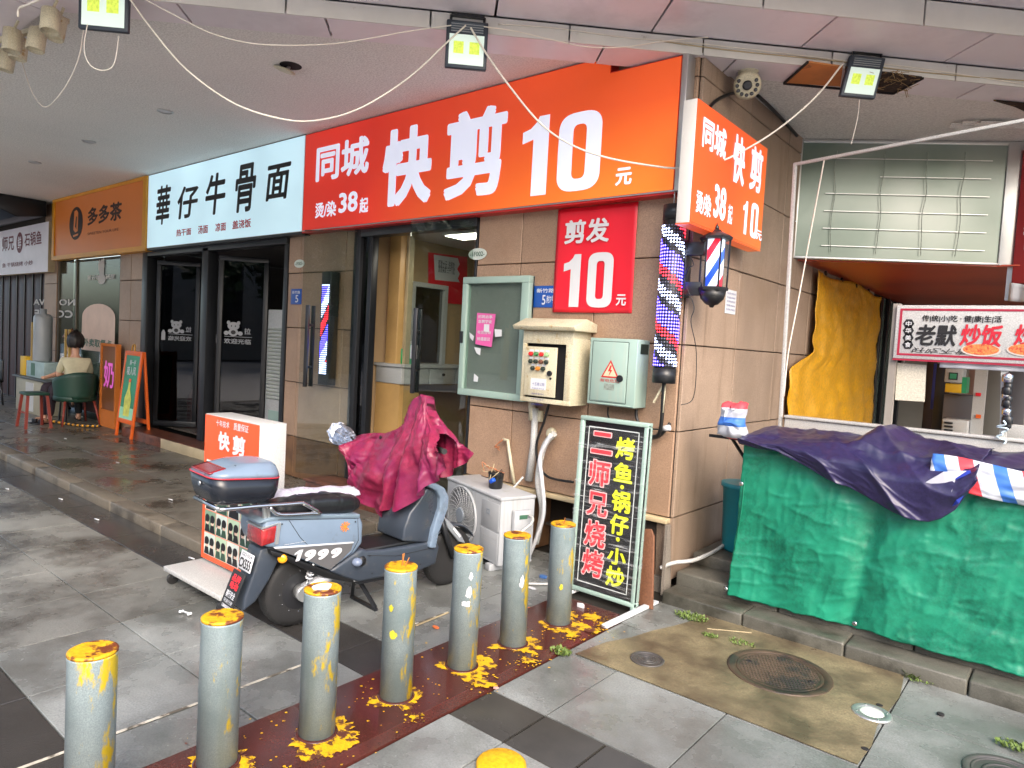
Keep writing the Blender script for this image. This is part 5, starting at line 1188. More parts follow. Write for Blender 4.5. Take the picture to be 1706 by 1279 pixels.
# green tarp round the counter
gtp = thing('green_tarp', (1.3, 0, .12), 'crinkled bright green tarp wrapped round the front of the stall counter', 'tarp')
M['gtarp'] = mat('green woven tarp', srgb(20, 122, 94), .42, var=.14, vscale=5, bump=.22, bscale=22, coords='World', col2=srgb(30, 142, 110), c2scale=3, c2lo=.4, c2hi=.7, spec=.5)
PT0 = Pl((0, 0, 0), (1, 0, 0))
def sstep(x): x = max(0, min(1, x)); return x*x*(3-2*x)
def gtf(u, v):
    x = .455+.04*(1-v)+2.9*u; z0 = .115+.02*math.sin(u*5)+.012*fbm((u*6, 0, 1), 3)-.01*u; z1 = 1.12
    z = z0+(z1-z0)*(1-v)
    d = -.012*v
    fx = (x-1.275+.12*(v-.3))/.05; d += -.030*math.exp(-fx*fx)*sstep(v*2) + .018*math.exp(-((x-1.40)/.08)**2)*v   # the deep vertical fold
    wr = fbm((x*1.6, 0, z*.9), 1.2, 2)*.03 + .012*math.sin(x*9+1.5*fbm((x, 0, z), 2, 2))*(.3+.7*v) + (1-abs(fbm((x*2.2+z*4, 1, z*7-x*3), 1.0, 2)))**4*.008 + (1-abs(fbm((x*10-z*2, 5, z*4+x), 1.0, 2)))**5*.006
    tz = max(0, x-1.35); wr += .008*math.sin(z*34+x*6+3*fbm((x*2, 3, z*3)))*min(1, tz*3)*(.5+.5*fbm((x*3, z*3, 0)))
    wr += .03*math.exp(-((x-.62-.9*(1-v)*0)/.12)**2)*math.sin(v*7)*.4
    return Vector((x+.01*fbm((z*4, x, 7), 1), -.02-d-wr-.03*v, z))
MB().grid(gtf, 300, 120).build('tarp_sheet', M['gtarp'], gtp, thick=.003)
MB().grid(lambda u, v: Vector((.50-.03*v, -.03+.75*u, 1.11-.94*v+.02*math.sin(u*9)))+Vector((.02*math.sin(u*14+v*4), 0, 0)), 30, 20).build('tarp_side', M['gtarp'], gtp, thick=.003)
for px, py in ((1241, 804), (1215, 977), (1428, 1034), (1507, 786)):
    p = PT0.w(px, py, .06); MB().lathe(p, (0, -1, 0), [(0, .013), (.004, .014), (.006, .009), (.006, .005)], 14).build('eyelet', M['chrome'], gtp)
# purple tarp on top
pt_ = thing('purple_tarp', (1.2, .3, 1.15), 'dark purple tarp bunched over the counter and hanging down its front', 'tarp')
M['ptarp'] = mat('dark purple tarp', srgb(46, 40, 80), .34, var=.2, vscale=4, bump=.12, bscale=30, coords='World', col2=srgb(34, 32, 66), c2scale=3)
hem = [(1234, 738), (1262, 746), (1300, 752), (1338, 772), (1380, 797), (1420, 812), (1455, 832), (1490, 852), (1520, 863), (1548, 868), (1570, 862), (1592, 848), (1612, 822), (1628, 800)]
P6 = Pl((0, -.08, 0), (1, 0, 0)); HM = [P6.at(*p) for p in hem]
def hemat(x):
    for i in range(len(HM)-1):
        if x <= HM[i+1][0]: 
            t = (x-HM[i][0])/(HM[i+1][0]-HM[i][0]); return HM[i][1]+(HM[i+1][1]-HM[i][1])*t
    return HM[-1][1]
XA, XB = HM[0][0], HM[-1][0]
def ptf(u, v):
    x = XA+(XB-XA)*u; hz = hemat(x)
    top = 1.175+.03*fbm((x*4, v*3, 0), 1)
    fold = .028*(1-abs(math.sin((x*1.0-v*.75)*9+1.2*fbm((x*1.5, v*1.5, 4), 1, 2))))**2*1.6*(.5+.5*u) + .010*(1-abs(fbm((x*6-v*4, v*5, 3), 1.0, 2)))**3
    if v < .45:
        t = v/.45; y = .74-.76*t; z = top+.05*math.sin(t*math.pi)*(.3+.7*math.exp(-((x-1.25)/.15)**2)) + fold*.5+.075*math.exp(-((x-1.27+.1*t)/.09)**2)*(1-t*.4)
        return Vector((x, y, z))
    t = (v-.45)/.55; z = top+fold*.5*(1-t)+(hz-top)*t; 
    return Vector((x+.02*fold*9*t, -.02-.085*sstep(t*2.2)-fold*.9*t-.03*math.sin(t*math.pi), z))
MB().grid(ptf, 170, 90).build('tarp_sheet', M['ptarp'], pt_, thick=.004)
XE = 3.3
def ptb(u, v):
    x = XB-.35+(XE-XB+.35)*u; return Vector((x, .74-.70*v, 1.19-.02*v+.02*fbm((x*5, v*4, 8), 1)+.012*math.sin(x*20+v*5)))
MB().grid(ptb, 60, 20).build('tarp_back', M['ptarp'], pt_, thick=.004)
stp = thing('striped_tarp', (1.9, 0, 1.0), 'white, blue and red striped tarp showing from under the purple tarp', 'tarp')
sm = bpy.data.materials.new('striped woven plastic'); sm.use_nodes = True; MATS['striped woven plastic'] = sm; n = sm.node_tree.nodes; l = sm.node_tree.links; b = n['Principled BSDF']; b.inputs['Roughness'].default_value = .45
def stripes(sm, axis, per, off, kx=0):
    n = sm.node_tree.nodes; l = sm.node_tree.links; b = n['Principled BSDF']
    g = n.new('ShaderNodeNewGeometry'); s_ = n.new('ShaderNodeSeparateXYZ'); l.new(g.outputs['Position'], s_.inputs[0])
    m1 = n.new('ShaderNodeMath'); m1.operation = 'MULTIPLY_ADD'; m1.inputs[1].default_value = kx; l.new(s_.outputs['Z' if axis == 'X' else 'X'], m1.inputs[0]); l.new(s_.outputs[axis], m1.inputs[2])
    m2 = n.new('ShaderNodeMath'); m2.operation = 'MULTIPLY_ADD'; m2.inputs[1].default_value = 1/per; m2.inputs[2].default_value = off; l.new(m1.outputs[0], m2.inputs[0])
    f = n.new('ShaderNodeMath'); f.operation = 'FRACT'; l.new(m2.outputs[0], f.inputs[0])
    cr = n.new('ShaderNodeValToRGB'); cr.color_ramp.interpolation = 'CONSTANT'; e = cr.color_ramp.elements; e[0].color = srgb(186, 190, 200); e[1].position = .3; e[1].color = srgb(58, 110, 190)
    for p, c in ((.52, srgb(186, 190, 200)), (.75, srgb(206, 66, 76))): e.new(p).color = c
    l.new(f.outputs[0], cr.inputs[0]); l.new(cr.outputs[0], b.inputs['Base Color'])
stripes(sm, 'X', .27, .1, .35)
XS = P6.at(1548, 800)[0]
def stf(u, v):
    x = XS+(3.3-XS)*u; z = 1.18-.17*v-.02*math.sin(x*7); return Vector((x, -.03-.045*sstep(v*3)-.02*math.sin(x*17+v*3)*v-.018*fbm((x*5, v*3, 0), 1.5), z))
MB().grid(stf, 90, 16).build('tarp_sheet', sm, stp, thick=.004)
# blue lining turned outwards
qd = [P6.w(*p, .05) for p in ((1532, 810), (1572, 786), (1618, 782), (1622, 800), (1600, 835), (1588, 842), (1580, 812))]
MB().add([p+Vector((0, -.02*math.sin(i*2.0), 0)) for i, p in enumerate(qd)], [(0, 1, 6), (1, 2, 6), (2, 3, 6), (3, 4, 6), (4, 5, 6)]).build('blue_lining', mat('blue lining', srgb(48, 66, 170), .4, var=.15), pt_, thick=.004)
qd = [P6.w(*p, .055) for p in ((1534, 808), (1575, 784), (1612, 783), (1594, 795), (1586, 826), (1578, 808))]
MB().add([p+Vector((0, -.02*math.sin(i*2.0), 0)) for i, p in enumerate(qd)], [(0, 1, 5), (1, 2, 3, 5), (3, 4, 5)]).build('white_lining', mat('white lining', srgb(206, 208, 220), .4, var=.05), pt_, thick=.004)
# striped bag on the arm, teal bin
bg2 = thing('striped_bag', PT0.w(1220, 725), 'white, blue and red striped plastic bag at the left end of the counter', 'bag')
s2 = bpy.data.materials.new('striped bag plastic'); s2.use_nodes = True; MATS['striped bag plastic'] = s2; stripes(s2, 'Z', .26, .62)
P7 = Pl((0, .02, 0), (1, 0, 0)); ol = [P7.at(*p) for p in ((1196, 724), (1199, 700), (1207, 676), (1222, 672), (1246, 674), (1240, 700), (1244, 728), (1215, 731))]
cxm = sum(a for a, b in ol)/len(ol); czm = sum(b for a, b in ol)/len(ol)
rings_ = []; no = 40
def olp(f):
    f = f*len(ol); i = int(f) % len(ol); t = f-int(f); A_, B_ = ol[i], ol[(i+1) % len(ol)]; return A_[0]+(B_[0]-A_[0])*t, A_[1]+(B_[1]-A_[1])*t
for k in range(13):
    ph = math.pi*(k+.4)/12.8; sc_ = math.sin(ph)**.5; dd = -.075*math.cos(ph); row = []
    for i in range(no):
        a, b = olp(i/no); nz = 1+.10*fbm((a*14, b*14, dd*14), 1.4, 3); zz = b if b < czm else b+.02*math.sin(a*60+dd*30)
        row.append(P7.pt(cxm+(a-cxm)*sc_*nz, czm+(zz-czm)*(sc_ if b < czm else max(sc_, .8))*nz, dd+.012*math.sin(b*50+a*33)))
    rings_.append(row)
MB().rings(rings_).build('bag_body', s2, bg2, fixn=True)
tb_ = thing('teal_bin', (.3, .55, .25), 'teal plastic bin half hidden behind the left edge of the green tarp', 'bin')
MB().lathe((.28, .6, .25), (0, 0, 1), [(0, .12), (.02, .13), (.46, .15), (.47, .165), (.5, .165), (.5, .14)], 24).build('bin_body', mat('teal plastic', srgb(20, 126, 140), .35, var=.08), tb_)
hs = thing('white_hose', (.2, 0, .2), 'white plastic hose curving along the foot of the side wall', 'hose')
PH_ = [Pl((0, -.06, 0), (1, 0, 0)).w(1100, 946), (.06, -.02, .23), (.16, .12, .25), (.19, .5, .28), (.1, .95, .29), (.06, 1.5, .27)]
MB().tube(smooth_path(PH_, 8), .014, 8).build('hose_tube', M['white'], hs)
# ------------------------------------------------------------ steel base plate with the bollards
M['rustplate'] = mat('wet rust red steel plate', srgb(82, 42, 36), .13, var=.22, vscale=2.5, rvar=.12, bump=.04, bscale=40, coords='World', col2=srgb(58, 34, 32), c2scale=2.2, c2lo=.5, c2hi=.68, spec=.6)
pl_ = thing('steel_base_plate', (-.2, -2.4, 0), 'long wet rust red steel strip on the pavement that carries the bollards', 'base plate')
MB().hexa([(-.47, -4.9, -.01), (.052, -4.9, -.01), (.052, -.62, -.01), (-.47, -.62, -.01), (-.455, -4.9, .012), (-.01, -4.9, .012), (-.01, -.62, .012), (-.455, -.62, .012)]).build('plate', M['rustplate'], pl_)
MB().hexa([(-.009, -4.9, -.01), (.052, -4.9, -.01), (.052, -.62, -.01), (-.009, -.62, -.01), (-.009, -4.9, .011), (.05, -4.9, .003), (.05, -.62, .003), (-.009, -.62, .011)]).build('sloped_edge', M['rustplate'], pl_)
M['ypaint'] = mat('flaking yellow paint', srgb(226, 178, 20), .45, var=.12, vscale=12, bump=.2, bscale=50, coords='World', col2=srgb(84, 46, 34), c2scale=20, c2lo=.50, c2hi=.55, c2detail=9)
M['zinc'] = mat('galvanised grey green steel', srgb(152, 168, 172), .4, metal=.1, var=.12, vscale=7, bump=.05, bscale=90, rvar=.08, coords='World', col2=srgb(108, 126, 128), c2scale=3, c2lo=.45, c2hi=.75, streak=srgb(112, 128, 126))
# zinc with yellow paint residue, mostly on one flank
def zinc_residue():
    m = M['zinc']; n = m.node_tree.nodes; l = m.node_tree.links; b = n['Principled BSDF']
    old = b.inputs['Base Color'].links[0].from_socket
    g = n.new('ShaderNodeNewGeometry'); mp = n.new('ShaderNodeMapping'); mp.inputs['Scale'].default_value = (9, 9, 3.2); l.new(g.outputs['Position'], mp.inputs[0])
    t = n.new('ShaderNodeTexNoise'); t.inputs['Scale'].default_value = 1.5; t.inputs['Detail'].default_value = 8; t.inputs['Roughness'].default_value = .7; l.new(mp.outputs[0], t.inputs['Vector'])
    dp = n.new('ShaderNodeVectorMath'); dp.operation = 'DOT_PRODUCT'; dp.inputs[1].default_value = (.93, .36, 0); l.new(g.outputs['Normal'], dp.inputs[0])
    ad = n.new('ShaderNodeMath'); ad.operation = 'MULTIPLY_ADD'; ad.inputs[1].default_value = .16; l.new(dp.outputs['Value'], ad.inputs[0]); l.new(t.outputs['Fac'], ad.inputs[2])
    r = n.new('ShaderNodeMapRange'); r.inputs[1].default_value = .655; r.inputs[2].default_value = .72; l.new(ad.outputs[0], r.inputs[0])
    x = n.new('ShaderNodeMix'); x.data_type = 'RGBA'; l.new(r.outputs[0], x.inputs[0]); l.new(old, x.inputs[6]); x.inputs[7].default_value = srgb(206, 178, 40); l.new(x.outputs[2], b.inputs['Base Color'])
zinc_residue()
M['cap'] = mat('rusty yellow cap', srgb(226, 172, 18), .5, var=.1, vscale=9, bump=.5, bscale=26, coords='World', col2=srgb(104, 48, 18), c2scale=13, c2lo=.50, c2hi=.56, c2detail=9)
BPOS = [(-.33, -3.52, .56), (-.30, -3.09, .57), (-.205, -2.71, .61), (-.205, -2.28, .61), (-.205, -1.84, .61), (-.195, -1.44, .61), (-.195, -1.01, .6)]
BL = ['nearest bollard at the lower left with worn yellow and rust cap', 'second nearest bollard with long yellow paint runs down its right flank', 'third bollard, in front of the scooter rear wheel, white paper stuck on top', 'fourth bollard with a round yellow paint spot, twigs on its cap',
      'fifth bollard with white sticker scraps, in front of the air conditioner', 'sixth bollard, before the white hose and pipes', 'farthest bollard of the row, next to the black menu board']
random.seed(11)
for i, (bx, by, bh) in enumerate(BPOS):
    t = thing('bollard', (bx, by, .01), BL[i], 'bollard', group='yellow topped steel bollards on the rust red strip')
    ln_ = Vector((random.uniform(-.016, .016), random.uniform(-.016, .016), 1))
    MB().lathe((bx, by, .011), ln_, [(0, .074), (bh-.02, .074), (bh-.016, .075), (bh-.008, .075)], 36).build('tube', M['zinc'], t)
    q = MB(); n = 36; base = Vector((bx, by, .011))+ln_*(bh-.008)
    q.rings([[base+Vector((.0755*math.cos(2*math.pi*k/n), .0755*math.sin(2*math.pi*k/n), 0)) for k in range(n)], [base+Vector((.0755*math.cos(2*math.pi*k/n), .0755*math.sin(2*math.pi*k/n), .008)) for k in range(n)], [base+Vector((.068*math.cos(2*math.pi*k/n), .068*math.sin(2*math.pi*k/n), .011+.001*math.sin(k*5))) for k in range(n)]])
    q.build('cap', M['cap'], t)
    MB().lathe((bx, by, .011), (0, 0, 1), [(0, .088), (.004, .086), (.006, .076)], 36).build('weld_ring', M['rustplate'], t)
# things stuck to single bollards, as parts of each
BO = [o for o in bpy.data.objects if o.get('category') == 'bollard']; BO.sort(key=lambda o: o.location.y)
def sticker(i, ang, z, w_, h_, m, name='sticker', n=5):
    bx, by, bh = BPOS[i]; random.seed(i*31+int(z*100)); pts = []
    nn = 22
    for k in range(nn):
        a = 2*math.pi*k/nn; rx, rz = w_*math.cos(a)*random.uniform(.6, 1.15), h_*math.sin(a)*random.uniform(.6, 1.15); t = R_(ang)+rx/.0765
        pts.append((bx+.0768*math.cos(t), by+.0768*math.sin(t), z+rz))
    MB().add([(bx+.0772*math.cos(R_(ang)), by+.0772*math.sin(R_(ang)), z)]+pts, [(0, k+1, (k+1) % nn+1) for k in range(nn)]).build(name, m, BO[i])
sticker(3, -62, .33, .022, .022, mat('yellow paint dab', srgb(188, 176, 50), .5, var=.2, vscale=40), 'paint_dab'); sticker(3, -74, .45, .014, .016, MATS['yellow paint dab'], 'paint_dab')
sticker(4, -35, .42, .018, .030, M['ptext']); sticker(4, -42, .36, .024, .018, M['ptext']); sticker(4, -30, .50, .012, .022, M['ptext'])
sticker(5, -28, .38, .014, .04, M['ptext'])
sticker(6, -50, .25, .012, .02, MATS['yellow paint dab'], 'paint_dab')
bx, by, bh = BPOS[2]; random.seed(6); MB().prism([(bx+.045*math.cos(k*.7)*random.uniform(.6, 1.1)-.005, by+.05*math.sin(k*.7)*random.uniform(.6, 1.1), bh+.0145) for k in range(9)], (0, 0, .003)).build('white_paper', M['ptext'], BO[2])
bx, by, bh = BPOS[3]
for dx, dy, h_ in ((.0, 0, .07), (.012, .004, .055), (-.008, .01, .06)): MB().bar((bx+dx, by+dy, bh+.01), (bx+dx*2.5, by+dy+.01, bh+h_), .004).build('twig', M['ply'], BO[3])
bx, by, bh = BPOS[6]; MB().bar((bx, by, bh+.01), (bx+.006, by, bh+.05), .004).build('twig', M['ply'], BO[6])
# splashes of yellow paint round the feet
def splash(cx, cy, r, k, seed, z=.0135, st=1.0, rot=0, inner=0):
    random.seed(seed); n = 110; pts = []
    for i in range(n):
        a = 2*math.pi*i/n; rr = r*(.68+.5*noise.noise((math.cos(a)*1.3+seed, math.sin(a)*1.3, seed*.7))+.22*noise.noise((math.cos(a)*3.2, math.sin(a)*3.2, seed))+.13*noise.noise((math.cos(a)*9, math.sin(a)*9, seed))+random.uniform(-.05, .05))
        rr = max(rr, inner); x, y = rr*math.cos(a)*st, rr*math.sin(a); pts.append((cx+x*math.cos(rot)-y*math.sin(rot), cy+x*math.sin(rot)+y*math.cos(rot), z))
    k.add([(cx, cy, z)]+pts, [(0, i+1, (i+1) % n+1) for i in range(n)])
    for j in range(26):
        a = random.uniform(0, 6.28); d = r*random.uniform(.9, 1.6); s = random.uniform(.002, .008); px, py = cx+d*math.cos(a)*st, cy+d*math.sin(a)
        k.add([(px+s*math.cos(q*1.05)*random.uniform(.6, 1.2), py+s*math.sin(q*1.05)*random.uniform(.6, 1.2), z) for q in range(6)], [tuple(range(6))])
yp = thing('yellow_paint', (-.2, -2.4, .012), 'splashes of yellow paint round the bollard feet on the rust red strip', 'paint', kind='stuff')
for i, (bx, by, bh) in enumerate(BPOS): 
    k = MB(); splash(bx+(.03, .02, .02, .02, .02, .03, .06)[i], by-.0, (.16, .17, .19, .15, .19, .17, .2)[i], k, 31+i*7, st=(1, 1, 1.1, .9, 1.15, 1.2, 1.3)[i]); k.build('paint_splash', M['ypaint'], yp)
k = MB(); 
for cx, cy, r in ((-.02, -1.1, .06), (-.0, -.95, .05), (.02, -.85, .045), (-.0, -1.55, .05), (.0, -1.9, .07), (-.1, -.8, .09), (.0, -2.35, .03), (-.03, -3.0, .06), (-.2, -.85, .06)): splash(cx, cy, r, k, int(cx*100+cy*77+900), st=1, z=.0142)
k.build('paint_patch', M['ypaint'], yp)
q = G(845, 1268); yc_ = thing('yellow_stub', (q.x, q.y, 0), 'yellow painted round stub on the pavement at the bottom edge', 'stub')
MB().lathe((q.x+.01, q.y-.05, 0), (0, 0, 1), [(0, .10), (.02, .098), (.03, .085), (.033, .03)], 28).build('stub_body', mat('fresh yellow paint', srgb(236, 178, 22), .45, var=.06, bump=.3, bscale=30, col2=srgb(150, 100, 30), c2scale=6, c2lo=.62, c2hi=.68), yc_)

# ------------------------------------------------------------ covers in the ground
M['iron'] = mat('brown cast iron', srgb(84, 70, 58), .4, metal=.3, var=.2, vscale=6, rvar=.1, coords='World', col2=srgb(58, 52, 48), c2scale=5)
M['iron2'] = mat('grey cast iron', srgb(86, 84, 82), .35, metal=.4, var=.15, vscale=6)
def manhole(nm, lab, c, r, m, z=.0075, knobs=True, rings=False):
    t = thing(nm, (c[0], c[1], z), lab, 'manhole cover')
    MB().lathe((c[0], c[1], z-.01), (0, 0, 1), [(0, r), (.013, r), (.015, r*.985), (.015, r*.84), (.009, r*.835)], 48).build('outer_ring', m, t)
    MB().lathe((c[0], c[1], z-.01), (0, 0, 1), [(0, r*.825), (.0125, r*.825), (.014, r*.815), (.014, r*.77), (.011, r*.765)], 48).build('lid', m, t)
    if knobs:
        k = MB(); s = r*.074; n = int(r*.77/s)
        for i in range(-n, n+1):
            for j in range(-n, n+1):
                x, y = (i+.5*(j % 2))*s, j*s*.9
                if math.hypot(x, y) < r*.74: 
                    w_ = s*.3; k.hexa([(c[0]+x-w_, c[1]+y-w_, z), (c[0]+x+w_, c[1]+y-w_, z), (c[0]+x+w_, c[1]+y+w_, z), (c[0]+x-w_, c[1]+y+w_, z)]+[(c[0]+x+dx*w_*.6, c[1]+y+dy*w_*.6, z+.005) for dx, dy in ((-1, -1), (1, -1), (1, 1), (-1, 1))])
        k.build('raised_studs', m, t, kind='stuff')
        for s_ in (-1, 1): MB().lathe((c[0]+s_*r*.62, c[1], z+.001), (0, 0, 1), [(0, r*.06), (.002, r*.06), (.004, r*.045)], 12).build('key_hole', M['gap'], t)
    if rings:
        for q_ in (.2, .4, .6): MB().lathe((c[0], c[1], z), (0, 0, 1), [(0, r*q_), (.004, r*q_), (.004, r*(q_-.07)), (0, r*(q_-.08))], 36).build('ring_rib', m, t)
    return t
manhole('manhole_cover', 'large round brown studded manhole cover in the mossy cement patch', (1.005, -.665), .265, M['iron'])
manhole('manhole_cover', 'small round ribbed drain cover left of the cement patch', (.435, -1.06), .092, M['iron2'], knobs=False, rings=True, z=.0085)
manhole('manhole_cover', 'grey round cover cut by the lower right corner of the photo', (2.03, -.93), .17, M['iron2'], z=.004, knobs=False, rings=True)
q = G(1452, 1190); t = thing('ground_light', (q.x, q.y, 0), 'round steel rimmed frosted ground light in the cement patch', 'ground light')
MB().lathe((q.x, q.y, .0), (0, 0, 1), [(0, .088), (.010, .088), (.013, .083), (.013, .056), (.009, .054)], 40).build('steel_rim', M['silver'], t)
MB().lathe((q.x, q.y, .0), (0, 0, 1), [(0, .053), (.012, .053), (.0135, .045)], 32).build('frosted_lens', mat('frosted lens', srgb(188, 204, 190), .35, var=.15, vscale=20), t)
for k in range(4): MB().cyl((q.x+.07*math.cos(k*1.57+.6), q.y+.07*math.sin(k*1.57+.6), .012), (0, 0, 1), .005, .002, 8).build('screw', M['chrome'], t)
for k, (px, py) in enumerate(((1465, 1177), (1441, 1250), (1567, 1191))):
    q = G(px, py); t = thing('drain_spot', (q.x, q.y, .006), ('small dark drain dot beside the ground light', 'small dark drain dot near the front edge of the cement patch', 'small dark drain dot in the slab right of the ground light')[k], 'drain hole')
    MB().lathe((q.x, q.y, .002), (0, 0, 1), [(0, .016), (.0065, .016), (.0068, .01)], 14).build('drain_ring', M['gap'], t)

# ------------------------------------------------------------ litter, weeds
def litter(nm, lab, px, py, fn, m, z=.004):
    q = G(px, py, z); t = thing(nm, (q.x, q.y, z), lab, 'litter'); k = MB(); fn(k, q); k.build('scrap', m, t, thick=0); return t
def scrap(s, n=7, h=.006):
    def f(k, q): k.prism([(q.x+s*random.uniform(.5, 1.1)*math.cos(i*6.283/n), q.y+s*.6*random.uniform(.5, 1.1)*math.sin(i*6.283/n), q.z) for i in range(n)], (0, 0, h))
    return f
random.seed(4)
def bone(k, q):
    k.tube([q+Vector((-.03, 0, .008)), q+Vector((.03, .012, .008))], .005, 8)
    for s in (-1, 1): k.ball(q+Vector((s*.032, s*.008+.007, .009)), .009, 8).ball(q+Vector((s*.034, s*.008-.007, .009)), .009, 8)
litter('white_bone', 'small white bone shaped litter on the slabs left of the scooter', 309, 1023, bone, M['ptext'])
litter('orange_peel', 'orange peel scrap on the slab between two bollards', 727, 1046, scrap(.032), mat('orange peel', srgb(214, 110, 60), .6))
litter('orange_peel', 'tiny orange scrap behind the farthest bollards', 884, 1014, scrap(.025), MATS['orange peel'])
litter('tissue', 'pinkish white tissue crumpled before the black menu board', 968, 1011, scrap(.03, 8, .02), M['ptext'], .012)
litter('blue_scrap', 'blue and white plastic scrap by the air conditioner pipes', 905, 962, scrap(.05, 6, .015), mat('blue scrap', srgb(70, 110, 170), .4))
litter('paper_scrap', 'flat white paper scrap on the ground under the pipes', 886, 980, scrap(.05, 5, .004), M['ptext'])
litter('paper_scrap', 'small pale scrap beside the ribbed paving, right of the steel strip', 826, 1146, scrap(.02), mat('pale pink scrap', srgb(206, 160, 150), .6), .006)
for k, (px, py) in enumerate(((160, 866), (100, 832), (11, 815), (318, 931))): litter('cigarette_butt', 'white cigarette butt on the dark wet slabs, ' + ('near the middle of the kerb', 'toward the left of the kerb', 'at the far left edge', 'beside the advertising box wheel')[k], px, py, lambda kk, q: kk.tube([q+Vector((-.03, 0, .005)), q+Vector((.03, .01, .005))], .005, 6), M['ptext'])
for k, (px, py) in enumerate(((283, 833), (195, 771), (108, 731))): litter('cigarette_butt', 'white cigarette butt on the raised walkway, ' + ('nearest the advertising box', 'in its middle', 'nearest the seated woman')[k], px, py, lambda kk, q: kk.tube([q+Vector((-.03, 0, .005)), q+Vector((.03, .01, .005))], .004, 6), M['ptext'], ZW+.004)
sk = thing('wooden_skewer', G(722, 1030), 'thin pale wooden skewer lying on the slabs between bollards', 'skewer'); MB().bar(G(693, 1042, .006), G(747, 1020, .006), .007).build('stick', M['creamstone'], sk)
sk = thing('thin_stick', G(1215, 1052), 'thin white stick lying below the alley kerb', 'stick'); MB().bar(G(1178, 1047, .008), G(1252, 1054, .008), .005).build('stick', M['creamstone'], sk)
random.seed(9)
wd = thing('weeds', G(1150, 1030), 'patches of small weeds growing at the kerb and joints', 'weeds', kind='stuff')
M['weed'] = mat('small weed leaves', srgb(92, 112, 48), .6, var=.35, vscale=30, coords='World')
for (px, py, r, n, h) in ((1152, 1029, .085, 420, .022), (935, 1088, .05, 120, .03), (1183, 1060, .04, 110, .02), (1235, 1072, .06, 130, .02), (1518, 1127, .04, 120, .04), (1530, 1133, .06, 110, .02), (1690, 1245, .06, 140, .03), (1378, 1083, .02, 40, .015)):
    q = G(px, py, .004); k = MB()
    for i in range(n):
        a = random.uniform(0, 6.28); d = r*math.sqrt(random.random()); p = q+Vector((d*math.cos(a)*1.3, d*math.sin(a)*.8, random.uniform(0, .006)))
        l_ = random.uniform(.4, 1)*h; t_ = random.uniform(0, 6.28); up_ = Vector((math.cos(t_)*l_*.8, math.sin(t_)*l_*.8, l_*random.uniform(.4, 1))); sd_ = Vector((-math.sin(t_), math.cos(t_), 0))*l_*.28
        k.add([p, p+up_*.5+sd_, p+up_, p+up_*.5-sd_], [(0, 1, 2, 3)])
    k.build('weed_patch', M['weed'], wd)

# ------------------------------------------------------------ air conditioner outdoor unit with pipes
ZT = .56
A, B, Cc = G(736, 789, ZT), G(836, 829, ZT), G(883, 815, ZT)
uf = (B-A); uf.z = 0; La = max(.72, min(.84, uf.length)); uf.normalize(); ud = Vector((-uf.y, uf.x, 0)); Ld = .30
PAc = Pl((B.x, B.y, 0), uf)  # faces the camera; origin at the near right corner, a<0 leftwards
ac = thing('air_conditioner', (B.x-uf.x*La/2, B.y-uf.y*La/2, 0), 'white outdoor air conditioner unit with round fan grille, standing against the corner wall', 'air conditioner')
M['acw'] = mat('white sheet metal', srgb(168, 172, 177), .35, var=.03, vscale=3, streak=srgb(148, 148, 145))
MB().pbox(PAc, -La, 0, .05, ZT-.02, -Ld, 0).build('housing', M['acw'], ac, bevel=.012, seg=3)
MB().pbox(PAc, -La-.006, .006, ZT-.03, ZT, -Ld-.006, .008).build('lid', M['acw'], ac, bevel=.012, seg=3)
for a in (-La+.1, -.1): MB().pbox(PAc, a-.03, a+.03, 0, .05, -Ld-.02, .03).build('foot', M['acw'], ac, bevel=.004)
fc, fz, fr_ = -La+.27, .30, .215
MB().lathe(PAc.pt(fc, fz, -.001), PAc.n, [(0, fr_+.022), (.014, fr_+.018), (.016, fr_+.004), (.002, fr_)], 48).build('fan_ring', M['acw'], ac)
disc(PAc, fc, fz, fr_, fr_, .003, 48).build('fan_well', mat('dark fan well', srgb(58, 62, 66), .6), ac)
q = MB()
for k in range(5):
    a0 = k*2*math.pi/5; pts = [PAc.pt(fc+r*math.cos(a0+s), fz+r*math.sin(a0+s), .005) for r, s in ((.05, 0), (.12, .15), (.2, .5), (.2, .95), (.12, .75), (.05, .6))]
    q.add(pts, [tuple(range(6))])
q.build('fan_blades', mat('grey fan blades', srgb(110, 116, 122), .4), ac)
g = MB()
for r in [.06+.0125*i for i in range(13)]:
    n = 40; g.tube([PAc.pt(fc+r*math.cos(2*math.pi*k/n), fz+r*math.sin(2*math.pi*k/n), .016) for k in range(n+1)], .0018, 4, caps=False)
for k in range(24):
    a = 2*math.pi*k/24; g.tube([PAc.pt(fc+r*math.cos(a+(r-.05)*4.0), fz+r*math.sin(a+(r-.05)*4.0), .018) for r in (.05, .1, .15, .2, .22)], .0026, 4)
g.build('fan_grille', M['acw'], ac, kind='stuff')
MB().lathe(PAc.pt(fc, fz, .010), PAc.n, [(0, .062), (.012, .06), (.014, .05)], 28).build('fan_hub', mat('grey badge', srgb(150, 160, 172), .3, metal=.3), ac)
for q_ in ((-.27, -.02, .30, .50), (-.27, -.02, .08, .285)): MB().pbox(PAc, *q_, 0, .004).build('side_panel', M['acw'], ac, bevel=.002)
for z in (.20, .235): MB().pbox(PAc, -.265, -.025, z, z+.004, .003, .0045).build('press_line', mat('grey press line', srgb(170, 172, 172), .4), ac)
q = MB(); lx, lz, s = -.17, .425, .022
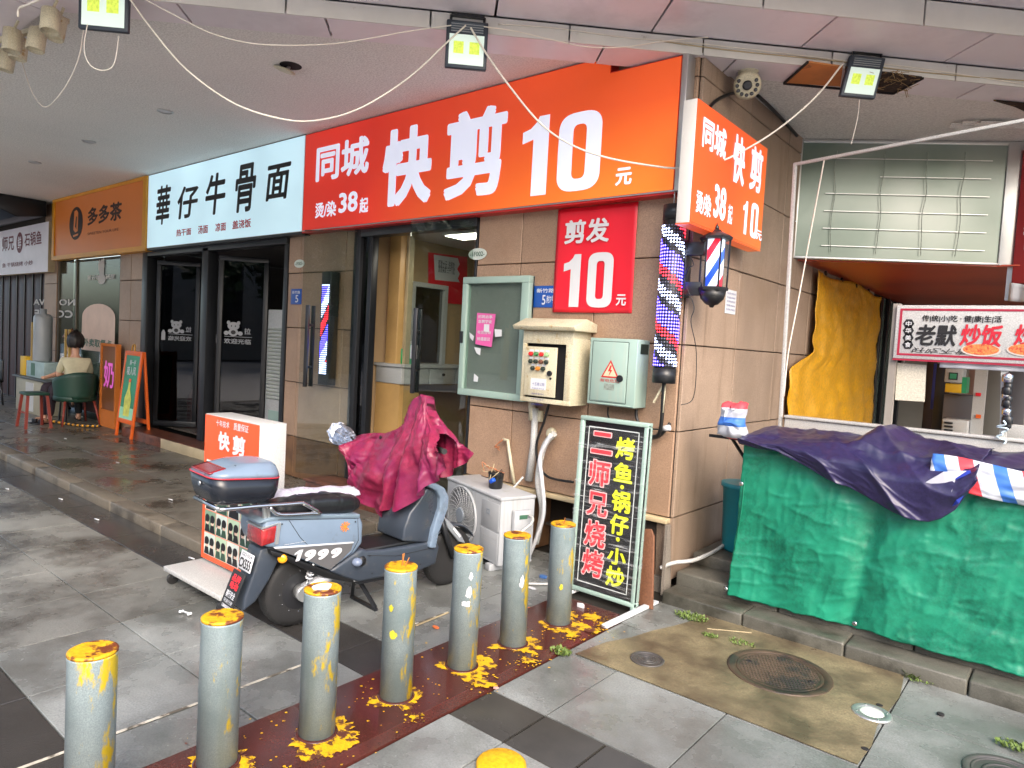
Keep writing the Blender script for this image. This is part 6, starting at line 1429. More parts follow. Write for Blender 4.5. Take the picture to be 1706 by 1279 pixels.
q.pbox(PAc, lx-s, lx-s+.01, lz-s, lz+s*.3, .0045, .006).pbox(PAc, lx-s+.01, lx+s-.01, lz-s, lz-s+.01, .0045, .006).pbox(PAc, lx+s-.01, lx+s, lz-s, lz+s*.3, .0045, .006).pbox(PAc, lx-s, lx+s, lz+s*.45, lz+s*.75, .0045, .006); q.build('badge', MATS['grey badge'], ac)
PAe = Pl((B.x, B.y, 0), -PAc.n)
MB().pbox(PAe, .09, .24, .22, .46, 0, .05).build('valve_cover', M['acw'], ac, bevel=.008)
MB().pbox(PAe, .13, .2, .40, .43, .05, .053).build('sticker', gt, ac)
for k in range(2): MB().tube([PAe.pt(.1+.04*k, .24, .05), PAe.pt(.1+.04*k, .2, .09), PAe.pt(.1+.04*k, .12, .1)], .009, 8).build('pipe_stub', M['blackplastic'], ac)
# black pump with wires on the unit
q = PAc.pt(-.30, 0, -.13); jb = thing('black_pot', (q.x, q.y, ZT), 'small black pot with loose wires and a blue connector standing on the air conditioner', 'pot')
MB().lathe((q.x, q.y, ZT), (0, 0, 1), [(0, .045), (.01, .052), (.11, .06), (.115, .063), (.125, .063), (.13, .05)], 22).build('pot_body', M['blackplastic'], jb)
MB().bar((q.x+.01, q.y-.07, ZT+.06), (q.x+.045, q.y-.075, ZT+.085), .03).build('blue_connector', mat('blue plastic', srgb(30, 90, 210), .3), jb, bevel=.004)
random.seed(8)
for k in range(7):
    pts = [q+Vector((0, 0, ZT+.12))]+[q+Vector((random.uniform(-.11, .09), random.uniform(-.1, .02), ZT+random.uniform(.06, .2)))for _ in range(3)]
    MB().tube(smooth_path(pts, 5), .003, 5).build('loose_wire', (M['creamstone'], M['blacktext'], mat('copper wire', srgb(190, 120, 80), .4))[k % 3], jb)
# wall pipes
PWp = PF.off(.06)
def wp(pts, d=.0): 
    Q = PF.off(.06+d); return [Q.w(*p) for p in pts]
wt = thing('white_pipe', PWp.w(885, 800), 'vertical white wrapped pipe below the cream control box', 'pipe')
MB().tube(wp([(892, 680), (889, 742), (881, 800)]), [.026, .028, .034], 12).build('pipe_sleeve', M['white'], wt)
MB().tube(wp([(886, 670), (888, 700)]), .03, 12).build('pipe_neck', M['cream'], wt)
MB().box(*(PWp.w(880, 700)-Vector((0, 0, 0))).to_tuple(), *(PWp.w(898, 684)+Vector((.02, .04, .0))).to_tuple()).build('junction_box', M['cream'], wt, bevel=.004)
t = thing('white_pipe', PWp.w(905, 750), 'bundle of two white hoses bending down from a wall hole right of the white pipe', 'pipe')
MB().lathe(PF.w(922, 722, .02), (0, -1, 0), [(0, .05), (.02, .045), (.03, .03)], 14).build('putty', M['cream'], t)
MB().tube(smooth_path(wp([(924, 722), (906, 745), (896, 800), (903, 850), (893, 905)], .05), 6), .024, 10).build('hose', M['white'], t)
MB().tube(smooth_path(wp([(918, 724), (900, 760), (903, 800), (905, 860), (880, 930)], .1), 6), .016, 10).build('hose', M['ptext'], t)
wh = [PF.w(895, 790, .18), PF.w(880, 830, .3), PAe.pt(.2, .42, .12), PAe.pt(.05, .3, .14), PAe.pt(-.02, .15, .16), PAe.pt(-.05, .03, .2), PAe.pt(.1, .015, .32), PAe.pt(.35, .015, .4), PAe.pt(.55, .015, .35)]
t = thing('drain_hose', wh[4], 'thin white drain hose looping over the side of the air conditioner to the ground', 'hose')
MB().tube(smooth_path(wh, 8), .009, 8).build('hose', M['white'], t)
t = thing('cut_pipe', PWp.w(840, 760), 'short bent cream pipe stub above the air conditioner', 'pipe')
MB().tube(wp([(838, 732), (846, 733), (851, 770), (857, 806)]), .014, 8).build('pipe', M['cream'], t)
for k in range(3): MB().tube(smooth_path(wp([(838, 732), (830-3*k, 738+k*3), (826+2*k, 744), (832, 750-k*3)], .02*k), 5), .004, 5).build('wire', MATS['copper wire'], t)
t = thing('black_cable', PWp.w(900, 740), 'black cable hanging from the control box and looping to the menu board', 'cable')
MB().tube(smooth_path(wp([(915, 671), (907, 700), (894, 740), (898, 775), (915, 795), (955, 803)], .02), 8), .010, 8).build('cable', M['blackplastic'], t)
t = thing('black_cable', PWp.w(1080, 710), 'black cables drooping from the pale green box toward the corner', 'cable')
MB().tube(smooth_path(wp([(1013, 678), (1014, 695), (1030, 706), (1060, 712), (1104, 716)]), 6), .006, 6).build('cable', M['blackplastic'], t)
MB().tube(smooth_path(wp([(1060, 682), (1062, 700), (1080, 727), (1100, 725), (1116, 705)], .01), 6), .012, 8).build('cable', M['blackplastic'], t)
MB().tube(wp([(1104, 714), (1116, 712)], .02), .02, 10).build('white_tie', M['ptext'], t)
# bits under the ledge
q = G(925, 975); t = thing('tread_plate', (q.x, q.y, 0), 'diamond pattern steel plate leaning under the wall ledge', 'metal plate')
Q = Pl((q.x-.22, -.15, 0), (1, .1, 0), (0, .25, 1)); k = MB().pbox(Q, 0, .4, 0, .38, 0, .006); k.build('plate', mat('grey tread plate', srgb(110, 108, 104), .45, metal=.4, var=.1), t)
k = MB()
for i in range(11):
    for j in range(11): 
        a, b = .02+i*.035, .02+j*.033; s = 1 if (i+j) % 2 else -1; k.bar(Q.pt(a-.01, b-.01*s, .008), Q.pt(a+.01, b+.01*s, .008), .005)
k.build('raised_bars', MATS['grey tread plate'], t, kind='stuff')
t = thing('cardboard_sheet', (-.02, -.3, 0), 'brown cardboard sheet leaning between the menu board and the corner', 'cardboard')
Qc = Pl((-.10, -.33, 0), (1, -.12, 0), (0, .18, 1)); MB().prism([Qc.pt(a, b, 0) for a, b in ((0, 0), (.20, -.0), (.13, .46), (.10, .5), (.0, .48))], Qc.n*.02).build('sheet', mat('wet brown cardboard', srgb(128, 86, 62), .7, var=.12, bump=.1, bscale=30, streak=srgb(96, 62, 44)), t, bevel=.003)
t = thing('grey_stone', (-.16, -.2, 0), 'grey rounded stone block behind the lower edge of the menu board', 'stone')
MB().ball((-.13, -.24, .16), .16, 14, (.7, .45, 1)).build('stone_body', mat('grey granite lump', srgb(118, 116, 114), .7, var=.2, bump=.3, bscale=60), t)
# ------------------------------------------------------------ black menu board on stand
mb2 = thing('menu_board', (-.2, -.5, 0), 'black vertical menu board with red and yellow lettering wrapped in clear film', 'sign board')
X0, X1, Z0, Z1 = -.475, .04, .03, 1.215
PM3 = Pl((0, -.50, 0), (1, .0, 0), (0, .03, 1))
M['boardblack'] = mat('black glossy board', srgb(22, 22, 24), .18, var=.1, rvar=.08)
MB().pbox(PM3, X0+.02, X1-.02, Z0+.02, Z1-.02, -.04, .0).build('board', M['boardblack'], mb2)
fw_ = .028
for q, nm in (((X0, X1, Z1-fw_, Z1), 'frame_bar'), ((X0, X1, Z0, Z0+fw_), 'frame_bar'), ((X0, X0+fw_, Z0+fw_, Z1-fw_), 'frame_bar'), ((X1-fw_, X1, Z0+fw_, Z1-fw_), 'frame_bar')): MB().pbox(PM3, *q, -.05, .015).build(nm, M['mint'], mb2, bevel=.005)
fw2 = .065
for q in ((X0+fw2, X1-fw2, Z1-fw2-.006, Z1-fw2), (X0+fw2, X1-fw2, Z0+fw2, Z0+fw2+.006), (X0+fw2, X0+fw2+.006, Z0+fw2, Z1-fw2), (X1-fw2-.006, X1-fw2, Z0+fw2, Z1-fw2)): MB().pbox(PM3, *q, 0, .0015).build('border_line', mat('white line', srgb(200, 206, 206), .4, var=0), mb2)
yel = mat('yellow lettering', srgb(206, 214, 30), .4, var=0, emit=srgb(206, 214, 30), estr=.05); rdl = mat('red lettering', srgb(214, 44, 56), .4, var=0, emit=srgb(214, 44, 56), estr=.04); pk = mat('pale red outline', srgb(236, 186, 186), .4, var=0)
Hh = Z1-Z0
def row(y): return Z1-Hh*(y-160)/(1145-160)
for ch_, y0, y1 in (('二', 235, 365), ('师', 392, 545), ('兄', 568, 712), ('烧', 730, 885), ('烤', 892, 1050)):
    a, b = (X0+.09), (X0+.265); letter(ch_, PM3, a, row(y1), b, row(y0), pk, mb2, bold=.055, d=.0015); letter(ch_, PM3, a+.008, row(y1)+.007, b-.008, row(y0)-.007, rdl, mb2, bold=.025, d=.0035)
for ch_, y0, y1 in (('烤', 250, 370), ('鱼', 388, 495), ('锅', 540, 658), ('仔', 670, 782), ('小', 852, 945), ('炒', 955, 1068)):
    letter(ch_, PM3, X0+.285, row(y1), X0+.425, row(y0), yel, mb2, bold=.035, d=.002)
for y in (520, 805): disc(PM3, X0+.355, row(y), .014, .014, .003, 16).build('lettering', yel, mb2)
# clear stretch film: crumpled glossy bands
fm = bpy.data.materials.new('clear stretch film'); fm.use_nodes = True; MATS['clear stretch film'] = fm; n = fm.node_tree.nodes; l = fm.node_tree.links; b = n['Principled BSDF']
b.inputs['Base Color'].default_value = (.75, .78, .8, 1); b.inputs['Roughness'].default_value = .12; 
g = n.new('ShaderNodeNewGeometry'); mp = n.new('ShaderNodeMapping'); mp.inputs['Scale'].default_value = (2.2, 2, 34); mp.inputs['Rotation'].default_value = (0, .12, 0); l.new(g.outputs['Position'], mp.inputs[0])
t_ = n.new('ShaderNodeTexNoise'); t_.inputs['Scale'].default_value = 1.6; t_.inputs['Detail'].default_value = 6; t_.inputs['Distortion'].default_value = .8; l.new(mp.outputs[0], t_.inputs['Vector'])
r_2 = n.new('ShaderNodeMapRange'); r_2.inputs[1].default_value = .55; r_2.inputs[2].default_value = .78; r_2.inputs[3].default_value = .03; r_2.inputs[4].default_value = .6; l.new(t_.outputs['Fac'], r_2.inputs[0]); l.new(r_2.outputs[0], b.inputs['Alpha'])
bp = n.new('ShaderNodeBump'); bp.inputs['Strength'].default_value = .6; bp.inputs['Distance'].default_value = .02; l.new(t_.outputs['Fac'], bp.inputs['Height']); l.new(bp.outputs[0], b.inputs['Normal'])
MB().grid(lambda u, v: PM3.pt(X0-.002+(X1-X0+.004)*u, Z0+.04+(Hh-.1)*v, .019+.003*math.sin(v*60+u*4)), 10, 120).build('film_wrap', fm, mb2)
PMs2 = Pl(PM3.pt(X1, 0, 0), (0, 1, 0), PM3.v)
MB().grid(lambda u, v: PMs2.pt(-.015+.065*u, Z0+.04+(Hh-.1)*v, .003+.001*math.sin(v*60)), 4, 60).build('film_wrap', fm, mb2)
for xx in (X0+.02, X1-.014):
    MB().bar((xx, -.50, .0), (xx, -.455, 1.2), .028).build('upright', M['mint'], mb2, bevel=.003)
    MB().bar((xx+.012, -.86, .012) if xx > -.2 else (xx, -.72, .012), (xx+.03, -.24, .012), .042, .018).build('foot_bar', M['ptext'], mb2, bevel=.003)
# ------------------------------------------------------------ advertising box on castors
ax = thing('advertising_box', (-1.98, -2.1, 0), 'orange and white advertising box on castors with hairstyle pictures, behind the scooter', 'sign board')
x0, x1, yf, yb_ = -2.33, -1.66, -2.15, -1.97
MB().box(x0, yf, .13, x1, yb_, 1.10).build('box_body', M['white'], ax, bevel=.004)
PX = Pl((0, yf-.001, 0), (1, 0, 0))
MB().pbox(PX, x0+.004, x1-.004, .135, 1.095, 0, .003).build('orange_face', mat('orange print face', srgb(232, 84, 40), .35, var=.04), ax)
MB().box(x0-.02, yf-.24, .085, x1+.04, yb_+.12, .115).build('base_board', M['white'], ax, bevel=.005)
for cx_, cy_ in ((x0+.03, yf-.2), (x1, yf-.2), (x0+.03, yb_+.08), (x1, yb_+.08)):
    MB().bar((cx_, cy_, .085), (cx_+.012, cy_, .045), .03).build('castor_fork', M['chrome'], ax); MB().lathe((cx_-.01, cy_, .038), (1, 0, 0), [(0, .034), (.004, .037), (.018, .037), (.022, .034)], 18).build('castor_wheel', M['rubber'], ax)
PX2 = PX.off(.003)
lpx('十年技术', PX2, (361, 709), (383, 703), M['ptext'], ax, bold=.01); lpx('质量保证', PX2, (390, 716), (415, 709), M['ptext'], ax, bold=.01)
lpx('快', PX2, (364, 748), (384, 722), M['ptext'], ax, bold=.045); lpx('剪', PX2, (388, 757), (410, 729), M['ptext'], ax, bold=.045)
PICS = [srgb(214, 222, 212), srgb(120, 150, 126), srgb(190, 206, 196), srgb(176, 200, 170)]
pw = (x1-x0-.1)/4
for i in range(4):
    pa0 = x0+.04+i*(pw+.006); 
    for j, (z0, z1) in enumerate(((.47, .80), (.32, .465), (.17, .315))):
        pm = mat('picture ground %d' % (i if j == 0 else (i+j) % 4), PICS[i if j == 0 else (i+j) % 4], .35, var=.1, vscale=8)
        MB().pbox(PX2, pa0, pa0+pw, z0, z1, 0, .001).build('picture', pm, ax)
        for h_ in range(1 if j == 0 else 2):
            for v_ in range(1):
                cxp = pa0+pw*(.5 if j == 0 else .27+.46*h_); sc_ = .055 if j == 0 else .03; czp = z0+(z1-z0)*(.66 if j == 0 else .58)
                k = MB(); disc(PX2, cxp, czp-sc_*.2, sc_*.72, sc_*.95, .002, 16, k); k.build('face_print', mat('printed face', srgb(214, 180, 160), .4, var=0), ax)
                k = MB(); disc(PX2, cxp, czp+sc_*.35, sc_*.95, sc_*.9, .0026, 16, k); poly(PX2, [(cxp-sc_*.95, czp-sc_*(.5+.5*i)), (cxp-sc_*.5, czp-sc_*(.6+.3*i)), (cxp-sc_*.5, czp+sc_*.5), (cxp-sc_*.95, czp+sc_*.5)], .0028, k)
                k.build('hair_print', M['blacktext'], ax)
                poly(PX2, [(cxp-sc_*1.1, z0+.004), (cxp+sc_*1.1, z0+.004), (cxp+sc_*.7, czp-sc_*1.05), (cxp-sc_*.7, czp-sc_*1.05)], .0023).build('shoulder_print', (M['blacktext'], mat('dark green print', srgb(40, 70, 54), .4, var=0))[i % 2], ax)
# ------------------------------------------------------------ electric scooter
SO = Vector((-1.25, -2.19, 0)); sh_ = Vector((.11, 1.17, 0)).normalized(); sn = Vector((sh_.y, -sh_.x, 0))
PSC = Pl(SO, sh_)        # plane through the scooter's length; n = sn points to its right side
assert (PSC.n-sn).length < 1e-4
sct = thing('electric_scooter', SO+sh_*.5, 'blue grey electric scooter with black top box and 1999 on its side, covered handlebars', 'scooter')
M['sblue'] = mat('blue grey gloss plastic', srgb(112, 130, 150), .26, var=.06, vscale=6, coat=.25, col2=srgb(96, 104, 110), c2scale=9, c2lo=.55, c2hi=.75, rvar=.1)
M['sdark'] = mat('dark slate plastic', srgb(54, 62, 73), .3, var=.1, vscale=5, col2=srgb(84, 84, 80), c2scale=10, c2lo=.56, c2hi=.8, rvar=.12)
M['sgrey'] = mat('warm grey decal', srgb(92, 92, 94), .35, var=.03)
M['seatv'] = mat('black quilted vinyl', srgb(28, 30, 34), .32, var=.1, bump=.3, bscale=16)
def at(px, py, lat): return PSC.off(lat).at(px, py)
def prof(pts, lat):   # pixels on the near face -> (a, b)
    return [at(px, py, lat) for px, py in pts]
def shell(name, ab, w0, w1, m, bevel=.02, seg=3, parent=None, **kw):
    k = MB().prism([PSC.pt(a, b, w0) for a, b in ab], PSC.n*(w1-w0)); return k.build(name, m, parent or sct, bevel=bevel, seg=seg, **kw)
def wheel(u, r, w, hub, name):
    c = PSC.pt(u, r, 0); ax_ = PSC.n
    g = thing  # noqa
    prof_ = [(-w/2, r*.66), (-w*.5, r*.8), (-w*.42, r*.93), (-w*.2, r*.995), (0, r), (w*.2, r*.995), (w*.42, r*.93), (w*.5, r*.8), (w/2, r*.66)]
    k = MB(); k.lathe(c, ax_, prof_, 56)
    wh_ = k.build(name, M['rubber'], sct)
    tr = MB()
    for i in range(40):
        a = 2*math.pi*i/40
        for s_ in (-1, 1):
            p = [c+ax_*(s_*w*q1)+(PSC.u*math.cos(a+da)+PSC.v*math.sin(a+da))*(r*rr) for q1, da, rr in ((.08, 0, 1.008), (.42, .05, .945), (.42, .09, .945), (.08, .05, 1.008))]
            tr.add(p, [(0, 1, 2, 3)])
    tr.build('tread_blocks', M['rubber'], wh_, kind='stuff', thick=.003)
    if hub == 'disc':
        MB().lathe(c, ax_, [(-.035, r*.3), (-.04, r*.6), (.02, r*.64), (.045, r*.62), (.052, r*.52), (.058, r*.3), (.06, .02)], 48).build('hub_motor', mat('satin black hub casting', srgb(46, 47, 50), .32, metal=.3, var=.1), wh_)
        MB().lathe(c, ax_, [(.04, r*.66), (.046, r*.66), (.05, r*.62), (.044, r*.6)], 48).build('rim_edge', mat('black satin metal', srgb(92, 94, 98), .25, metal=.6), wh_)
        for i in range(12):
            a = 2*math.pi*i/12; p = c+ax_*.05+(PSC.u*math.cos(a)+PSC.v*math.sin(a))*r*.56; MB().cyl(p, ax_, .004, .006, 8).build('hub_bolt', M['chrome'], wh_)
    else:
        MB().lathe(c, ax_, [(-.03, r*.2), (.03, r*.2), (.035, r*.12)], 24).build('hub', M['black'], wh_)
        MB().lathe(c, ax_, [(-w*.4, r*.66), (-w*.4, r*.6), (w*.4, r*.6), (w*.4, r*.66)], 40).build('rim', MATS.get('black satin metal', M['black']), wh_)
        for i in range(5):
            a = 2*math.pi*i/5; d_ = PSC.u*math.cos(a)+PSC.v*math.sin(a); MB().bar(c+d_*r*.15, c+d_*r*.62, .02, .03, ax_).build('spoke', M['black'], wh_)
        MB().lathe(c+ax_*.03, ax_, [(0, r*.42), (.004, r*.42), (.004, r*.3), (0, r*.3)], 32).build('brake_disc', M['silver'], wh_)
    return wh_
wheel(.045, .208, .105, 'disc', 'rear_wheel'); wheel(1.17, .20, .085, 'spoke', 'front_wheel')
# frame under the floor
MB().bar(PSC.pt(.28, .27, 0), PSC.pt(.95, .27, 0), .16, .05).bar(PSC.pt(.28, .27, 0), PSC.pt(.12, .45, 0), .1, .06).build('chassis', M['black'], sct, bevel=.008)
MB().bar(PSC.pt(.45, .19, .02), PSC.pt(.52, .02, .12), .02).bar(PSC.pt(.45, .19, -.02), PSC.pt(.52, .02, -.14), .02).bar(PSC.pt(.52, .01, -.15), PSC.pt(.52, .01, .13), .02).build('centre_stand', M['black'], sct)
# body
w = .145
bp_ = prof([(461, 862), (530, 857), (600, 857), (606, 872), (605, 905), (592, 922), (549, 951), (500, 931), (456, 913), (444, 913), (437, 892), (442, 866)], w)
shell('body_panel', bp_, -w, w, M['sblue'], .022, 3)
ab = prof([(459, 915), (588, 905), (585, 916), (567, 934), (550, 949), (505, 930)], w+.001); MB().prism([PSC.pt(a, b, w-.002) for a, b in ab], PSC.n*.004).build('decal_panel', M['sgrey'], sct)
ab = prof([(456, 911.5), (589, 902.5), (589, 904.5), (458, 914)], w+.003); MB().prism([PSC.pt(a, b, w-.001) for a, b in ab], PSC.n*.004).build('pale_line', M['ptext'], sct)
ab = prof([(440, 866), (463, 860), (600, 856.5), (600, 862), (466, 866), (432, 872)], w+.002); shell('seat_rim', ab, -w-.002, w+.002, mat('lighter blue grey plastic', srgb(110, 128, 142), .3, var=.04), .004, 2)
ab = prof([(450, 916), (470, 921), (551, 953), (590, 965), (588, 971), (540, 962), (500, 945), (470, 930), (452, 925)], w-.01); shell('belly_edge', ab, -w+.01, w-.005, M['blackplastic'], .006, 2)
ab = prof([(549, 952), (566, 940), (592, 922), (604, 914), (612, 917), (640, 916), (690, 908), (728, 900), (733, 912), (727, 940), (700, 951), (640, 962), (598, 970), (575, 963)], w+.004)
shell('floor_shell', ab, -w-.004, w+.004, M['sdark'], .018, 3)
fa0, fa1 = at(612, 918, w)[0], at(722, 902, w)[0]; fz_ = at(612, 917, w)[1]
MB().hexa([PSC.pt(fa0, fz_-.01, -.13), PSC.pt(fa0, fz_-.01, .13), PSC.pt(fa1, fz_-.015, .13), PSC.pt(fa1, fz_-.015, -.13), PSC.pt(fa0, fz_+.004, -.125), PSC.pt(fa0, fz_+.004, .125), PSC.pt(fa1, fz_+.0, .125), PSC.pt(fa1, fz_+.0, -.125)]).build('floor_mat', M['blackplastic'], sct, bevel=.003)
lt_ = prof([(560, 955), (640, 958), (690, 950), (640, 966), (598, 974)], w-.02); shell('lower_trim', lt_, -w+.02, w-.02, M['black'], .006, 2)
ab = prof([(588, 967), (610, 963.5), (610, 967), (588, 971)], w+.006); letter('SERVO', PSC.off(w-.014), ab[0][0], ab[3][1], ab[1][0], ab[1][1], M['ptext'], sct, d=.004, bold=.01)
pc = at(596, 937, w+.02); MB().ball(PSC.pt(pc[0], pc[1], w+.012), .034, 16, (1, .9, .75)).build('folded_footrest', mat('light slate plastic', srgb(112, 124, 146), .25), sct)
pc = at(606, 936, w+.02); MB().ball(PSC.pt(pc[0], pc[1], w+.0), .032, 14, (.6, .9, 1)).build('footrest_socket', M['blackplastic'], sct)
# seams, screws and splashed dirt on the panels
def seam(pts, lat, nm='panel_gap'):
    q = [PSC.pt(*at(px, py, lat), lat+.0008) for px, py in pts]; MB().tube(q, .0014, 5).build(nm, M['gap'], sct)
seam([(463, 866), (598, 863)], w+.0015); seam([(482, 867), (500, 895), (512, 907)], w+.0005); seam([(596, 863), (597, 900), (586, 920), (566, 938)], w+.001)
seam([(612, 925), (660, 926), (722, 912)], w+.0045)
for px, py in ((470, 873), (592, 869), (560, 941), (620, 955), (700, 940), (655, 955), (616, 926)):
    MB().cyl(PSC.pt(*at(px, py, w+.004), w+.0035), PSC.n, .0045, .002, 10).build('screw', M['black'], sct)
# leg shield
w2 = .175
ab = prof([(716, 803), (730, 806), (742, 813), (749, 828), (747, 848), (740, 868), (732, 888), (727, 914), (716, 913), (720, 890), (727, 866), (733, 846), (734, 830), (728, 818), (714, 811)], w2)
shell('leg_shield_rim', ab, -w2, w2, M['sblue'], .012, 3)
ab = prof([(712, 812), (726, 818), (731, 832), (729, 850), (718, 880), (714, 904), (671, 902), (674, 880), (683, 855), (700, 832)], w2-.03)
shell('inner_panel', ab, -w2+.03, w2-.03, M['sdark'], .014, 3)
ab = prof([(688, 800), (722, 803), (722, 818), (700, 836), (690, 826)], .08); shell('glove_box', ab, -.09, .09, mat('mid grey plastic', srgb(96, 106, 112), .4), .012, 2)
hb = PSC.pt(.90, .985, 0)
MB().tube([PSC.pt(1.0, .62, 0), PSC.pt(.9, .95, 0)], .03, 14).build('steering_column', M['blackplastic'], sct)
MB().tube(smooth_path([PSC.pt(.82, .99, -.34), PSC.pt(.88, .985, -.18), PSC.pt(.91, .97, 0), PSC.pt(.88, .985, .18), PSC.pt(.82, .99, .34)], 5), .014, 10).build('handlebar', M['black'], sct)
for s_ in (-1, 1): MB().tube([PSC.pt(.82, .99, s_*.34), PSC.pt(.86, .987, s_*.24)], .018, 10).build('grip', M['rubber'], sct)
ab = [(.90, .86), (.98, .82), (1.02, .90), (.98, .95), (.90, .95)]; shell('headlight_cowl', ab, -.09, .06, M['sblue'], .02, 3)
MB().ball(PSC.pt(1.02, .88, 0), .04, 14, (1, 1, .8)).build('headlight', M['chrome'], sct)
# fork and front fender
for s_ in (-1, 1): MB().tube([PSC.pt(1.03, .52, s_*.07), PSC.pt(1.17, .2, s_*.065)], [.022, .018], 10).build('fork_leg', M['black'], sct)
def fend(u, v):
    a = R_(150-118*u); rr = .232; lat = -.055+.11*v; return PSC.pt(1.17+rr*math.cos(a), .2+rr*math.sin(a)+.0-.012*abs(v-.5)*2, lat)
MB().grid(fend, 20, 6).build('front_fender', M['sdark'], sct, thick=.005)
ab = prof([(738, 858), (748, 868), (768, 890), (775, 905), (764, 902), (746, 880)], .07); shell('fork_cover', ab, .05, .075, mat('silver grey plastic', srgb(130, 136, 142), .3), .006, 2)
ab = prof([(757, 878), (768, 893), (766, 896), (755, 882)], .08); shell('reflector', ab, .076, .08, M['ptext'], .001, 1)
# swing arm, shock, rear fender, lights, plate
a0, b0 = at(491, 985, .09); a1, b1 = at(566, 955, .09)
MB().tube(smooth_path([PSC.pt(.045, .208, .085), PSC.pt(.11, .235, .09), PSC.pt(.19, .27, .085), PSC.pt(.29, .30, .07)], 4), [.045]*9+[.036]*4, 14).build('swing_arm', mat('satin silver casting', srgb(176, 178, 184), .3, metal=.3), sct)
MB().cyl(PSC.pt(.045, .208, .06), PSC.n, .045, .062, 20).build('axle_cap', M['silver'], sct)
for a_ in (.2, .24): MB().cyl(PSC.pt(a_, .275+.02*(a_-.2)*10, .118), PSC.n, .007, .006, 8).build('arm_bolt', M['black'], sct)
sp1, sp2_ = PSC.pt(.06, .26, .11), PSC.pt(.12, .44, .11)
MB().tube([sp1, sp2_], .012, 10).build('shock_rod', M['chrome'], sct)
MB().tube([sp1.lerp(sp2_, .15+.7*t/40)+(PSC.u*math.cos(t*.95)+PSC.n*math.sin(t*.95))*.02 for t in range(41)], .005, 6).build('shock_spring', M['ptext'], sct)
ab = [(-.215, .50), (-.09, .52), (-.11, .42), (-.16, .32), (-.23, .22), (-.30, .18), (-.295, .25), (-.25, .38)]; shell('rear_fender', ab, -.045, .10, M['sdark'], .012, 3)
def fen2(u, v):
    a = R_(172-120*u); rr = .245; lat = -.07+.14*v; return PSC.pt(.045+rr*math.cos(a), .208+rr*math.sin(a), lat)
MB().grid(fen2, 24, 6).build('wheel_arch', M['blackplastic'], sct, thick=.006)
tl0, tl1 = at(424, 876, .12), at(460, 900, .12)
M['redlens'] = mat('red tail lens', srgb(150, 40, 44), .12, var=.3, vscale=30, coat=.6)
ab = [(-.235, .53), (-.235, .62), (-.15, .635), (-.16, .54)]; shell('tail_light', ab, -.03, w+.004, M['redlens'], .008, 2)
ab = [(-.238, .622), (-.145, .640), (-.145, .646), (-.24, .63)]; shell('lamp_trim', ab, -.03, w+.006, M['silver'], .001, 1)
ab = [(-.16, .53), (-.142, .53), (-.13, .645), (-.147, .642)]; shell('lamp_trim', ab, w-.002, w+.007, M['silver'], .001, 1)
PRr = Pl(PSC.pt(-.335, 0, 0), sn)     # faces backwards
a_, b_ = PRr.at(424, 929)
tilt = Vector((sh_.x*.25, sh_.y*.25, 1)).normalized()
PLT = Pl(PSC.pt(-.275, .395, .045), sn, tilt)
MB().pbox(PLT, -.075, .075, -.01, .085, 0, .004).build('number_plate', M['ptext'], sct, bevel=.002)
letter('GD·054', PLT, -.055, .06, .06, .078, M['blacktext'], sct, d=.005, bold=.0); letter('CX555', PLT, -.066, -.002, .066, .05, M['blacktext'], sct, d=.005, bold=.03)
tilt2 = Vector((sh_.x*.38, sh_.y*.38, 1)).normalized()
PLF = Pl(PSC.pt(-.305, .35, .035), sn, tilt2)
MB().pbox(PLF, -.07, .07, -.19, .03, -.003, .003).build('mud_flap', M['rubber'], sct, bevel=.001)
for k in range(7): MB().pbox(PLF, -.067+.02*k, -.054+.02*k, -.21-.008*(k % 2), -.188, -.002, .002).build('flap_tooth', M['rubber'], sct)
letter('品牌\n电动', PLF, -.045, -.065, .05, .012, rdl, sct, d=.004, bold=.03); letter('骑行安全', PLF, -.05, -.112, .052, -.075, M['ptext'], sct, d=.004, bold=.02)
letter('限速行驶', PLF, -.05, -.14, .052, -.12, M['ptext'], sct, d=.004, bold=0); letter('13800005555', PLF, -.05, -.165, .052, -.148, M['ptext'], sct, d=.004, bold=.02)
p = PSC.pt(-.10, .44, .125); MB().lathe(p, (PSC.n*.8-sh_*.6), [(0, .024), (.012, .026), (.02, .022), (.024, .01)], 18).build('indicator', mat('amber lens', srgb(236, 160, 20), .2, coat=.5, var=0), sct)
# lettering on the side
PBd = PSC.off(w+.0035)
vs = [('9', (506, 935), (526, 914)), ('9', (528, 933), (547, 913)), ('9', (550, 930), (569, 911))]
for ch_, bl_, tr_ in vs:
    a0, b0 = PBd.at(*bl_); a1, b1 = PBd.at(*tr_); letter(ch_, PBd, a0, b0, a1, b1, M['ptext'], sct, bold=.05, d=.002, shear=.4)
a0, b0 = PBd.at(487, 936); a1, b1 = PBd.at(505, 915); W_, H_ = a1-a0, b1-b0
poly(PBd, [(a0+W_*x, b0+H_*y) for x, y in ((.28, 0), (.66, 0), (1.0, 1), (.62, 1), (.2, .78), (.12, .6), (.5, .7))], .002).build('lettering', M['ptext'], sct)
a0, b0 = PBd.at(473, 908); a1, b1 = PBd.at(509, 901); letter('新国标款', PBd, a0, b0, a1, b1, M['ptext'], sct, bold=.02, d=.002)
a_, b_ = PBd.at(575, 877); oc = mat('orange logo print', srgb(232, 128, 48), .4, var=0)
k = MB()
for i in range(9):
    t0 = i*.62+.3; k.add([PBd.pt(a_+.028*math.cos(t0)*r1, b_+.026*math.sin(t0)*r1, .002) for r1, t0 in ((.45, t0), (1.15, t0+.1), (1.1, t0+.4), (.5, t0+.45))], [(0, 1, 2, 3)])
disc(PBd, a_, b_, .012, .011, .0022, 12, k); k.build('orange_logo', oc, sct)
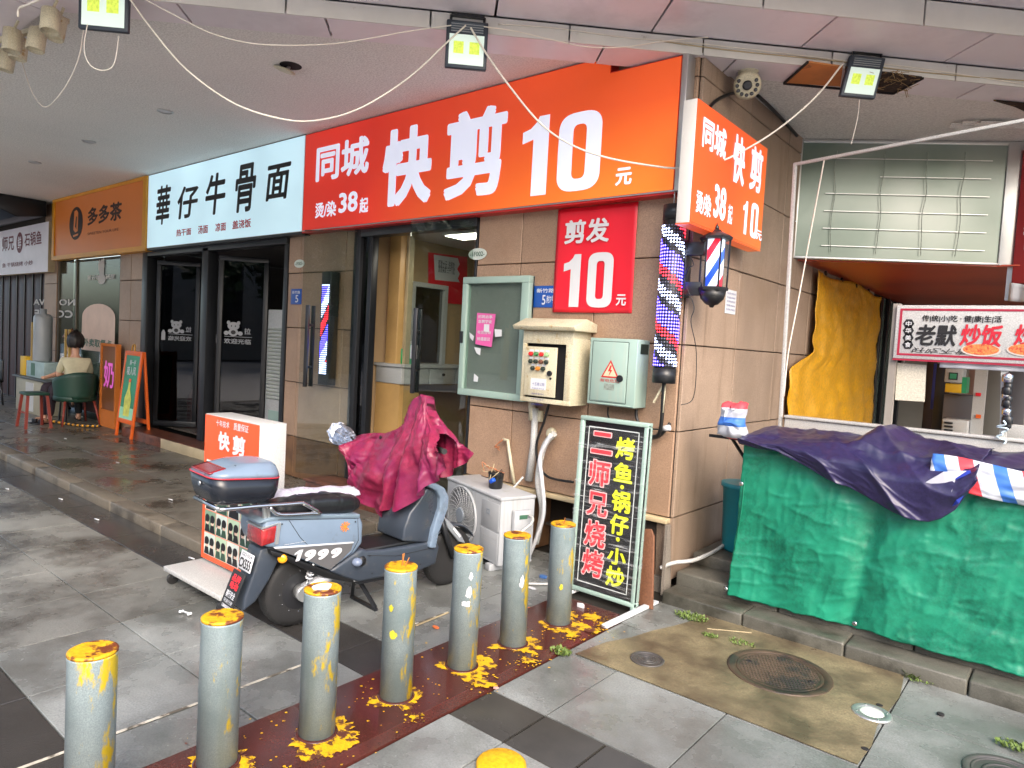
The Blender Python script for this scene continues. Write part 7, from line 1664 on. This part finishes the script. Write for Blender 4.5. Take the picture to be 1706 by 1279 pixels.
# seat
wS = .135
ab = prof([(463, 845), (474, 834), (492, 829), (515, 827), (545, 829), (575, 833), (598, 837), (607, 845), (604, 855), (560, 856), (500, 858), (466, 858)], wS)
def seatfn(u, v):
    a = ab[0][0]-.01+(ab[7][0]-ab[0][0]+.02)*u; th = math.pi*2*v; e_ = (1-abs(2*u-1)**7)**.5
    zc_ = .705-.035*u+.008*math.sin(math.pi*u); hh_ = (.052+.012*math.sin(math.pi*u*.9))*e_; cw, sw_ = math.cos(th), math.sin(th)
    lat = wS*math.copysign(abs(cw)**.55, cw)*(1-.18*max(0, u-.7)/.3)*(.6+.4*e_); crease = .0012*math.sin(a*70+lat*25)*abs(sw_)-.004*(1-abs(math.sin(a*21-lat*12+fbm((a*6, lat*8, 0)))))**6
    return PSC.pt(a, zc_+hh_*math.copysign(abs(sw_)**.55, sw_)+crease, lat+crease*.8)
seat_o = MB().grid(seatfn, 70, 40).build('seat', M['seatv'], sct)
def pad(u, v):
    a = ab[0][0]+.02+(ab[7][0]-ab[0][0]-.0)*u; lat = -.10+.19*v; return PSC.pt(a, .784-.035*u-.028*abs(2*v-1)**3+.004*math.sin(u*19)+.004*math.sin(v*23)-(.05*max(0, .15-u)*5), lat-.03)
MB().grid(pad, 30, 10).build('seat_cover', mat('pale lilac quilted cover', srgb(206, 204, 220), .4, var=.05, bump=.2, bscale=20), seat_o, thick=.01)
# grab rail
def rl(pts, s_): return [PSC.pt(*at(px, py, .16), .16*s_) for px, py in pts]
for s_ in (1, -1):
    MB().tube(smooth_path(rl([(366, 849), (400, 846), (430, 843), (478, 840), (502, 838), (508, 840), (534, 855), (520, 855), (490, 857), (467, 857), (457, 853), (450, 845)], s_), 3), .011, 10).build('grab_rail', M['chrome'], sct)
MB().tube([PSC.pt(*at(366, 849, .16), .16), PSC.pt(*at(366, 849, .16), -.16)], .011, 10).build('grab_rail', M['chrome'], sct)
for px in (440, 446): MB().bar(PSC.pt(*at(px, 846, .12), .12), PSC.pt(at(px+2, 862, .12)[0], .65, .12), .016).build('rail_strut', M['silver'], sct)
# top box
bx0, bx1 = -.5, -.14; bz = .765
def rrect(u0, u1, hw, r, n=6):
    pts = []
    for cx, cy, a0 in ((u1-r, hw-r, 0), (u0+r, hw-r, 90), (u0+r, -hw+r, 180), (u1-r, -hw+r, 270)):
        for i in range(n+1): a = R_(a0+90*i/n); pts.append((cx+r*math.cos(a), cy+r*math.sin(a)))
    return pts
def sect(u0, u1, hw, r, z, slope=0): return [PSC.pt(a, z+slope*(bx1-a), l_) for a, l_ in rrect(u0, u1, hw, r)]
tbx = thing('top_box', PSC.pt(-.35, bz, 0), 'rounded black top box with blue grey lid mounted on the scooter rack', 'top box')
tag(tbx); tbx.parent = sct; tbx.matrix_parent_inverse = PINV[sct.name]; PINV['top_box'] = PINV['top_box']
for key in ('label', 'category'): del tbx[key]
sl = .07
MB().rings([sect(-.46, -.18, .14, .06, bz-.0, .02), sect(-.485, -.155, .165, .07, bz+.018, .03), sect(-.50, -.142, .178, .075, bz+.06, .05), sect(-.51, -.138, .182, .075, bz+.125, sl)]).build('tub', mat('black navy plastic', srgb(30, 34, 42), .25, var=.15, vscale=9), tbx)
MB().rings([sect(-.514, -.135, .185, .078, bz+.125, sl), sect(-.514, -.135, .185, .078, bz+.130, sl)]).build('red_stripe', mat('red stripe', srgb(206, 40, 56), .3, var=0), tbx)
MB().rings([sect(-.51, -.138, .182, .075, bz+.130, sl), sect(-.485, -.14, .176, .075, bz+.155, sl*.9), sect(-.41, -.148, .152, .07, bz+.188, sl*.4), sect(-.36, -.165, .13, .06, bz+.203, .02), sect(-.33, -.18, .10, .05, bz+.206, .0)]).build('lid', M['sblue'], tbx)
k = MB().grid(lambda u, v: PSC.pt(-.508+.085*v, bz+.145+.048*v+sl*.40*(1-v), -.12+.24*u), 10, 6); k.build('lid_reflector', mat('dark red lens', srgb(120, 24, 34), .15, coat=.5, var=0), tbx, thick=.006)
MB().cyl(PSC.pt(-.508, bz+.11, .02), -sh_, .012, .01, 12).build('lock', M['chrome'], tbx)
# mirrors
m0 = PSC.pt(.84, 1.0, -.27)
QH = Pl(PSC.pt(.84, 0, 0), sn)
def qh(px, py, d=0): return QH.w(px, py, d)
MB().tube([qh(596, 742), qh(585, 728)], .008, 8).build('mirror_stem', M['black'], sct)
foil = mat('crumpled silver foil', srgb(176, 178, 184), .22, metal=.95, var=.2, vscale=20, bump=.7, bscale=26)
C1 = qh(568, 719, .03); C2 = qh(597, 747, -.01); ndm = ((CAM-C1).normalized()*.8-(C2-C1).normalized()*.35).normalized()
e1 = ndm.cross(Vector((0, 0, 1))).normalized(); e2 = e1.cross(ndm); rgs = []
for k_, (t_0, rr) in enumerate(((0, .058), (0, .074), (.12, .078), (.35, .068), (.6, .054), (.85, .036), (1.0, .024))):
    rgs.append([C1.lerp(C2, t_0)-ndm*(.02*t_0+.006*(k_ > 1)) + (e1*math.cos(a)+e2*math.sin(a))*rr*(1+(.09*math.sin(a*7+k_*1.7)+.05*math.sin(a*13+k_))*(k_ > 0)) for a in [2*math.pi*i/28 for i in range(28)]])
MB().rings(rgs, smooth=False).build('foil_wrapped_mirror', foil, sct)
PMi = Pl(C1+ndm*.002, -e1, e2); PMi.n = ndm; disc(PMi, 0, .0, .05, .05, .004, 28).build('mirror_glass', mat('mirror painted sky white', srgb(216, 220, 222), .12, metal=0, var=0), sct)  # the sky's reflection is put into the glass as flat white
MB().tube([qh(700, 742), qh(705, 668)], .01, 8).build('mirror_stem', M['black'], sct)
# rain cape over the handlebars: lies on the scooter
cp = thing('rain_cape', PSC.pt(.85, .6, 0), 'crumpled wine red rain cape draped over the scooter handlebars and mirror', 'rain cape')
M['cape'] = mat('wine red nylon', srgb(140, 36, 70), .38, var=.14, vscale=5, bump=.3, bscale=22, coords='World', col2=srgb(116, 28, 74), c2scale=3.5, c2lo=.42, c2hi=.65)
RIDGE = [(588, 728), (603, 722), (622, 721), (642, 722), (658, 716), (670, 702), (681, 680), (690, 664), (699, 656), (707, 659), (712, 676), (718, 700), (727, 722)]
HEM = [(576, 752), (577, 785), (583, 812), (600, 834), (630, 865), (641, 852), (652, 845), (668, 850), (690, 828), (706, 818), (722, 803), (736, 792), (743, 766)]
def lerpl(L_, s):
    f = s*(len(L_)-1); i = min(int(f), len(L_)-2); t = f-i; return (L_[i][0]+(L_[i+1][0]-L_[i][0])*t, L_[i][1]+(L_[i+1][1]-L_[i][1])*t)
RA = [QH.off(.03).at(*p) for p in RIDGE]; HA = [QH.off(.14).at(*p) for p in HEM]
def capefn(u, v):
    # v 0 rear hem .. .5 ridge .. 1 front hem
    front = v > .5; t = 1-2*v if not front else 2*v-1; t = max(0, min(1, t))
    r_0, h_0 = lerpl(RA, u), lerpl(HA, u)
    a = r_0[0]+(h_0[0]-r_0[0])*t; b = r_0[1]+(h_0[1]-r_0[1])*(t if not front else t*.86)
    pk_ = math.exp(-((u-.68)/.16)**2)
    fold = (abs(math.sin(u*15.5+1.6*t+1.0*fbm((u*2, t*1.5, 1), 1, 2)))**.7-.5)*.085*(.12+t)*(1.0-.2*pk_) + .03*math.sin(u*41+3*t)*t*t
    d = .02+.13*sstep(t*1.6)*(1-.25*t)+fold + .012*fbm((u*9, t*6, 3), 1.6, 3) + .007*(1-abs(fbm((u*14, t*9, 6), 1.3, 2)))**3
    if front: d = -d*.6-.02; a = a*.75+.25*r_0[0]
    return QH.pt(a+.014*math.sin(t*7+u*20), b+.008*math.sin(u*50)*t, d)
MB().grid(capefn, 130, 90).build('cape_cloth', M['cape'], cp)

# ------------------------------------------------------------ floodlights, cables, camera, downlights
def flood(lab, top, bot, w_, z, par, seed):
    """solar floodlight hung from the canopy edge; faces the street, tipped down"""
    c = par.w((top[0]+bot[0])/2, (top[1]+bot[1])/2, .05); t = thing('floodlight', c, lab, 'floodlight', group='solar floodlights hanging from the canopy edge')
    pd = par.w(*bot, .05); pu = par.w(*top, .05); hgt = (pu-pd).length
    dirv = (pu-pd).normalized(); Q = Pl(pd, par.u, (dirv + par.n*-.0)); Q.n = Q.u.cross(Q.v).normalized()
    MB().pbox(Q, -w_/2, w_/2, 0, hgt, -.035, .0).build('housing', mat('dark blue grey aluminium', srgb(58, 66, 76), .4, metal=.2), t, bevel=.008)
    MB().pbox(Q, -w_/2+.022, w_/2-.022, .022, hgt*.70, .0005, .004).build('lens', mat('white glowing lens', srgb(206, 224, 216), .2, emit=srgb(220, 238, 228), estr=.14, var=0), t)
    MB().pbox(Q, -w_/2+.03, w_/2-.03, hgt*.74, hgt*.95, .0005, .003).build('solar_strip', mat('ribbed dark strip', srgb(72, 84, 94), .3), t)
    for k_ in range(4): MB().pbox(Q, -w_/2+.03, w_/2-.03, hgt*(.76+.05*k_), hgt*(.765+.05*k_), .003, .005).build('rib', M['silver'], t)
    for s_ in (-1, 1): MB().pbox(Q, s_*w_*.19-w_*.12, s_*w_*.19+w_*.12, hgt*.30, hgt*.55, .0042, .006).build('led_cluster', mat('yellow green leds', srgb(200, 222, 90), emit=srgb(205, 228, 80), estr=.17, var=.3, vscale=60), t)
    MB().bar(Q.pt(-w_*.4, hgt*.9, -.02), Q.pt(-w_*.4, hgt+.04, -.03), .012).bar(Q.pt(w_*.4, hgt*.9, -.02), Q.pt(w_*.4, hgt+.04, -.03), .012).bar(Q.pt(-w_*.4, hgt+.04, -.03), Q.pt(w_*.4, hgt+.04, -.03), .02).build('hanging_bracket', M['black'], t)
    return t, Q
PCAN = Pl(rail(0, T[1]-.014, 0), U45)
assert (CAM-PCAN.p).dot(PCAN.n) > 0
flood('leftmost of the three floodlights, cut by the top edge of the photo', (180, -40), (178, 56), .29, 0, PCAN, 1)
f2, Q2 = flood('middle floodlight, square to the camera above the orange sign', (779, 40), (775, 119), .265, 0, PCAN, 2)
f3, Q3 = flood('right floodlight, tilted, hanging before the hole in the soffit', (1440, 98), (1422, 166), .25, 0, PCAN, 3)
def cable(lab, pts, r, m, par=None, nm='cable'):
    P_ = par or PCAN.off(.07); t = thing(nm, P_.w(*pts[0]), lab, 'cable'); MB().tube(smooth_path([P_.w(*p) for p in pts], 8), r, 6).build('cable_strand', m, t); return t
WC = mat('white cable sheath', srgb(226, 220, 208), .5, var=.1)
cable('white cable sagging from the left floodlight to the middle one', [(214, -6), (250, 45), (310, 115), (390, 172), (470, 198), (530, 200), (600, 180), (680, 130), (745, 70), (776, 42)], .0055, WC)
cable('white cable sagging from the middle floodlight across the orange sign to the corner', [(784, 46), (812, 92), (850, 145), (900, 205), (950, 240), (1010, 262), (1080, 275), (1130, 280), (1180, 274)], .0065, WC)
cable('white cable rising from the corner to the right floodlight', [(1130, 280), (1185, 274), (1240, 250), (1300, 212), (1360, 160), (1405, 104)], .0065, WC)
cable('thin white cable along the canopy strip between left and middle floodlights', [(240, -2), (300, 30), (360, 58), (440, 74), (560, 72), (680, 52), (752, 42)], .0035, WC)
cable('thin white cable drooping along the strip right of the middle floodlight', [(806, 44), (860, 52), (920, 66), (980, 78), (1040, 78), (1110, 68), (1180, 62)], .0035, WC)
P3 = Pl(rail(0, T[1]-.02, 0), U45)
cable('pair of cables clipped along the white canopy strip above the corner', [(830, 40), (920, 46), (1040, 62), (1160, 72), (1300, 88), (1400, 100), (1520, 112), (1706, 140)], .004, WC, P3)
cable('lower cable clipped along the white canopy strip at the right', [(1100, 68), (1220, 84), (1380, 100), (1500, 116), (1600, 126), (1706, 134)], .004, M['creamstone'], P3)
cable('looped thin wire under the left floodlight', [(146, 40), (140, 80), (150, 108), (172, 117), (190, 106), (198, 60)], .003, WC)
cable('wire hanging below the spotlights at the upper left', [(140, 44), (130, 100), (105, 150), (75, 178), (52, 150), (36, 100)], .0035, WC, Pl((0, -2.75, 0), (1, 0, 0)))
cable('thin string hanging down from the right floodlight', [(1432, 166), (1428, 200), (1418, 240)], .0025, WC)
sr = thing('string', (-.0, 0, 0), 'thin cord running from the stall rail down along the white pole', 'cord')
MB().tube(smooth_path([PFR.w(1374, 262), PFR.w(1352, 380), PFR.w(1330, 500), PFR.w(1313, 590), PFR.w(1306, 660)], 4), .005, 6).build('cord_strand', WC, sr)
# cctv
zc = ZC
cc = PS.off(.17).w(1245, 142)
ct = thing('security_camera', (cc.x, cc.y, cc.z), 'white dome security camera with ring of dark lenses under the ceiling by the corner', 'security camera')
MB().lathe((cc.x, cc.y, 3.67), (0, 0, -1), [(0, .07), (.02, .07), (.03, .055), (.055, .055)], 24).build('mount', M['cream'], ct)
hd_ = (CAM-cc); hd_.z = hd_.z; hd_.normalize()
MB().ball(cc, .09, 24).build('dome_body', M['cream'], ct)
MB().lathe(cc-hd_*.02, hd_, [(0, .092), (.06, .094), (.10, .086), (.112, .075)], 28).build('front_housing', M['cream'], ct)
PCc = Pl(cc+hd_*.093, Vector((0, 0, 1)).cross(hd_)*1.0, hd_.cross(Vector((0, 0, 1)).cross(hd_)))
MB().lathe(PCc.pt(0, .0, 0), hd_, [(0, .03), (.01, .032), (.012, .02)], 20).build('lens', M['black'], ct)
for i in range(9):
    a = R_(-215+31*i+.0); a = R_(150+ (240/8)*i); MB().lathe(PCc.pt(.066*math.cos(a), .062*math.sin(a), -.006), hd_, [(0, .013), (.008, .013), (.01, .008)], 12).build('led', mat('dark lens', srgb(30, 30, 34), .15), ct)
cable('dark conduit arching along the wall top round the security camera', [(1170, 200), (1188, 172), (1214, 157), (1240, 153)], .012, M['blackplastic'], PS.off(.04), 'conduit')
PCeil = PS.off(.05)
cable('dark conduit running from the security camera to the light box corner', [(1262, 158), (1285, 180), (1310, 206), (1328, 226)], .014, M['blackplastic'], PS.off(.06), 'conduit')
for k, (px, py) in enumerate(((275, 185), (148, 235), (58, 270))):
    q = G(px, py, ZC); t = thing('downlight', (q.x, q.y, ZC), ('nearest', 'second', 'farthest')[k]+' of the three small flush ceiling downlights over the walkway', 'downlight', group='small downlights in the arcade ceiling')
    MB().lathe((q.x, q.y, ZC), (0, 0, -1), [(0, .075), (.008, .075), (.01, .06), (.004, .055)], 28).build('ring', M['silver'], t); MB().lathe((q.x, q.y, ZC), (0, 0, -1), [(0, .052), (.005, .05)], 24).build('diffuser', M['ptext'], t)
q = G(482, 110, ZC); t = thing('loose_downlight', (q.x, q.y, ZC), 'broken round ceiling light hanging loose from its dark hole', 'downlight')
MB().lathe((q.x+.02, q.y, ZC), (0, 0, -1), [(0, .085), (.002, .085)], 24).build('dark_hole', M['gap'], t); 
MB().lathe((q.x-.03, q.y-.02, ZC-.02), (-.25, -.1, -1), [(0, .05), (.01, .085), (.016, .085), (.02, .06)], 28).build('hanging_disc', M['cream'], t)
MB().bar((q.x, q.y, ZC), (q.x-.03, q.y, ZC-.025), .02).build('spring_clip', M['silver'], t)
# spotlight cluster upper left
SPT = [((95, 42), (0.2, -.1)), ((62, 62), (.1, 0)), ((84, 30), (.3, .1)), ((32, 76), (-.1, .1)), ((12, 96), (-.2, 0)), ((20, 62), (0, .2))]
PSp = Pl((0, -2.9, 0), (1, 0, 0))
for k, ((px, py), (dx, dy)) in enumerate(SPT):
    p = G(px, py, 3.54); t = thing('spotlight', (p.x, p.y, 3.54), ('rightmost cream spotlight of the upper left cluster', 'second cream spotlight from the right, hanging straight down', 'upper cream spotlight behind the rightmost one', 'cream spotlight tilted left near the middle of the cluster', 'leftmost cream spotlight, cut by the photo edge', 'upper left cream spotlight with its arm folded')[k], 'spotlight', group='cream spotlights clustered under the canopy')
    d_ = Vector((dx*.6, dy*.6-.15, -1)).normalized(); MB().lathe(p-d_*.06, d_, [(0, .03), (.01, .052), (.15, .055), (.155, .048), (.13, .045)], 20).build('lamp_can', M['cream'], t)
    MB().bar(p-d_*.03, (p.x+.05, p.y+.02, ZR-.01), .012).build('arm', M['cream'], t)
MB().bar(G(112, 34, ZR-.03), G(-20, 72, ZR-.03), .03).build('lamp_track', M['cream'], t)
cable('short white cable hooked under the canopy at the top left corner', [(74, -4), (45, 8), (32, 14), (30, 28)], .006, WC, Pl((0, -3.1, 0), (1, 0, 0)))

# ------------------------------------------------------------ far side of the street (only seen mirrored in glass and wet stone)
MB().box(-40, -26, -.049, 30, -6.3, -.03).build('street', mat('street paled for bounce light', srgb(206, 204, 200), .5, var=.06, coords='World'), kind='structure')  # unseen sheet, coloured pale so its bounce brightens the arcade ceiling
ob = thing('opposite_building', (-4, -30, 0), 'pale building across the street, seen only as reflections', 'building')
MB().box(-45, -32, 0, 40, -28, 9).build('wall', mat('pale render', srgb(170, 166, 158), .8), ob)
for i in range(26): MB().box(-43+i*3.2, -28.02, 1.2, -41.4+i*3.2, -27.98, 7.5).build('window', M['darkglass'], ob)
tr = thing('street_trees', (-4, -22, 0), 'dark green street trees across the road, seen only as reflections', 'trees', kind='stuff')
random.seed(2); k = MB(); kt = MB()
for i in range(14):
    cx_, cy_ = -36+i*5.2+random.uniform(-1, 1), -21+random.uniform(-1, 1)
    kt.tube([(cx_, cy_, 0), (cx_+.1, cy_, 3)], [.2, .12], 6)
    for j in range(700):
        v = Vector((random.gauss(0, 1), random.gauss(0, 1), random.gauss(0, 1))).normalized()*random.uniform(.5, 1); p = Vector((cx_, cy_, 4.6))+Vector((v.x*2.7, v.y*2, v.z*2.2)); s = .3
        a_ = Vector((random.uniform(-1, 1), random.uniform(-1, 1), random.uniform(-1, 1))).normalized()*s; b_ = a_.cross(Vector((.3, .5, .8))).normalized()*s*.8; k.add([p-a_, p-b_, p+a_, p+b_], [(0, 1, 2, 3)])
k.build('leaves', mat('street tree leaves', srgb(60, 84, 48), .6, var=.4, coords='World'), tr, kind='stuff'); kt.build('trunks', M['wood'], tr, kind='stuff')
